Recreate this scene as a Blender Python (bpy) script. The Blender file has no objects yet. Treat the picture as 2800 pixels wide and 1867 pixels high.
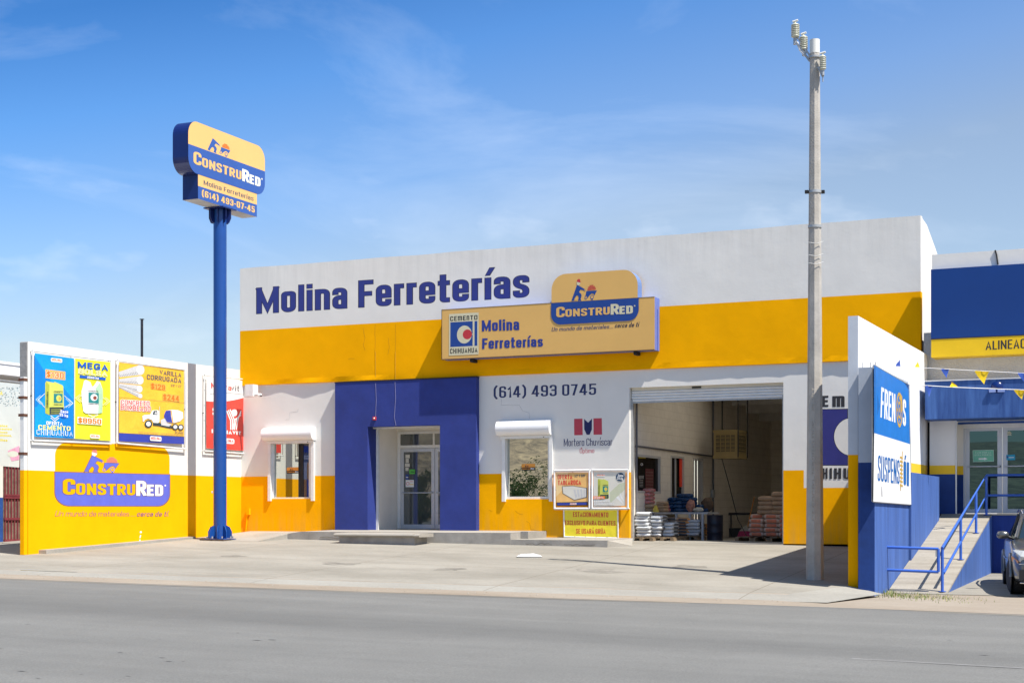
import bpy, math, random
from mathutils import Vector, noise
from mathutils.geometry import delaunay_2d_cdt
R = math.radians
sc = bpy.context.scene
COL = sc.collection
random.seed(7)

# ------------------------------------------------------------------ camera
# World frame: x runs along the store front (0 = its left corner), y = 0 is the
# front wall, the street lies towards -y, z = 0 is about street level.
F, CX, HY = 4190.0, 1400.0, 1400.0
YAW = R(24.4)
CAM = Vector((24.33, -35.5, 1.6))
camd = bpy.data.cameras.new('camera'); cam = bpy.data.objects.new('camera', camd)
COL.objects.link(cam); sc.camera = cam
cam.location = CAM; cam.rotation_euler = (R(90), 0, YAW)
camd.sensor_width = 36; camd.lens = 36*F/2800
camd.shift_y = (HY-933.5)/2800; camd.clip_end = 3000
# ------------------------------------------------------------------ sun + sky
SUN = Vector((3.7, -1.22, 6.5)).normalized()      # towards the sun
sund = bpy.data.lights.new('sun', 'SUN'); sun = bpy.data.objects.new('sun', sund)
COL.objects.link(sun); sund.energy = 4.3; sund.angle = R(0.53); sund.color = (1, .945, .865)
sun.rotation_euler = SUN.to_track_quat('Z', 'Y').to_euler()
w = bpy.data.worlds.new("World"); sc.world = w; w.use_nodes = True
nt = w.node_tree; nt.nodes.clear()
def wn(t, **k):
    n = nt.nodes.new(t)
    for a, b in k.items(): setattr(n, a, b)
    return n
sky = wn('ShaderNodeTexSky', sky_type='NISHITA'); sky.sun_disc = False
sky.sun_elevation = math.asin(SUN.z); sky.sun_rotation = math.atan2(SUN.x, SUN.y)
sky.air_density = 1.0; sky.dust_density = 0.8; sky.ozone_density = 2.6
bg = wn('ShaderNodeBackground'); bg.inputs[1].default_value = 0.092
out = wn('ShaderNodeOutputWorld')
tc = wn('ShaderNodeTexCoord'); mp = wn('ShaderNodeMapping')
mp.inputs['Rotation'].default_value = (0, R(-12), R(25)); mp.inputs['Scale'].default_value = (1.6, 2.6, 6.5)
nz = wn('ShaderNodeTexNoise'); nz.inputs['Scale'].default_value = 2.1; nz.inputs['Detail'].default_value = 9
nz.inputs['Roughness'].default_value = .6; nz.inputs['Distortion'].default_value = .6
cr = wn('ShaderNodeValToRGB'); cr.color_ramp.elements[0].position = .50; cr.color_ramp.elements[1].position = .82
cr.color_ramp.elements[0].color = (0, 0, 0, 1); cr.color_ramp.elements[1].color = (.22, .22, .22, 1)
mx = wn('ShaderNodeMixRGB'); mx.inputs[2].default_value = (6.6, 7.3, 8.2, 1)
tint = wn('ShaderNodeMixRGB', blend_type='MULTIPLY'); tint.inputs[0].default_value = 1
# the sky deepens upwards and away from the sun
dp = wn('ShaderNodeVectorMath', operation='DOT_PRODUCT'); dp.inputs[1].default_value = (-.22*math.cos(YAW), -.22*math.sin(YAW), 1.0)
tr_ = wn('ShaderNodeValToRGB'); te_ = tr_.color_ramp.elements
te_[0].position = .17; te_[0].color = (1.04, .96, .93, 1); te_[1].position = .62; te_[1].color = (.62, .80, .92, 1)
for ps_, cc_ in ((.225, (.80, .93, 1.10, 1)), (.30, (.46, .79, 1.13, 1)), (.36, (.25, .58, .95, 1))):
    e_ = te_.new(ps_); e_.color = cc_
L_ = nt.links.new
L_(tc.outputs['Generated'], mp.inputs[0]); L_(mp.outputs[0], nz.inputs[0]); L_(nz.outputs[0], cr.inputs[0])
L_(cr.outputs[0], mx.inputs[0]); L_(tc.outputs['Generated'], dp.inputs[0]); L_(dp.outputs['Value'], tr_.inputs[0]); L_(tr_.outputs[0], tint.inputs[2]); L_(sky.outputs[0], tint.inputs[1]); L_(tint.outputs[0], mx.inputs[1])
# a few low puffs near the horizon
mp2 = wn('ShaderNodeMapping'); mp2.inputs['Scale'].default_value = (5, 5, 13); nz2 = wn('ShaderNodeTexNoise'); nz2.inputs['Scale'].default_value = 2.6; nz2.inputs['Detail'].default_value = 8
sp2 = wn('ShaderNodeSeparateXYZ'); band = wn('ShaderNodeValToRGB'); be = band.color_ramp.elements
be[0].position = .10; be[0].color = (.6, .6, .6, 1); be[1].position = .24; be[1].color = (0, 0, 0, 1); eb_ = be.new(.19); eb_.color = (1, 1, 1, 1)
cr2 = wn('ShaderNodeValToRGB'); cr2.color_ramp.elements[0].position = .56; cr2.color_ramp.elements[1].position = .74; cr2.color_ramp.elements[1].color = (.24, .24, .24, 1)
mm2 = wn('ShaderNodeMath', operation='MULTIPLY'); mx2 = wn('ShaderNodeMixRGB'); mx2.inputs[2].default_value = (7.2, 7.6, 8.1, 1)
L_(tc.outputs['Generated'], mp2.inputs[0]); L_(mp2.outputs[0], nz2.inputs[0]); L_(nz2.outputs[0], cr2.inputs[0]); L_(tc.outputs['Generated'], sp2.inputs[0]); L_(sp2.outputs[2], band.inputs[0])
L_(cr2.outputs[0], mm2.inputs[0]); L_(band.outputs[0], mm2.inputs[1]); L_(mm2.outputs[0], mx2.inputs[0]); L_(mx.outputs[0], mx2.inputs[1]); L_(mx2.outputs[0], bg.inputs[0]); L_(bg.outputs[0], out.inputs[0])
vs = sc.view_settings; vs.view_transform = 'Standard'; vs.look = 'None'; vs.exposure = 0.82; vs.gamma = 1
vs.use_curve_mapping = False
sc.cycles.max_bounces = 9; sc.cycles.diffuse_bounces = 8; sc.cycles.use_denoising = True
sc.cycles.sample_clamp_indirect = 4

# ------------------------------------------------------------------ measuring helpers
FW = Vector((-math.sin(YAW), math.cos(YAW), 0)); RT = Vector((math.cos(YAW), math.sin(YAW), 0)); UP = Vector((0, 0, 1))
def ray(px, py): return FW + RT*((px-CX)/F) + UP*((HY-py)/F)
class Pl:
    """a flat surface x=c or y=c or z=c; pt() finds where a sight line meets it"""
    def __init__(s, ax, c, sgn=None):
        s.ax, s.c = ax, c
        s.n = {0: Vector((1, 0, 0)), 1: Vector((0, -1, 0)), 2: Vector((0, 0, 1))}[ax]
    def pt(s, px, py, off=0.0):
        d = ray(px, py); k = (s.c-CAM[s.ax])/d[s.ax]
        return CAM + d*k + s.n*off
def PX(c): return Pl(0, c)
def PY(c): return Pl(1, c)
def PZ(c): return Pl(2, c)
def conv(x0, y0, k): return lambda x, y: (x0+x/k, y0+y/k)

# ------------------------------------------------------------------ terrain heights
def gz(x, y):
    """forecourt of the store: falls towards the street and to the right"""
    t = -y
    return 1.024 - .0456*t - .0125*x - .00129*x*max(t, 0)
def tedge(x): return 13.35 - .15*x if x < 18.6 else 10.56
def lot2(x, y): return .27 - .022*(-y)           # neighbour's lot, lower
def roadz(x): return gz(x, -tedge(x)) if x < 18.6 else gz(18.6, -tedge(18.6)) - .012*(x-18.6)
def ground_pt(px, py, f=gz):
    """first place where a sight line meets the terrain"""
    d = ray(px, py); k = 8.0
    g = lambda k: CAM.z+d.z*k-f(CAM.x+d.x*k, CAM.y+d.y*k)
    while g(k) > 0 and k < 80: k += .25
    lo, hi = k-.25, k
    for _ in range(25):
        m = (lo+hi)/2
        if g(m) > 0: lo = m
        else: hi = m
    return CAM+d*lo

# ------------------------------------------------------------------ materials
MAT = {}
def mat(name, col, rough=.6, var=.05, vs_=3.0, bump=.0, bs=40.0, metal=0.0, spec=.4, coat=0, col2=None, streak=False, ax='Object', bump2=0, bs2=2.0, alpha=None):
    if name in MAT: return MAT[name]
    m = bpy.data.materials.new(name); m.use_nodes = True; t = m.node_tree; b = t.nodes['Principled BSDF']
    b.inputs['Roughness'].default_value = rough; b.inputs['Metallic'].default_value = metal
    b.inputs['Specular IOR Level'].default_value = spec
    if coat: b.inputs['Coat Weight'].default_value = coat; b.inputs['Coat Roughness'].default_value = .08
    tcn = t.nodes.new('ShaderNodeTexCoord'); src = tcn.outputs[ax]
    if streak:
        mpn = t.nodes.new('ShaderNodeMapping'); mpn.inputs['Scale'].default_value = (3.5, 3.5, .35)
        t.links.new(src, mpn.inputs[0]); csrc = mpn.outputs[0]
    else: csrc = src
    n = t.nodes.new('ShaderNodeTexNoise'); n.inputs['Scale'].default_value = vs_; n.inputs['Detail'].default_value = 6; n.inputs['Roughness'].default_value = .65
    t.links.new(csrc, n.inputs[0])
    r = t.nodes.new('ShaderNodeValToRGB')
    c = Vector(col[:3]); a = c*(1-var*1.6); d = Vector(col2) if col2 else Vector([min(1, v*(1+var)) for v in c])
    r.color_ramp.elements[0].position = .3; r.color_ramp.elements[1].position = .68
    r.color_ramp.elements[0].color = (*a, 1); r.color_ramp.elements[1].color = (*d, 1)
    t.links.new(n.outputs[0], r.inputs[0]); t.links.new(r.outputs[0], b.inputs['Base Color'])
    last = None
    for bb, ss in ((bump, bs), (bump2, bs2)):
        if bb:
            n2 = t.nodes.new('ShaderNodeTexNoise'); n2.inputs['Scale'].default_value = ss; n2.inputs['Detail'].default_value = 4
            t.links.new(src, n2.inputs[0])
            bp = t.nodes.new('ShaderNodeBump'); bp.inputs['Strength'].default_value = 1.0; bp.inputs['Distance'].default_value = bb
            t.links.new(n2.outputs[0], bp.inputs['Height'])
            if last: t.links.new(last.outputs[0], bp.inputs['Normal'])
            t.links.new(bp.outputs[0], b.inputs['Normal']); last = bp
    MAT[name] = m; m['b'] = 0
    return m
def glassm(name, refl, tintc, rough=0.0):
    """tinted mirror-like window pane"""
    m = bpy.data.materials.new(name); m.use_nodes = True; t = m.node_tree; t.nodes.clear()
    o = t.nodes.new('ShaderNodeOutputMaterial'); g = t.nodes.new('ShaderNodeBsdfGlossy'); g.inputs['Color'].default_value = (*refl, 1); g.inputs['Roughness'].default_value = rough
    d = t.nodes.new('ShaderNodeBsdfDiffuse'); d.inputs['Color'].default_value = (*tintc, 1)
    a = t.nodes.new('ShaderNodeAddShader'); t.links.new(g.outputs[0], a.inputs[0]); t.links.new(d.outputs[0], a.inputs[1]); t.links.new(a.outputs[0], o.inputs[0])
    MAT[name] = m; return m
WHITE = (.745, .725, .680)
Mwall = mat('white_wall_paint', WHITE, .9, .03, .7, .0012, 18, bump2=.014, bs2=.9, spec=.15)
Myel = mat('yellow_wall_paint', (.92, .418, .0), .9, .045, 1.0, .0012, 18, bump2=.014, bs2=1.0, spec=.08)
Mblue = mat('portal_blue_paint', (.022, .041, .225), .8, .10, 1.6, .001, 25, bump2=.012, bs2=1.5)
Mlet = mat('lettering_blue_paint', (.025, .038, .215), .7, .04)
Mbrown = mat('lettering_outline_paint', (.02, .018, .03), .7, .02)
Mtan = mat('brown_outline_paint', (.22, .11, .06), .7, .02)
Mblk = mat('black_paint', (.012, .012, .014), .6, .05)
Mcharc = mat('charcoal_lettering', (.03, .03, .035), .7, .05)
Mred = mat('red_paint', (.55, .03, .04), .6, .06)
Mpink = mat('faded_red_paint', (.78, .20, .16), .7, .06)
Mnred = mat('banner_red_vinyl', (.72, .06, .04), .45, .05, bump2=.02, bs2=3)
Mwhite = mat('white_enamel', (.80, .80, .80), .35, .02)
Mwvin = mat('white_vinyl', (.80, .80, .78), .5, .02)
Mframe = mat('white_steel_frame', (.74, .74, .72), .45, .05, 6)
Malu = mat('aluminium_frame', (.55, .57, .60), .38, .03, 4, metal=.25)
Msignp = mat('sign_panel_peach', (.70, .42, .125), .5, .03, .8)
Msignl = mat('pylon_panel_yellow', (.80, .48, .165), .45, .02, .8)
Msignb = mat('pylon_panel_blue', (.035, .10, .36), .4, .04, .8)
Msb = mat('sign_logo_blue', (.012, .055, .26), .45, .04)
Mcase = mat('sign_case_navy', (.006, .018, .115), .3, .12, 1.5, spec=.5)
Mpole = mat('pole_blue_enamel', (.008, .062, .27), .32, .06, 1.5, spec=.5)
Mcream = mat('cream_print', (.72, .66, .42), .6, .03)
Mconc = mat('raw_concrete', (.33, .31, .28), .9, .16, 2.5, .004, 40)
Mpolec = mat('pole_concrete', (.42, .39, .345), .9, .12, 3.0, .004, 30)
Mpolecap = mat('pale_pipe_plastic', (.70, .69, .64), .5, .03)
Mgalv = mat('galvanised_steel', (.42, .43, .43), .45, .1, 8, metal=.4)
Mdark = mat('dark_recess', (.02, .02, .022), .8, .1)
Mblack = mat('black_rubber', (.012, .012, .012), .6, .1)
Mrail = mat('rail_blue_enamel', (.045, .13, .50), .4, .06, 3)
Mnb = mat('neighbour_blue_paint', (.020, .075, .29), .7, .14, 1.8, .002, 30, bump2=.03)
Mnb2 = mat('ramp_sunlit_blue', (.055, .125, .37), .75, .16, 1.5, .002, 30, streak=True)  # lighter blue for the sunlit sides, sunlight put into the colour
Mfas = mat('fascia_blue', (.002, .040, .20), .45, .05, .7)
Mfy = mat('fascia_yellow', (.80, .50, .004), .5, .03)
Mstuc = mat('grey_stucco', (.52, .52, .51), .92, .05, 3, .02, 22)
Mny = mat('neighbour_yellow_paint', (.82, .52, .02), .7, .04)
Mint = mat('interior_block_paint', (.78, .72, .62), .9, .05, 2, .002, 30)
Mmir = glassm('reflective_window_glass', (.50, .53, .50), (.004, .005, .005))
Mdoorg = glassm('tinted_door_glass', (.13, .14, .145), (.055, .060, .058))
Mtint = glassm('teal_tinted_glass', (.055, .105, .125), (.004, .006, .007))
Mdg = glassm('dim_indoor_glass', (.10, .10, .10), (.012, .010, .009))

def weathered(name, base, z0, z1, dirt, amt):
    """a copy of a wall paint with rain streaks or splash dirt that thins out from z0 to z1"""
    m = base.copy(); m.name = name; t = m.node_tree; b = t.nodes['Principled BSDF']; N = t.nodes.new
    tcn = N('ShaderNodeTexCoord'); mpn = N('ShaderNodeMapping'); mpn.inputs['Scale'].default_value = (5, 5, .35); t.links.new(tcn.outputs['Object'], mpn.inputs[0])
    n = N('ShaderNodeTexNoise'); n.inputs['Scale'].default_value = 1.3; n.inputs['Detail'].default_value = 7; n.inputs['Roughness'].default_value = .7; t.links.new(mpn.outputs[0], n.inputs[0])
    r = N('ShaderNodeMapRange'); r.inputs[1].default_value = .42; r.inputs[2].default_value = .72; t.links.new(n.outputs[0], r.inputs[0])
    s = N('ShaderNodeSeparateXYZ'); t.links.new(tcn.outputs['Object'], s.inputs[0])
    g = N('ShaderNodeMapRange'); g.inputs[1].default_value = z0; g.inputs[2].default_value = z1; g.inputs[3].default_value = amt; g.inputs[4].default_value = 0; t.links.new(s.outputs[2], g.inputs[0])
    k = N('ShaderNodeMath'); k.operation = 'MULTIPLY'; t.links.new(r.outputs[0], k.inputs[0]); t.links.new(g.outputs[0], k.inputs[1])
    mm = N('ShaderNodeMixRGB'); mm.inputs[2].default_value = (*dirt, 1); t.links.new(k.outputs[0], mm.inputs[0]); t.links.new(b.inputs['Base Color'].links[0].from_socket, mm.inputs[1]); t.links.new(mm.outputs[0], b.inputs['Base Color'])
    return m

# ------------------------------------------------------------------ mesh builder
class MB:
    def __init__(s): s.v = []; s.f = []; s.m = []; s.mats = []; s.sm = []
    def mi(s, m):
        if m not in s.mats: s.mats.append(m)
        return s.mats.index(m)
    def face(s, pts, m, smooth=False):
        i = len(s.v); s.v += [Vector(p) for p in pts]; s.f.append(list(range(i, i+len(pts)))); s.m.append(s.mi(m)); s.sm.append(smooth)
    def raw(s, vs_, fs, m, smooth=False):
        i = len(s.v); s.v += [Vector(p) for p in vs_]; k = s.mi(m)
        for f in fs: s.f.append([i+j for j in f]); s.m.append(k); s.sm.append(smooth)
    def box(s, x0, x1, y0, y1, z0, z1, m, skip=''):
        if x0 > x1: x0, x1 = x1, x0
        if y0 > y1: y0, y1 = y1, y0
        if z0 > z1: z0, z1 = z1, z0
        p = [(x, y, z) for z in (z0, z1) for y in (y0, y1) for x in (x0, x1)]
        fs = {'b': (0, 2, 3, 1), 't': (4, 5, 7, 6), 'f': (0, 1, 5, 4), 'k': (2, 6, 7, 3), 'l': (0, 4, 6, 2), 'r': (1, 3, 7, 5)}
        s.raw(p, [fs[k] for k in fs if k not in skip], m)
        return s
    def hexa(s, p, m):   # p: 4 bottom pts ccw, 4 top pts
        s.raw(p, [(3, 2, 1, 0), (4, 5, 6, 7), (0, 1, 5, 4), (1, 2, 6, 5), (2, 3, 7, 6), (3, 0, 4, 7)], m); return s
    def tube(s, pts, r, m, n=10, caps=True, smooth=True, r1=None):
        pts = [Vector(p) for p in pts]; rings = []; N = len(pts)
        for i, p in enumerate(pts):
            d = (pts[min(i+1, N-1)]-pts[max(i-1, 0)]).normalized()
            a = d.orthogonal().normalized() if i == 0 else (A - d*A.dot(d)).normalized()
            A = a; b = d.cross(a); rr = r if r1 is None else r+(r1-r)*i/(N-1)
            rings.append([p+(a*math.cos(2*math.pi*k/n)+b*math.sin(2*math.pi*k/n))*rr for k in range(n)])
        V = [q for g in rings for q in g]; Fs = []
        for i in range(N-1):
            for k in range(n):
                k2 = (k+1) % n; Fs.append((i*n+k, i*n+k2, (i+1)*n+k2, (i+1)*n+k))
        s.raw(V, Fs, m, smooth)
        if caps: s.face(list(reversed(rings[0])), m); s.face(rings[-1], m)
        return s
    def lathe(s, c, prof, m, n=20, axis=Vector((0, 0, 1)), smooth=True):
        axis = Vector(axis).normalized(); a = axis.orthogonal().normalized(); b = axis.cross(a); c = Vector(c)
        V = [c+axis*h+(a*math.cos(2*math.pi*k/n)+b*math.sin(2*math.pi*k/n))*r for r, h in prof for k in range(n)]
        Fs = [(i*n+k, i*n+(k+1) % n, (i+1)*n+(k+1) % n, (i+1)*n+k) for i in range(len(prof)-1) for k in range(n)]
        s.raw(V, Fs, m, smooth)
        if prof[0][0] > 1e-4: s.face([V[k] for k in reversed(range(n))], m)
        if prof[-1][0] > 1e-4: s.face([V[(len(prof)-1)*n+k] for k in range(n)], m)
        return s
    def prism(s, poly, d, m, mside=None):
        """poly: planar world pts; d: extrusion vector"""
        poly = [Vector(p) for p in poly]; d = Vector(d); top = [p+d for p in poly]
        n = sum(((poly[i]).cross(poly[(i+1) % len(poly)]) for i in range(len(poly))), Vector())
        if n.dot(d) < 0: poly.reverse(); top = [p+d for p in poly]
        s.face(top, m); s.face(list(reversed(poly)), m)
        for i in range(len(poly)):
            j = (i+1) % len(poly); s.face([poly[i], poly[j], top[j], top[i]], mside or m)
        return s
    def build(s, name, parent=None, org=None, **tags):
        me = bpy.data.meshes.new(name)
        o = Vector(org) if org is not None else Vector()
        base = o
        if parent is not None: base = wloc(parent) + o if org is not None else wloc(parent)
        me.from_pydata([tuple(v-base) for v in s.v], [], s.f)
        for m in s.mats: me.materials.append(m)
        me.polygons.foreach_set('material_index', s.m); me.polygons.foreach_set('use_smooth', s.sm)
        me.validate(); me.update()
        ob = bpy.data.objects.new(name, me); COL.objects.link(ob)
        if parent is not None: ob.parent = parent; ob.location = o if org is not None else (0, 0, 0)
        else: ob.location = base
        for k, v in tags.items(): ob[k] = v
        return ob
def wloc(o):
    p = Vector(o.location)
    while o.parent: o = o.parent; p += Vector(o.location)
    return p
def thing(name, loc, label, cat, group=None):
    o = bpy.data.objects.new(name, None); COL.objects.link(o); o.location = loc; o.empty_display_size = .1
    o['label'] = label; o['category'] = cat
    if group: o['group'] = group
    return o
def copy_tree(o, parent=None):
    c = o.copy(); COL.objects.link(c); c.parent = parent
    for ch in [x for x in o.children]: copy_tree(ch, c)
    return c

# ------------------------------------------------------------------ flat drawing on a surface
def inside(x, y, p):
    c = False; j = len(p)-1
    for i in range(len(p)):
        xi, yi = p[i]; xj, yj = p[j]
        if (yi > y) != (yj > y) and x < (xj-xi)*(y-yi)/(yj-yi)+xi: c = not c
        j = i
    return c
def union(polys):
    vs_, fs, bb = [], [], []
    for p in polys:
        p = [(float(q[0]), float(q[1])) for q in p]
        a = sum(p[i][0]*p[(i+1) % len(p)][1]-p[(i+1) % len(p)][0]*p[i][1] for i in range(len(p)))
        if abs(a) < 1e-9: continue
        if a < 0: p = p[::-1]
        i = len(vs_); vs_ += [Vector(q) for q in p]; fs.append(list(range(i, i+len(p))))
        bb.append((min(q[0] for q in p), max(q[0] for q in p), min(q[1] for q in p), max(q[1] for q in p), p))
    r = delaunay_2d_cdt(vs_, [], fs, 1, 1e-6)
    V, out = r[0], []
    for f in r[2]:
        cx_ = sum(V[i][0] for i in f)/len(f); cy_ = sum(V[i][1] for i in f)/len(f)
        if any(b[0] <= cx_ <= b[1] and b[2] <= cy_ <= b[3] and inside(cx_, cy_, b[4]) for b in bb): out.append(f)
    return V, out
class Draw:
    LAY = .0004
    def __init__(s, plane, cv=None, mb=None, base=.001):
        s.p = plane; s.cv = cv or (lambda x, y: (x, y)); s.mb = mb or MB(); s.k = base
    def P(s, x, y, off=None):
        return s.p.pt(*s.cv(x, y), s.k if off is None else off)
    def poly(s, pts, m, lift=True):
        V, Fs = union([pts]); W = [s.P(*v) for v in V]; s.emit(W, Fs, m)
        if lift: s.k += s.LAY
        return s
    def polys(s, L, m):
        V, Fs = union(L); s.emit([s.P(*v) for v in V], Fs, m); s.k += s.LAY; return s
    def emit(s, W, Fs, m):
        out = []
        for f in Fs:
            n = (W[f[1]]-W[f[0]]).cross(W[f[2]]-W[f[0]])
            out.append(tuple(f) if n.dot(s.p.n) > 0 else tuple(reversed(f)))
        s.mb.raw(W, out, m)
    def quadmap(s, q):
        bl, br, tr, tl = [s.P(*c) for c in q]
        return lambda u, v: (bl*(1-u)+br*u)*(1-v)+(tl*(1-u)+tr*u)*v
    def uv(s, polys, q, m):
        """polys in unit coordinates mapped onto the quad q"""
        f = s.quadmap(q); V, Fs = union(polys); s.emit([f(v[0], v[1]) for v in V], Fs, m); s.k += s.LAY; return s
    def text(s, txt, q, m, t=.15, outline=None, om=None, wide=1.0, xh=.74, slant=0, gap=.11, dil=0, rnd=1.0):
        polys, Wd = layout(txt, t, wide, xh, gap, slant, 0, rnd)
        if outline:
            o, _ = layout(txt, t, wide, xh, gap, slant, outline, rnd)
            s.uv([[(x/Wd, y) for x, y in p] for p in o], q, om or Mbrown)
        s.uv([[(x/Wd, y) for x, y in p] for p in polys], q, m)
        return s
    def build(s, *a, **k): return s.mb.build(*a, **k)
def circ(cx, cy, rx, ry=None, n=24, a0=0, a1=360):
    ry = rx if ry is None else ry
    return [(cx+rx*math.cos(R(a0+(a1-a0)*i/(n if a1-a0 < 360 else n))), cy+ry*math.sin(R(a0+(a1-a0)*i/n))) for i in range(n+(1 if a1-a0 < 360 else 0))]
def ringp(cx, cy, r, ri, n=28):
    a = circ(cx, cy, r, n=n); b = circ(cx, cy, ri, n=n); out = []
    for i in range(n): j = (i+1) % n; out.append([a[i], a[j], b[j], b[i]])
    return out
def strokep(pts, w_, cap=True, closed=False):
    """ribbon polygons along a polyline"""
    pts = [Vector((p[0], p[1])) for p in pts]; N = len(pts); h = w_/2; L, Rr = [], []
    for i, p in enumerate(pts):
        if closed: a = (p-pts[i-1]).normalized(); b = (pts[(i+1) % N]-p).normalized()
        else:
            a = (p-pts[i-1]).normalized() if i else None; b = (pts[i+1]-p).normalized() if i < N-1 else None
            a = a or b; b = b or a
        na = Vector((-a.y, a.x)); nb = Vector((-b.y, b.x)); mm = (na+nb)
        if mm.length < 1e-3: mm = na
        mm.normalize(); c = max(mm.dot(na), .42); off = mm*(h/c)
        q = p.copy()
        if cap and not closed:
            if i == 0: q = p-b*h
            if i == N-1: q = p+a*h
        L.append(q+off); Rr.append(q-off)
    out = []
    for i in range(N if closed else N-1):
        j = (i+1) % N; out.append([tuple(L[i]), tuple(L[j]), tuple(Rr[j]), tuple(Rr[i])])
    return out
def fillet(pts, closed=False):
    """pts (x, y, r) -> polyline with rounded corners"""
    N = len(pts); out = []
    for i, p in enumerate(pts):
        r = p[2] if len(p) > 2 else 0
        if r <= 0 or (not closed and i in (0, N-1)): out.append((p[0], p[1])); continue
        P0 = Vector(pts[i-1][:2]); P1 = Vector(p[:2]); P2 = Vector(pts[(i+1) % N][:2])
        a = P0-P1; b = P2-P1; la, lb = a.length, b.length; a.normalize(); b.normalize()
        d = min(r, la*.499, lb*.499); A = P1+a*d; B = P1+b*d
        for k in range(7):
            s_ = k/6; out.append(tuple(A*(1-s_)**2+P1*2*s_*(1-s_)+B*s_*s_))
    return out
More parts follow.
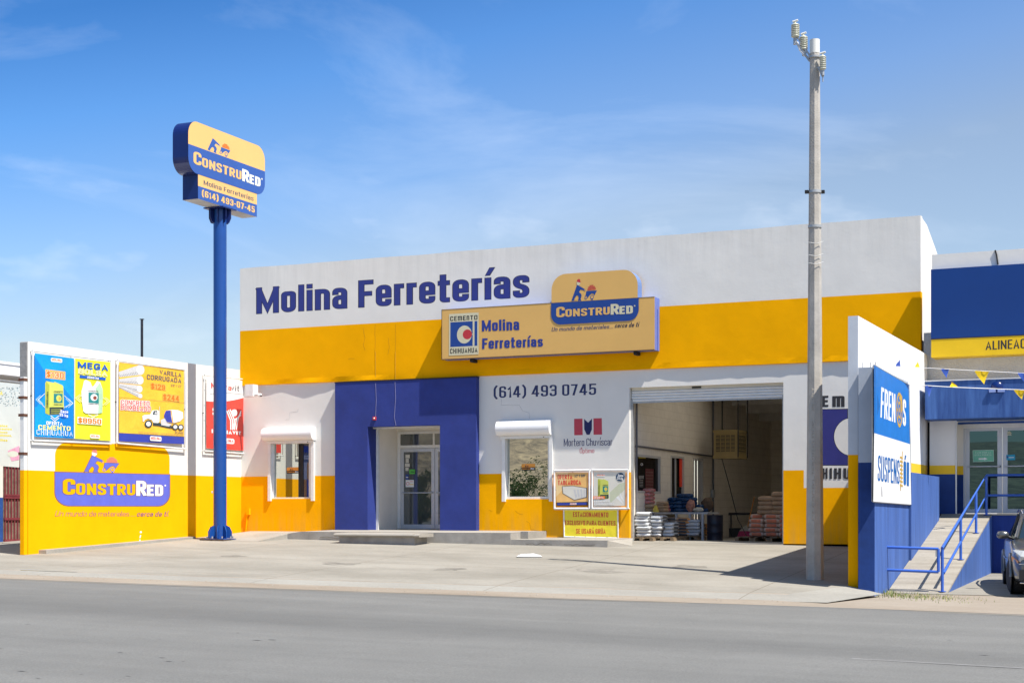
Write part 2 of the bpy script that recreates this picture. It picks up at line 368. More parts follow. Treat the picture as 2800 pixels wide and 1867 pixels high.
# --- a condensed grotesque drawn with strokes; x in 0..1 of the glyph, y 0..1 (cap), X = x-height, D = descender
r_ = .45
def G(w_, *st): return (w_, st)
X_, D_ = 'X', 'D'
GL = {
'A': G(.56, [(0, 0), (.5, 1), (1, 0)], [(.17, .28, 'c'), (.83, .28, 'c')]),
'B': G(.52, [(0, 0), (0, 1), (1, 1, .25), (1, .53, .2), (0, .53)], [(.5, .53), (1, .53, .2), (1, 0, .25), (0, 0)]),
'C': G(.52, [(1, .66, 'n'), (1, 1, .42), (0, 1, .42), (0, 0, .42), (1, 0, .42), (1, .34, 'n')]),
'D': G(.53, [(0, 0), (0, 1), (1, 1, .42), (1, 0, .42), (0, 0), (0, .2)]),
'E': G(.44, [(1, 1), (0, 1), (0, 0), (1, 0)], [(0, .52), (.85, .52)]),
'F': G(.43, [(1, 1), (0, 1), (0, 0)], [(0, .5), (.85, .5)]),
'G': G(.54, [(1, .68, 'n'), (1, 1, .42), (0, 1, .42), (0, 0, .42), (1, 0, .42), (1, .44), (.6, .44)]),
'H': G(.54, [(0, 0), (0, 1)], [(1, 0), (1, 1)], [(0, .52), (1, .52)]),
'I': G(0, [(0, 0), (0, 1)]),
'J': G(.42, [(1, 1), (1, 0, .42), (0, 0, .42), (0, .32, 'n')]),
'K': G(.54, [(0, 0), (0, 1)], [(1, 1), (.05, .42)], [(.35, .6), (1, 0)]),
'L': G(.42, [(0, 1), (0, 0), (1, 0)]),
'M': G(.70, [(0, 0), (0, 1)], [(1, 0), (1, 1)], [(0, 1), (.5, .12), (1, 1)]),
'N': G(.56, [(0, 0), (0, 1)], [(1, 0), (1, 1)], [(0, 1), (1, 0)]),
'O': G(.54, [(.5, 1), (1, 1, .42), (1, 0, .42), (0, 0, .42), (0, 1, .42), (.5, 1)]),
'P': G(.51, [(0, 0), (0, 1), (1, 1, .40), (1, .45, .40), (0, .45)]),
'Q': G(.54, [(.5, 1), (1, 1, .42), (1, 0, .42), (0, 0, .42), (0, 1, .42), (.5, 1)], [(.6, .25), (1, -.05)]),
'R': G(.53, [(0, 0), (0, 1), (1, 1, .40), (1, .47, .40), (0, .47)], [(.5, .47), (1, 0)]),
'S': G(.51, [(1, .70, 'n'), (1, 1, .40), (0, 1, .40), (0, .58, .2), (1, .42, .2), (1, 0, .40), (0, 0, .40), (0, .30, 'n')]),
'T': G(.50, [(0, 1), (1, 1)], [(.5, 1), (.5, 0)]),
'U': G(.53, [(0, 1), (0, 0, .42), (1, 0, .42), (1, 1)]),
'V': G(.55, [(0, 1), (.5, 0), (1, 1)]),
'W': G(.78, [(0, 1), (.26, 0), (.5, .9), (.74, 0), (1, 1)]),
'X': G(.54, [(0, 1), (1, 0)], [(0, 0), (1, 1)]),
'Y': G(.54, [(0, 1), (.5, .45), (1, 1)], [(.5, .45), (.5, 0)]),
'Z': G(.48, [(0, 1), (1, 1), (0, 0), (1, 0)]),
'0': G(.50, [(.5, 1), (1, 1, .42), (1, 0, .42), (0, 0, .42), (0, 1, .42), (.5, 1)]),
'1': G(.26, [(0, .78), (.55, .82), (1, 1), (1, 0)]),
'2': G(.49, [(0, .68, 'n'), (0, 1, .40), (1, 1, .40), (1, .58, .2), (0, 0), (1, 0)]),
'3': G(.49, [(0, .72, 'n'), (0, 1, .40), (1, 1, .40), (1, .53, .2), (.35, .53)], [(.5, .53), (1, .53, .2), (1, 0, .40), (0, 0, .40), (0, .28, 'n')]),
'4': G(.54, [(1, .24), (0, .24), (.62, 1), (.75, 1), (.75, 0)]),
'5': G(.49, [(1, 1), (.06, 1), (.02, .52), (.2, .62, .1), (1, .62, .25), (1, 0, .40), (0, 0, .40), (0, .28, 'n')]),
'6': G(.50, [(1, .72, 'n'), (1, 1, .40), (0, 1, .40), (0, 0, .40), (1, 0, .40), (1, .56, .40), (0, .56)]),
'7': G(.46, [(0, 1), (1, 1), (.35, 0)]),
'8': G(.50, [(.5, 1), (1, 1, .25), (1, .54, .32), (0, .54, .32), (0, 1, .25), (.5, 1)], [(.5, .54), (1, .54, .32), (1, 0, .25), (0, 0, .25), (0, .54, .32), (.5, .54)]),
'9': G(.50, [(0, .28, 'n'), (0, 0, .40), (1, 0, .40), (1, 1, .40), (0, 1, .40), (0, .44, .40), (1, .44)]),
'a': G(.43, [(0, .52, 'n'), (0, X_, .2), (1, X_, .2), (1, 0)], [(1, .40), (0, .40, .16), (0, 0, .18), (1, 0, .18), (1, .2, 'n')]),
'b': G(.44, [(0, 1), (0, 0)], [(0, .35), (0, X_, .32), (1, X_, .32), (1, 0, .32), (0, 0, .32), (0, .35)]),
'c': G(.42, [(1, .47, 'n'), (1, X_, .32), (0, X_, .32), (0, 0, .32), (1, 0, .32), (1, .27, 'n')]),
'd': G(.44, [(1, 1), (1, 0)], [(1, .35), (1, X_, .32), (0, X_, .32), (0, 0, .32), (1, 0, .32), (1, .35)]),
'e': G(.44, [(0, .36), (1, .36), (1, X_, .32), (0, X_, .32), (0, 0, .32), (1, 0, .32), (1, .22, 'n')]),
'f': G(.28, [(1, 1), (.35, 1, .15), (.35, 0)], [(0, .70), (1, .70)]),
'g': G(.44, [(1, X_), (1, D_, .2), (0, D_, .2)], [(1, .35), (1, X_, .32), (0, X_, .32), (0, 0, .32), (1, 0, .32), (1, .35)]),
'h': G(.44, [(0, 1), (0, 0)], [(0, .4), (0, X_, .32), (1, X_, .32), (1, 0)]),
'i': G(0, [(0, 0), (0, X_)], [(0, .97), (0, .99)]),
'í': G(0, [(0, 0), (0, X_)], [(0, .98), ('a', 1.14)]),
'l': G(0, [(0, 0), (0, 1)]),
'm': G(.72, [(0, X_), (0, 0)], [(0, .4), (0, X_, .2), (.5, X_, .2), (.5, 0)], [(.5, .4), (.5, X_, .2), (1, X_, .2), (1, 0)]),
'n': G(.44, [(0, X_), (0, 0)], [(0, .4), (0, X_, .32), (1, X_, .32), (1, 0)]),
'o': G(.44, [(.5, X_), (1, X_, .32), (1, 0, .32), (0, 0, .32), (0, X_, .32), (.5, X_)]),
'p': G(.44, [(0, X_), (0, D_)], [(0, .35), (0, X_, .32), (1, X_, .32), (1, 0, .32), (0, 0, .32), (0, .35)]),
'r': G(.27, [(0, X_), (0, 0)], [(0, .35), (0, X_, .2), (1, X_)]),
's': G(.42, [(1, .52, 'n'), (1, X_, .2), (0, X_, .2), (0, .42, .15), (1, .32, .15), (1, 0, .2), (0, 0, .2), (0, .22, 'n')]),
't': G(.32, [(.35, 1), (.35, 0, .18), (1, 0)], [(0, X_), (1, X_)]),
'u': G(.44, [(0, X_), (0, 0, .32), (1, 0, .32), (1, .42)], [(1, X_), (1, 0)]),
'v': G(.46, [(0, X_), (.5, 0), (1, X_)]),
'k': G(.42, [(0, 0), (0, 1)], [(1, X_), (.05, .42)], [(.35, .42), (1, 0)]),
'x': G(.42, [(0, 0), (1, X_)], [(0, X_), (1, 0)]),
'y': G(.44, [(0, X_), (.5, 0)], [(1, X_), (.3, D_)]),
'(': G(.30, [(1, 1.1), (.1, .85, .42), (.1, .1, .42), (1, -.12)]),
')': G(.30, [(0, 1.1), (.9, .85, .42), (.9, .1, .42), (0, -.12)]),
'-': G(.26, [(0, .42), (1, .42)]),
'.': G(0, [(0, 0), (0, .01)]),
',': G(0, [(0, -.12), (0, .01)]),
'"': G(.16, [(0, .82), (0, 1)], [(1, .82), (1, 1)]),
'/': G(.34, [(0, 0), (1, 1)]),
'=': G(.34, [(0, .35), (1, .35)], [(0, .62), (1, .62)]),
'$': G(.50, [(1, .66, 'n'), (1, .92, .2), (0, .92, .2), (0, .57, .15), (1, .43, .15), (1, .08, .2), (0, .08, .2), (0, .34, 'n')], [(.5, 1.06), (.5, -.06)]),
}
def accented(b, base): GL[b] = (GL[base][0], GL[base][1] + ([('acc',)],))
for b, a in (('Á', 'A'), ('Ú', 'U'), ('Ó', 'O')): accented(b, a)
GL['ó'] = (GL['o'][0], GL['o'][1] + ([('accl',)],))
def layout(txt, t, wide, xh, gap, slant, grow, rnd=1.0, K=.76):
    """outline pieces of a line of text; horizontals are K times as heavy as verticals"""
    polys = []; x = 0; th = t*K
    for ch in txt:
        if ch == ' ': x += .26*wide; continue
        w_, st = GL[ch]; w_ = max(w_*wide, 0); gw = max(w_, t)
        def mx_(f): return x + (t/2 + (gw-t)*f if gw > t else gw/2)
        for s_ in st:
            if s_[0][0] in ('acc', 'accl'):
                o = 0 if s_[0][0] == 'acc' else -(1-xh); cx_ = x+gw/2
                p = [(cx_-t*.35-grow, 1.06+o-grow), (cx_+t*.45+grow, 1.06+o-grow), (cx_+t*1.15+grow, 1.26+o+grow), (cx_+t*.1, 1.26+o+grow)]
                polys.append([(q[0]+slant*q[1], q[1]) for q in p]); continue
            if ch == 'í' and s_[0][1] == .98:
                a = [(x+t*.05-grow, xh+.10-grow), (x+t*.75+grow, xh+.10-grow), (x+t*1.7+grow, 1.13+grow), (x+t*.75, 1.13+grow)]
                polys.append([(q[0]+slant*q[1], q[1]) for q in a]); continue
            pts = []; ymax, ymin = -9, 9; nc = [False, False]
            for i, p in enumerate(s_):
                fx, fy = p[0], p[1]; r = p[2] if len(p) > 2 and p[2] not in ('n', 'c') else 0
                if fy == 'X': yy = xh-th/2; ymax = max(ymax, xh)
                elif fy == 'D': yy = -.24+th/2; ymin = min(ymin, -.24)
                elif fy == 1: yy = 1-th/2; ymax = max(ymax, 1)
                elif fy == 0: yy = th/2; ymin = min(ymin, 0)
                elif len(p) > 2 and p[2] == 'n':
                    yy = fy*(xh/.74 if ch in 'aces' else 1)+(grow if i else -grow)*0; nc[0 if i == 0 else 1] = True
                else: yy = (fy*(xh/.74) if ch in 'abcdeghmnopqrsuy' else th/2+(1-th)*fy)
                pts.append((mx_(fx), yy/K, r*rnd) if r else (mx_(fx), yy/K))
            poly = fillet(pts)
            if ch == '.': poly = [(x+t/2, th/2/K-.001), (x+t/2, th/2/K+.001)]
            if ch == 'i' and s_[0][1] == .97: poly = [(x+t/2, (1-th*.5)/K-.001), (x+t/2, (1-th*.5)/K+.001)]
            if ch in 'i.' and len(poly) == 2 and abs(poly[0][1]-poly[1][1]) < .01: ymin = ymax = -9; ymin = 9
            lo = (ymin if ymin < 9 else -9)-grow; hi = (ymax if ymax > -9 else 9)+grow
            T2 = t+2*grow
            for k, e in ((0, poly[0]), (1, poly[-1])):
                if nc[k]:   # undo the cap that strokep adds, keep only the outline growth
                    p1 = poly[1] if k == 0 else poly[-2]; dd = Vector((p1[0]-e[0], p1[1]-e[1])).normalized()*(T2/2-grow/K)
                    ne = (e[0]+dd.x, e[1]+dd.y)
                    if k == 0: poly = [ne]+poly[1:]
                    else: poly = poly[:-1]+[ne]
            for g in strokep(poly, T2):
                polys.append([(q[0]+slant*min(max(q[1]*K, lo), hi), min(max(q[1]*K, lo), hi)) for q in g])
        x += gw + gap*max(wide, .7)
    return polys, x-gap*max(wide, .7)
# ------------------------------------------------------------------ shared emblems
def tr(x, y):
    """trace coordinates of the painted emblem -> unit frame"""
    u = (x-70)/2137; yb = 1240+5*u; yt = 40+90*u
    return (u, (yb-y)/(yb-yt))
def rrect(u0, v0, u1, v1, r, asp, corners='1111', n=8):
    """rounded rectangle in unit frame; asp = width/height of the frame"""
    rx, ry = r, r*asp; P = []
    for k, (cx_, cy_, a) in enumerate([(u0, v0, 180), (u1, v0, 270), (u1, v1, 0), (u0, v1, 90)]):
        if corners[k] == '0': P.append((cx_, cy_)); continue
        ccx = cx_+(rx if k in (0, 3) else -rx); ccy = cy_+(ry if k in (0, 1) else -ry)
        P += [(ccx+rx*math.cos(R(a+90*i/n)), ccy+ry*math.sin(R(a+90*i/n))) for i in range(n+1)]
    return P
def T_(pts): return [tr(*p) for p in pts]
MAN = [(575, 612), (715, 303), (765, 325), (895, 398), (912, 420), (895, 440), (875, 425), (800, 405), (765, 455), (815, 490), (828, 530), (805, 595), (822, 628), (735, 622), (757, 560), (740, 522), (715, 512), (690, 525), (645, 588), (652, 618)]
CART = [(945, 445), (1203, 455), (1140, 548), (1128, 520), (1082, 500), (1035, 525), (975, 578), (930, 520)]
def emblem(d, q, blue, yellow, bodyblue=None, white=Mwhite, red=Mred, brick=Mpink, face=Mwhite, outline=None, split=.52, asp=1.87, text=None, r=.13, oy=None, helmet=True, yel_text=None, top=True, t=.2, grow=.03):
    """the worker-and-wheelbarrow panel: yellow upper field, blue lower field with the name"""
    sp = lambda pts: [(u, v*split/.515 if v < .515 else split+(v-.515)*(1-split)/.485) for u, v in pts]
    S = lambda pts: [(u, v) for u, v in sp(T_(pts))]
    if top: d.uv([rrect(0, split, 1, 1, r, asp, '0011')], q, yellow)
    if outline: d.uv([rrect(-.006, -.012, 1.006, split+.012, r, asp, '1100')], q, outline)
    d.uv([rrect(0, 0, 1, split, r, asp, '1100')], q, blue)
    if outline:
        d.uv(strokep(S(MAN[:1]+MAN[1:]), .012)+strokep(S(CART), .012, closed=True), q, outline)
    d.uv([S(MAN), S(circ(903, 428, 18, 18, 14))] + ([]), q, bodyblue or blue)
    d.uv([S(CART)], q, bodyblue or blue)
    d.uv(strokep(S([(935, 520), (906, 585), (930, 603), (975, 575)]), .008)+[S(p) for p in ringp(1083, 575, 42, 29)]+[S([(1068, 612), (1098, 612), (1104, 632), (1062, 632)])], q, bodyblue or blue)
    d.uv([S([(645, 590), (700, 528), (740, 530), (752, 560), (735, 612), (660, 612)]) if False else S([(655, 592), (695, 540), (728, 535), (742, 560), (722, 606), (668, 606)])], q, yellow)
    d.uv([S(circ(1083, 575, 28, 28, 16)), S(circ(903, 429, 11, 11, 12))], q, yellow)
    if helmet:
        d.uv([S([(708, 240), (802, 268), (790, 298), (755, 322), (712, 298)])], q, face)
        d.uv([S([(708, 242), (722, 205), (758, 188), (790, 200), (804, 270)])], q, red)
    bricks = []
    for j in range(4):
        y0 = 438-26*j; y1 = y0-22
        for i in range(-4, 4):
            x0 = 1072+(i+(.5 if j % 2 else 0))*32; x1 = x0+28
            hw0 = 108*math.sqrt(max(0, 1-((438-y1)/112)**2))
            x0c, x1c = max(x0, 1072-hw0), min(x1, 1072+hw0)
            if x1c-x0c > 6: bricks.append(S([(x0c, y0), (x1c, y0), (x1c, y1), (x0c, y1)]))
    d.uv(bricks, q, brick)
    f = d.quadmap(q)
    def sub(u0, v0, u1, v1):
        return (u0, v0, u1, v1)
    yt_ = yel_text or yellow
    k = split/.52
    def put(txt, u0, v0, u1, v1, m, tt, w_=1.25):
        for pas in ((1, 0) if outline or oy else (0,)):
            polys, Wd = layout(txt, tt, w_, .74, .10, 0, grow if pas else 0, .9)
            P_ = [[(u0+(u1-u0)*x/Wd, (v0+(v1-v0)*y)*k) for x, y in p] for p in polys]
            V, Fs = union(P_); d.emit([f(v[0], v[1])+d.p.n*(0 if pas else .0004) for v in V], Fs, (outline or oy) if pas else m)
    a = [tr(205, 1030)[1], tr(205, 740)[1]]
    put('C', .062, .175, .160, .418, yt_, .23)
    put('ONSTRU', .168, .175, .676, .352, yt_, .24)
    put('R', .686, .165, .778, .412, white, .25)
    put('ED', .784, .165, .936, .352, white, .27)
    d.k += .0009
    d.uv([circ(.956, .34*k, .008, .008*asp, 12)], q, white)

# the cement emblem: tall blue square with a white ring-like disc and a red core
def cement(d, q, wht, blue, red=None, blk=Mblk, panel=True):
    """q: whole panel. name above and below, blue field, disc, slit"""
    if panel: d.uv([[(0, 0), (1, 0), (1, 1), (0, 1)]], q, wht)
    d.uv([[(.045, .205), (.955, .205), (.955, .80), (.045, .80)]], q, blue)
    d.uv([[(.80, .205), (.86, .205), (.86, .80), (.80, .80)], circ(.52, .49, .25, .215, 30), [(.7, .495), (.82, .495), (.82, .475), (.7, .475)]], q, wht)
    d.uv([circ(.62, .49, .155, .118, 26)], q, red or blue)
    f = d.quadmap(q)
    for txt, v0, v1 in (('CEmEnTO', .83, .94), ('CHIHUAHUA', .045, .165)):
        polys, Wd = layout(txt, .21, 1.35, .98, .16, 0, 0, .4)
        V, Fs = union([[(.04+.92*x/Wd, v0+(v1-v0)*y) for x, y in p] for p in polys])
        d.emit([f(v[0], v[1]) for v in V], Fs, blk)
    d.k += d.LAY

# =================================================================== SETTING
def grid_mesh(name, xs, tfun0, tfun1, nt_, zf, m, **tags):
    mb = MB(); V = []; Fs = []
    for i, x in enumerate(xs):
        a, b = tfun0(x), tfun1(x)
        for j in range(nt_+1):
            t = a+(b-a)*j/nt_; V.append((x, -t, zf(x, -t)))
    n = nt_+1
    for i in range(len(xs)-1):
        for j in range(nt_): Fs.append((i*n+j, i*n+j+1, (i+1)*n+j+1, (i+1)*n+j))
    mb.raw(V, Fs, m); return mb.build(name, **tags)
def frange(a, b, n): return [a+(b-a)*i/n for i in range(n+1)]

# asphalt: worn, streaked along the street
def asphalt():
    m = bpy.data.materials.new('asphalt'); m.use_nodes = True; t = m.node_tree; b = t.nodes['Principled BSDF']; b.inputs['Roughness'].default_value = .85
    b.inputs['Specular IOR Level'].default_value = .25
    tcn = t.nodes.new('ShaderNodeTexCoord'); N = t.nodes.new
    def noi(scale, sc3, det=6, rough=.6, rot=0):
        mpn = N('ShaderNodeMapping'); mpn.inputs['Scale'].default_value = sc3; mpn.inputs['Rotation'].default_value = (0, 0, rot); t.links.new(tcn.outputs['Object'], mpn.inputs[0])
        n = N('ShaderNodeTexNoise'); n.inputs['Scale'].default_value = scale; n.inputs['Detail'].default_value = det; n.inputs['Roughness'].default_value = rough
        t.links.new(mpn.outputs[0], n.inputs[0]); return n
    a = noi(1, (.022, .42, 1), 4, .5, R(-9)); c = noi(1, (.12, 2.2, 1), 5, .6, R(-9)); g = noi(42, (1, 1, 1), 5, .8); h = noi(.9, (1, 1, 1), 6, .7)
    r1 = N('ShaderNodeValToRGB'); r1.color_ramp.elements[0].position = .34; r1.color_ramp.elements[1].position = .64
    r1.color_ramp.elements[0].color = (.134, .133, .125, 1); r1.color_ramp.elements[1].color = (.180, .178, .166, 1); t.links.new(a.outputs[0], r1.inputs[0])
    def mul(prev, n, lo, hi, p0=.35, p1=.65):
        r = N('ShaderNodeMapRange'); r.inputs[1].default_value = p0; r.inputs[2].default_value = p1; r.inputs[3].default_value = lo; r.inputs[4].default_value = hi
        t.links.new(n.outputs[0], r.inputs[0]); v = N('ShaderNodeVectorMath'); v.operation = 'SCALE'; t.links.new(prev, v.inputs[0]); t.links.new(r.outputs[0], v.inputs['Scale']); return v.outputs[0]
    o = mul(r1.outputs[0], c, .97, 1.03); o = mul(o, g, .72, 1.28, .3, .7); o = mul(o, h, .95, 1.05)
    t.links.new(o, b.inputs['Base Color'])
    bp = N('ShaderNodeBump'); bp.inputs['Distance'].default_value = .006; t.links.new(g.outputs[0], bp.inputs['Height']); t.links.new(bp.outputs[0], b.inputs['Normal'])
    return m
Masph = asphalt()
def slabmat(name, c1, c2, jx, jy, ox=0, oy=0, jw=.018, broom=False):
    """cast concrete with joints every jx by jy metres, stains and light wear"""
    m = bpy.data.materials.new(name); m.use_nodes = True; t = m.node_tree; b = t.nodes['Principled BSDF']; b.inputs['Roughness'].default_value = .9
    b.inputs['Specular IOR Level'].default_value = .2
    N = t.nodes.new; tcn = N('ShaderNodeTexCoord')
    n = N('ShaderNodeTexNoise'); n.inputs['Scale'].default_value = .55; n.inputs['Detail'].default_value = 9; n.inputs['Roughness'].default_value = .62
    mpn = N('ShaderNodeMapping'); mpn.inputs['Scale'].default_value = (.7, 1.5, 1) if not broom else (1, 7, 4); t.links.new(tcn.outputs['Object'], mpn.inputs[0]); t.links.new(mpn.outputs[0], n.inputs[0])
    r = N('ShaderNodeValToRGB'); r.color_ramp.elements[0].position = .3; r.color_ramp.elements[1].position = .66
    r.color_ramp.elements[0].color = (*c1, 1); r.color_ramp.elements[1].color = (*c2, 1); t.links.new(n.outputs[0], r.inputs[0])
    g = N('ShaderNodeTexNoise'); g.inputs['Scale'].default_value = 14 ; g.inputs['Detail'].default_value = 8; g.inputs['Roughness'].default_value = .75; t.links.new(tcn.outputs['Object'], g.inputs[0])
    mr = N('ShaderNodeMapRange'); mr.inputs[1].default_value = .3; mr.inputs[2].default_value = .7; mr.inputs[3].default_value = .90; mr.inputs[4].default_value = 1.08; t.links.new(g.outputs[0], mr.inputs[0])
    v = N('ShaderNodeVectorMath'); v.operation = 'SCALE'; t.links.new(r.outputs[0], v.inputs[0]); t.links.new(mr.outputs[0], v.inputs['Scale'])
    col = v.outputs[0]
    if jx:
        sep = N('ShaderNodeSeparateXYZ'); t.links.new(tcn.outputs['Object'], sep.inputs[0])
        def joint(out_, per, off):
            a = N('ShaderNodeMath'); a.operation = 'ADD'; a.inputs[1].default_value = off+1000*per; t.links.new(out_, a.inputs[0])
            p = N('ShaderNodeMath'); p.operation = 'MODULO'; p.inputs[1].default_value = per; t.links.new(a.outputs[0], p.inputs[0])
            q = N('ShaderNodeMath'); q.operation = 'LESS_THAN'; q.inputs[1].default_value = jw; t.links.new(p.outputs[0], q.inputs[0]); return q.outputs[0]
        mxx = N('ShaderNodeMath'); mxx.operation = 'MAXIMUM'; t.links.new(joint(sep.outputs[0], jx, ox), mxx.inputs[0]); t.links.new(joint(sep.outputs[1], jy, oy), mxx.inputs[1])
        mm = N('ShaderNodeMixRGB'); mm.blend_type = 'MULTIPLY'; mm.inputs[2].default_value = (.62, .56, .50, 1)
        t.links.new(mxx.outputs[0], mm.inputs[0]); t.links.new(col, mm.inputs[1]); col = mm.outputs[0]
    t.links.new(col, b.inputs['Base Color'])
    bp = N('ShaderNodeBump'); bp.inputs['Distance'].default_value = .004; t.links.new(g.outputs[0], bp.inputs['Height']); t.links.new(bp.outputs[0], b.inputs['Normal'])
    return m
Mslab = slabmat('forecourt_concrete', (.222, .206, .172), (.320, .299, .256), 4.55, 3.3, 1.2, .4)
Mapron = slabmat('apron_concrete', (.26, .245, .213), (.325, .312, .275), 4.55, 50, 1.2, 0)
Mverge = slabmat('dusty_verge', (.25, .205, .155), (.33, .285, .23), 0, 0)
Mramp = slabmat('broomed_ramp_concrete', (.24, .215, .175), (.36, .33, .275), 0, 0, broom=True)
Mplat = slabmat('platform_concrete', (.29, .27, .23), (.37, .345, .305), 0, 0)
Mdirt = mat('dry_earth', (.30, .235, .17), .95, .25, .3, .02, 3)
Mhill = None
def hillmat():
    m = bpy.data.materials.new('rocky_hillside'); m.use_nodes = True; t = m.node_tree; b = t.nodes['Principled BSDF']; b.inputs['Roughness'].default_value = .95
    N = t.nodes.new; tcn = N('ShaderNodeTexCoord'); mpn = N('ShaderNodeMapping'); mpn.inputs['Scale'].default_value = (.22, .22, .40); t.links.new(tcn.outputs['Object'], mpn.inputs[0])
    n = N('ShaderNodeTexNoise'); n.inputs['Scale'].default_value = 2.2; n.inputs['Detail'].default_value = 10; n.inputs['Roughness'].default_value = .72; n.inputs['Distortion'].default_value = 1.5; t.links.new(mpn.outputs[0], n.inputs[0])
    r = N('ShaderNodeValToRGB'); e = r.color_ramp.elements; e[0].position = .33; e[0].color = (.10, .085, .06, 1); e[1].position = .66; e[1].color = (.42, .33, .20, 1)
    k = e.new(.48); k.color = (.23, .18, .12, 1); t.links.new(n.outputs[0], r.inputs[0]); t.links.new(r.outputs[0], b.inputs['Base Color'])
    return m

# the whole ground, well below the paved surfaces
mb = MB(); XS = frange(-400, 400, 20)
mb.face([(-900, -900, -1.2), (900, -900, -1.2), (900, 900, -1.2), (-900, 900, -1.2)], Mdirt); mb.build('ground', kind='structure')
mb = MB(); V = []; Fs = []
xs_ = [-26+i*2 for i in range(23)]
# forecourt: from under the building to the apron edge
grid_mesh('forecourt', [-14+i*.8125 for i in range(40)]+[18.42], lambda x: -1.0, lambda x: tedge(x)-1.55 if x < 18 else 7.66, 16, gz, Mslab, kind='structure')
grid_mesh('forecourt_apron', frange(-14, 17.69, 30), lambda x: tedge(x)-1.53, lambda x: tedge(x)-.75, 2, lambda x, y: gz(x, y)-.004-.05*max(0, (-y-(tedge(x)-1.53)))**1.5, Mapron, kind='structure')
grid_mesh('forecourt_gutter', frange(-40, 18.42, 40), lambda x: tedge(x)-.82, lambda x: tedge(x)+.25, 3, lambda x, y: roadz(x)+.012+.02*max(0, (tedge(x)+y)), Mverge, kind='structure')
grid_mesh('verge', frange(18.42, 60, 40), lambda x: 6.4, lambda x: tedge(x)+.25, 4, lambda x, y: roadz(x)+.012+(lot2(x, -6.4)-.01-roadz(x)-.012)*max(0, min(1, (tedge(x)+.25+y)/(tedge(x)+.25-6.4))), Mverge, kind='structure')
grid_mesh('neighbour_lot', frange(18.42, 60, 20), lambda x: -1, lambda x: 7.0, 5, lambda x, y: lot2(x, y), Mslab, kind='structure')
grid_mesh('road', frange(-220, 220, 60), lambda x: tedge(min(max(x, -60), 60))-.05, lambda x: 62, 8, lambda x, y: roadz(min(max(x, -60), 60))+.004, Masph, kind='structure')
Mshoulder = slabmat('dusty_asphalt_edge', (.150, .145, .130), (.225, .208, .178), 0, 0)
grid_mesh('road_shoulder', frange(-40, 60, 60), lambda x: tedge(x)+.2, lambda x: tedge(x)+.50+.18*noise.noise(Vector((x*.6, 0, 0)))+.1*noise.noise(Vector((x*2.3, 4, 0))), 1, lambda x, y: roadz(x)+.0085, Mshoulder, kind='structure')
# faint worn lane line near the camera
mb = MB()
a = ground_pt(2330, 1799, lambda x, y: roadz(x)+.008); b_ = ground_pt(2830, 1827, lambda x, y: roadz(x)+.008)
mlane = mat('worn_lane_paint', (.205, .20, .19), .8, .12, 6)
dv = (b_-a); pv = Vector((-dv.y, dv.x, 0)).normalized()*.05
mb.face([a-pv, b_-pv, b_+pv, a+pv], mlane); mb.build('lane_marking', kind='structure')
# sloped side of the forecourt slab at its right front corner
mb = MB()
za_ = lambda x, t: gz(x, -t)
te = tedge(17.69); F1 = (17.69, -(te-1.54), za_(17.69, te-1.54)+.004); F5 = (17.69, -(te-.75), gz(17.69, -(te-.75))-.03)
F2 = (18.42, -7.66, za_(18.42, 7.66)+.002); F3 = (19.08, -7.98, roadz(19)+.10); F4 = (18.55, -(tedge(18.5)-.55), roadz(18.5)+.035)
mb.face([F1, F5, F4], Mapron); mb.face([F1, F4, F3, F2], Mapron)
mb.build('forecourt_flare', kind='structure')

# hillside across the street (seen mirrored in the panes)
V = []; Fs = []; nx, ny = 120, 26
for i in range(nx+1):
    x = -260+520*i/nx
    for j in range(ny+1):
        s_ = j/ny; y = -66-150*s_
        crest = 9.2+10*max(0, min(1, (10-x)/50))+6*noise.noise(Vector((x*.02, 3, 0)))+2.2*noise.noise(Vector((x*.09, 7, 0)))
        z = -.3+crest*(s_**.8)*1.25+1.6*noise.noise(Vector((x*.07, y*.07, 1)))*min(1, s_*4)
        V.append((x, y, z))
for i in range(nx):
    for j in range(ny): Fs.append((i*(ny+1)+j, (i+1)*(ny+1)+j, (i+1)*(ny+1)+j+1, i*(ny+1)+j+1))
mb = MB(); mb.raw(V, Fs, hillmat(), True); mb.build('hills', kind='structure')

# =================================================================== THE STORE
ZT, ZB1, ZB0, ZL = 8.32, 6.60, 5.09, 2.585   # parapet top, yellow band top/bottom, painted dado line
W0 = 18.42
f0 = PY(0.0); fU = PY(-.055); fP = PY(-.18)
store = thing('hardware_store', (0, 0, 0), 'long white and yellow hardware store with a blue entrance portal and open roll-up door', 'building')
# openings in px -> metres
def sx(px, pl=f0): return pl.pt(px, 1400).x
def sz(px, py, pl=f0): return pl.pt(px, py).z
dx0, dx1 = sx(1721), sx(2142); dz1 = sz(2000, 1050)          # roll-up door
w1 = (sx(739), sx(857), sz(800, 1363), sz(800, 1205)); w2 = (sx(1379), sx(1508), sz(1440, 1364), sz(1440, 1192))
px0, px1 = sx(916, fP), sx(1302, fP); pz1 = sz(1100, 1040, fP)
ox0, ox1 = sx(1005, fP), sx(1203, fP); oz1 = sz(1100, 1164, fP)
PZ0 = 1.13                                                      # platform level
TH = .22
MyelF = weathered('front_yellow_paint', Myel, .9, 1.75, (.40, .27, .10), .5); MwallP = weathered('parapet_white_paint', Mwall, 8.33, 7.0, (.45, .44, .41), .30)
mb = MB()
def wallrun(x0, x1, z0, z1):
    """a stretch of lower wall split at the dado line"""
    if z0 < ZL < z1:
        mb.box(x0, x1, 0, TH, z0, ZL, MyelF, skip='t'); mb.box(x0, x1, 0, TH, ZL, z1, Mwall, skip='b')
    else: mb.box(x0, x1, 0, TH, z0, z1, Mwall if z0 >= ZL else MyelF)
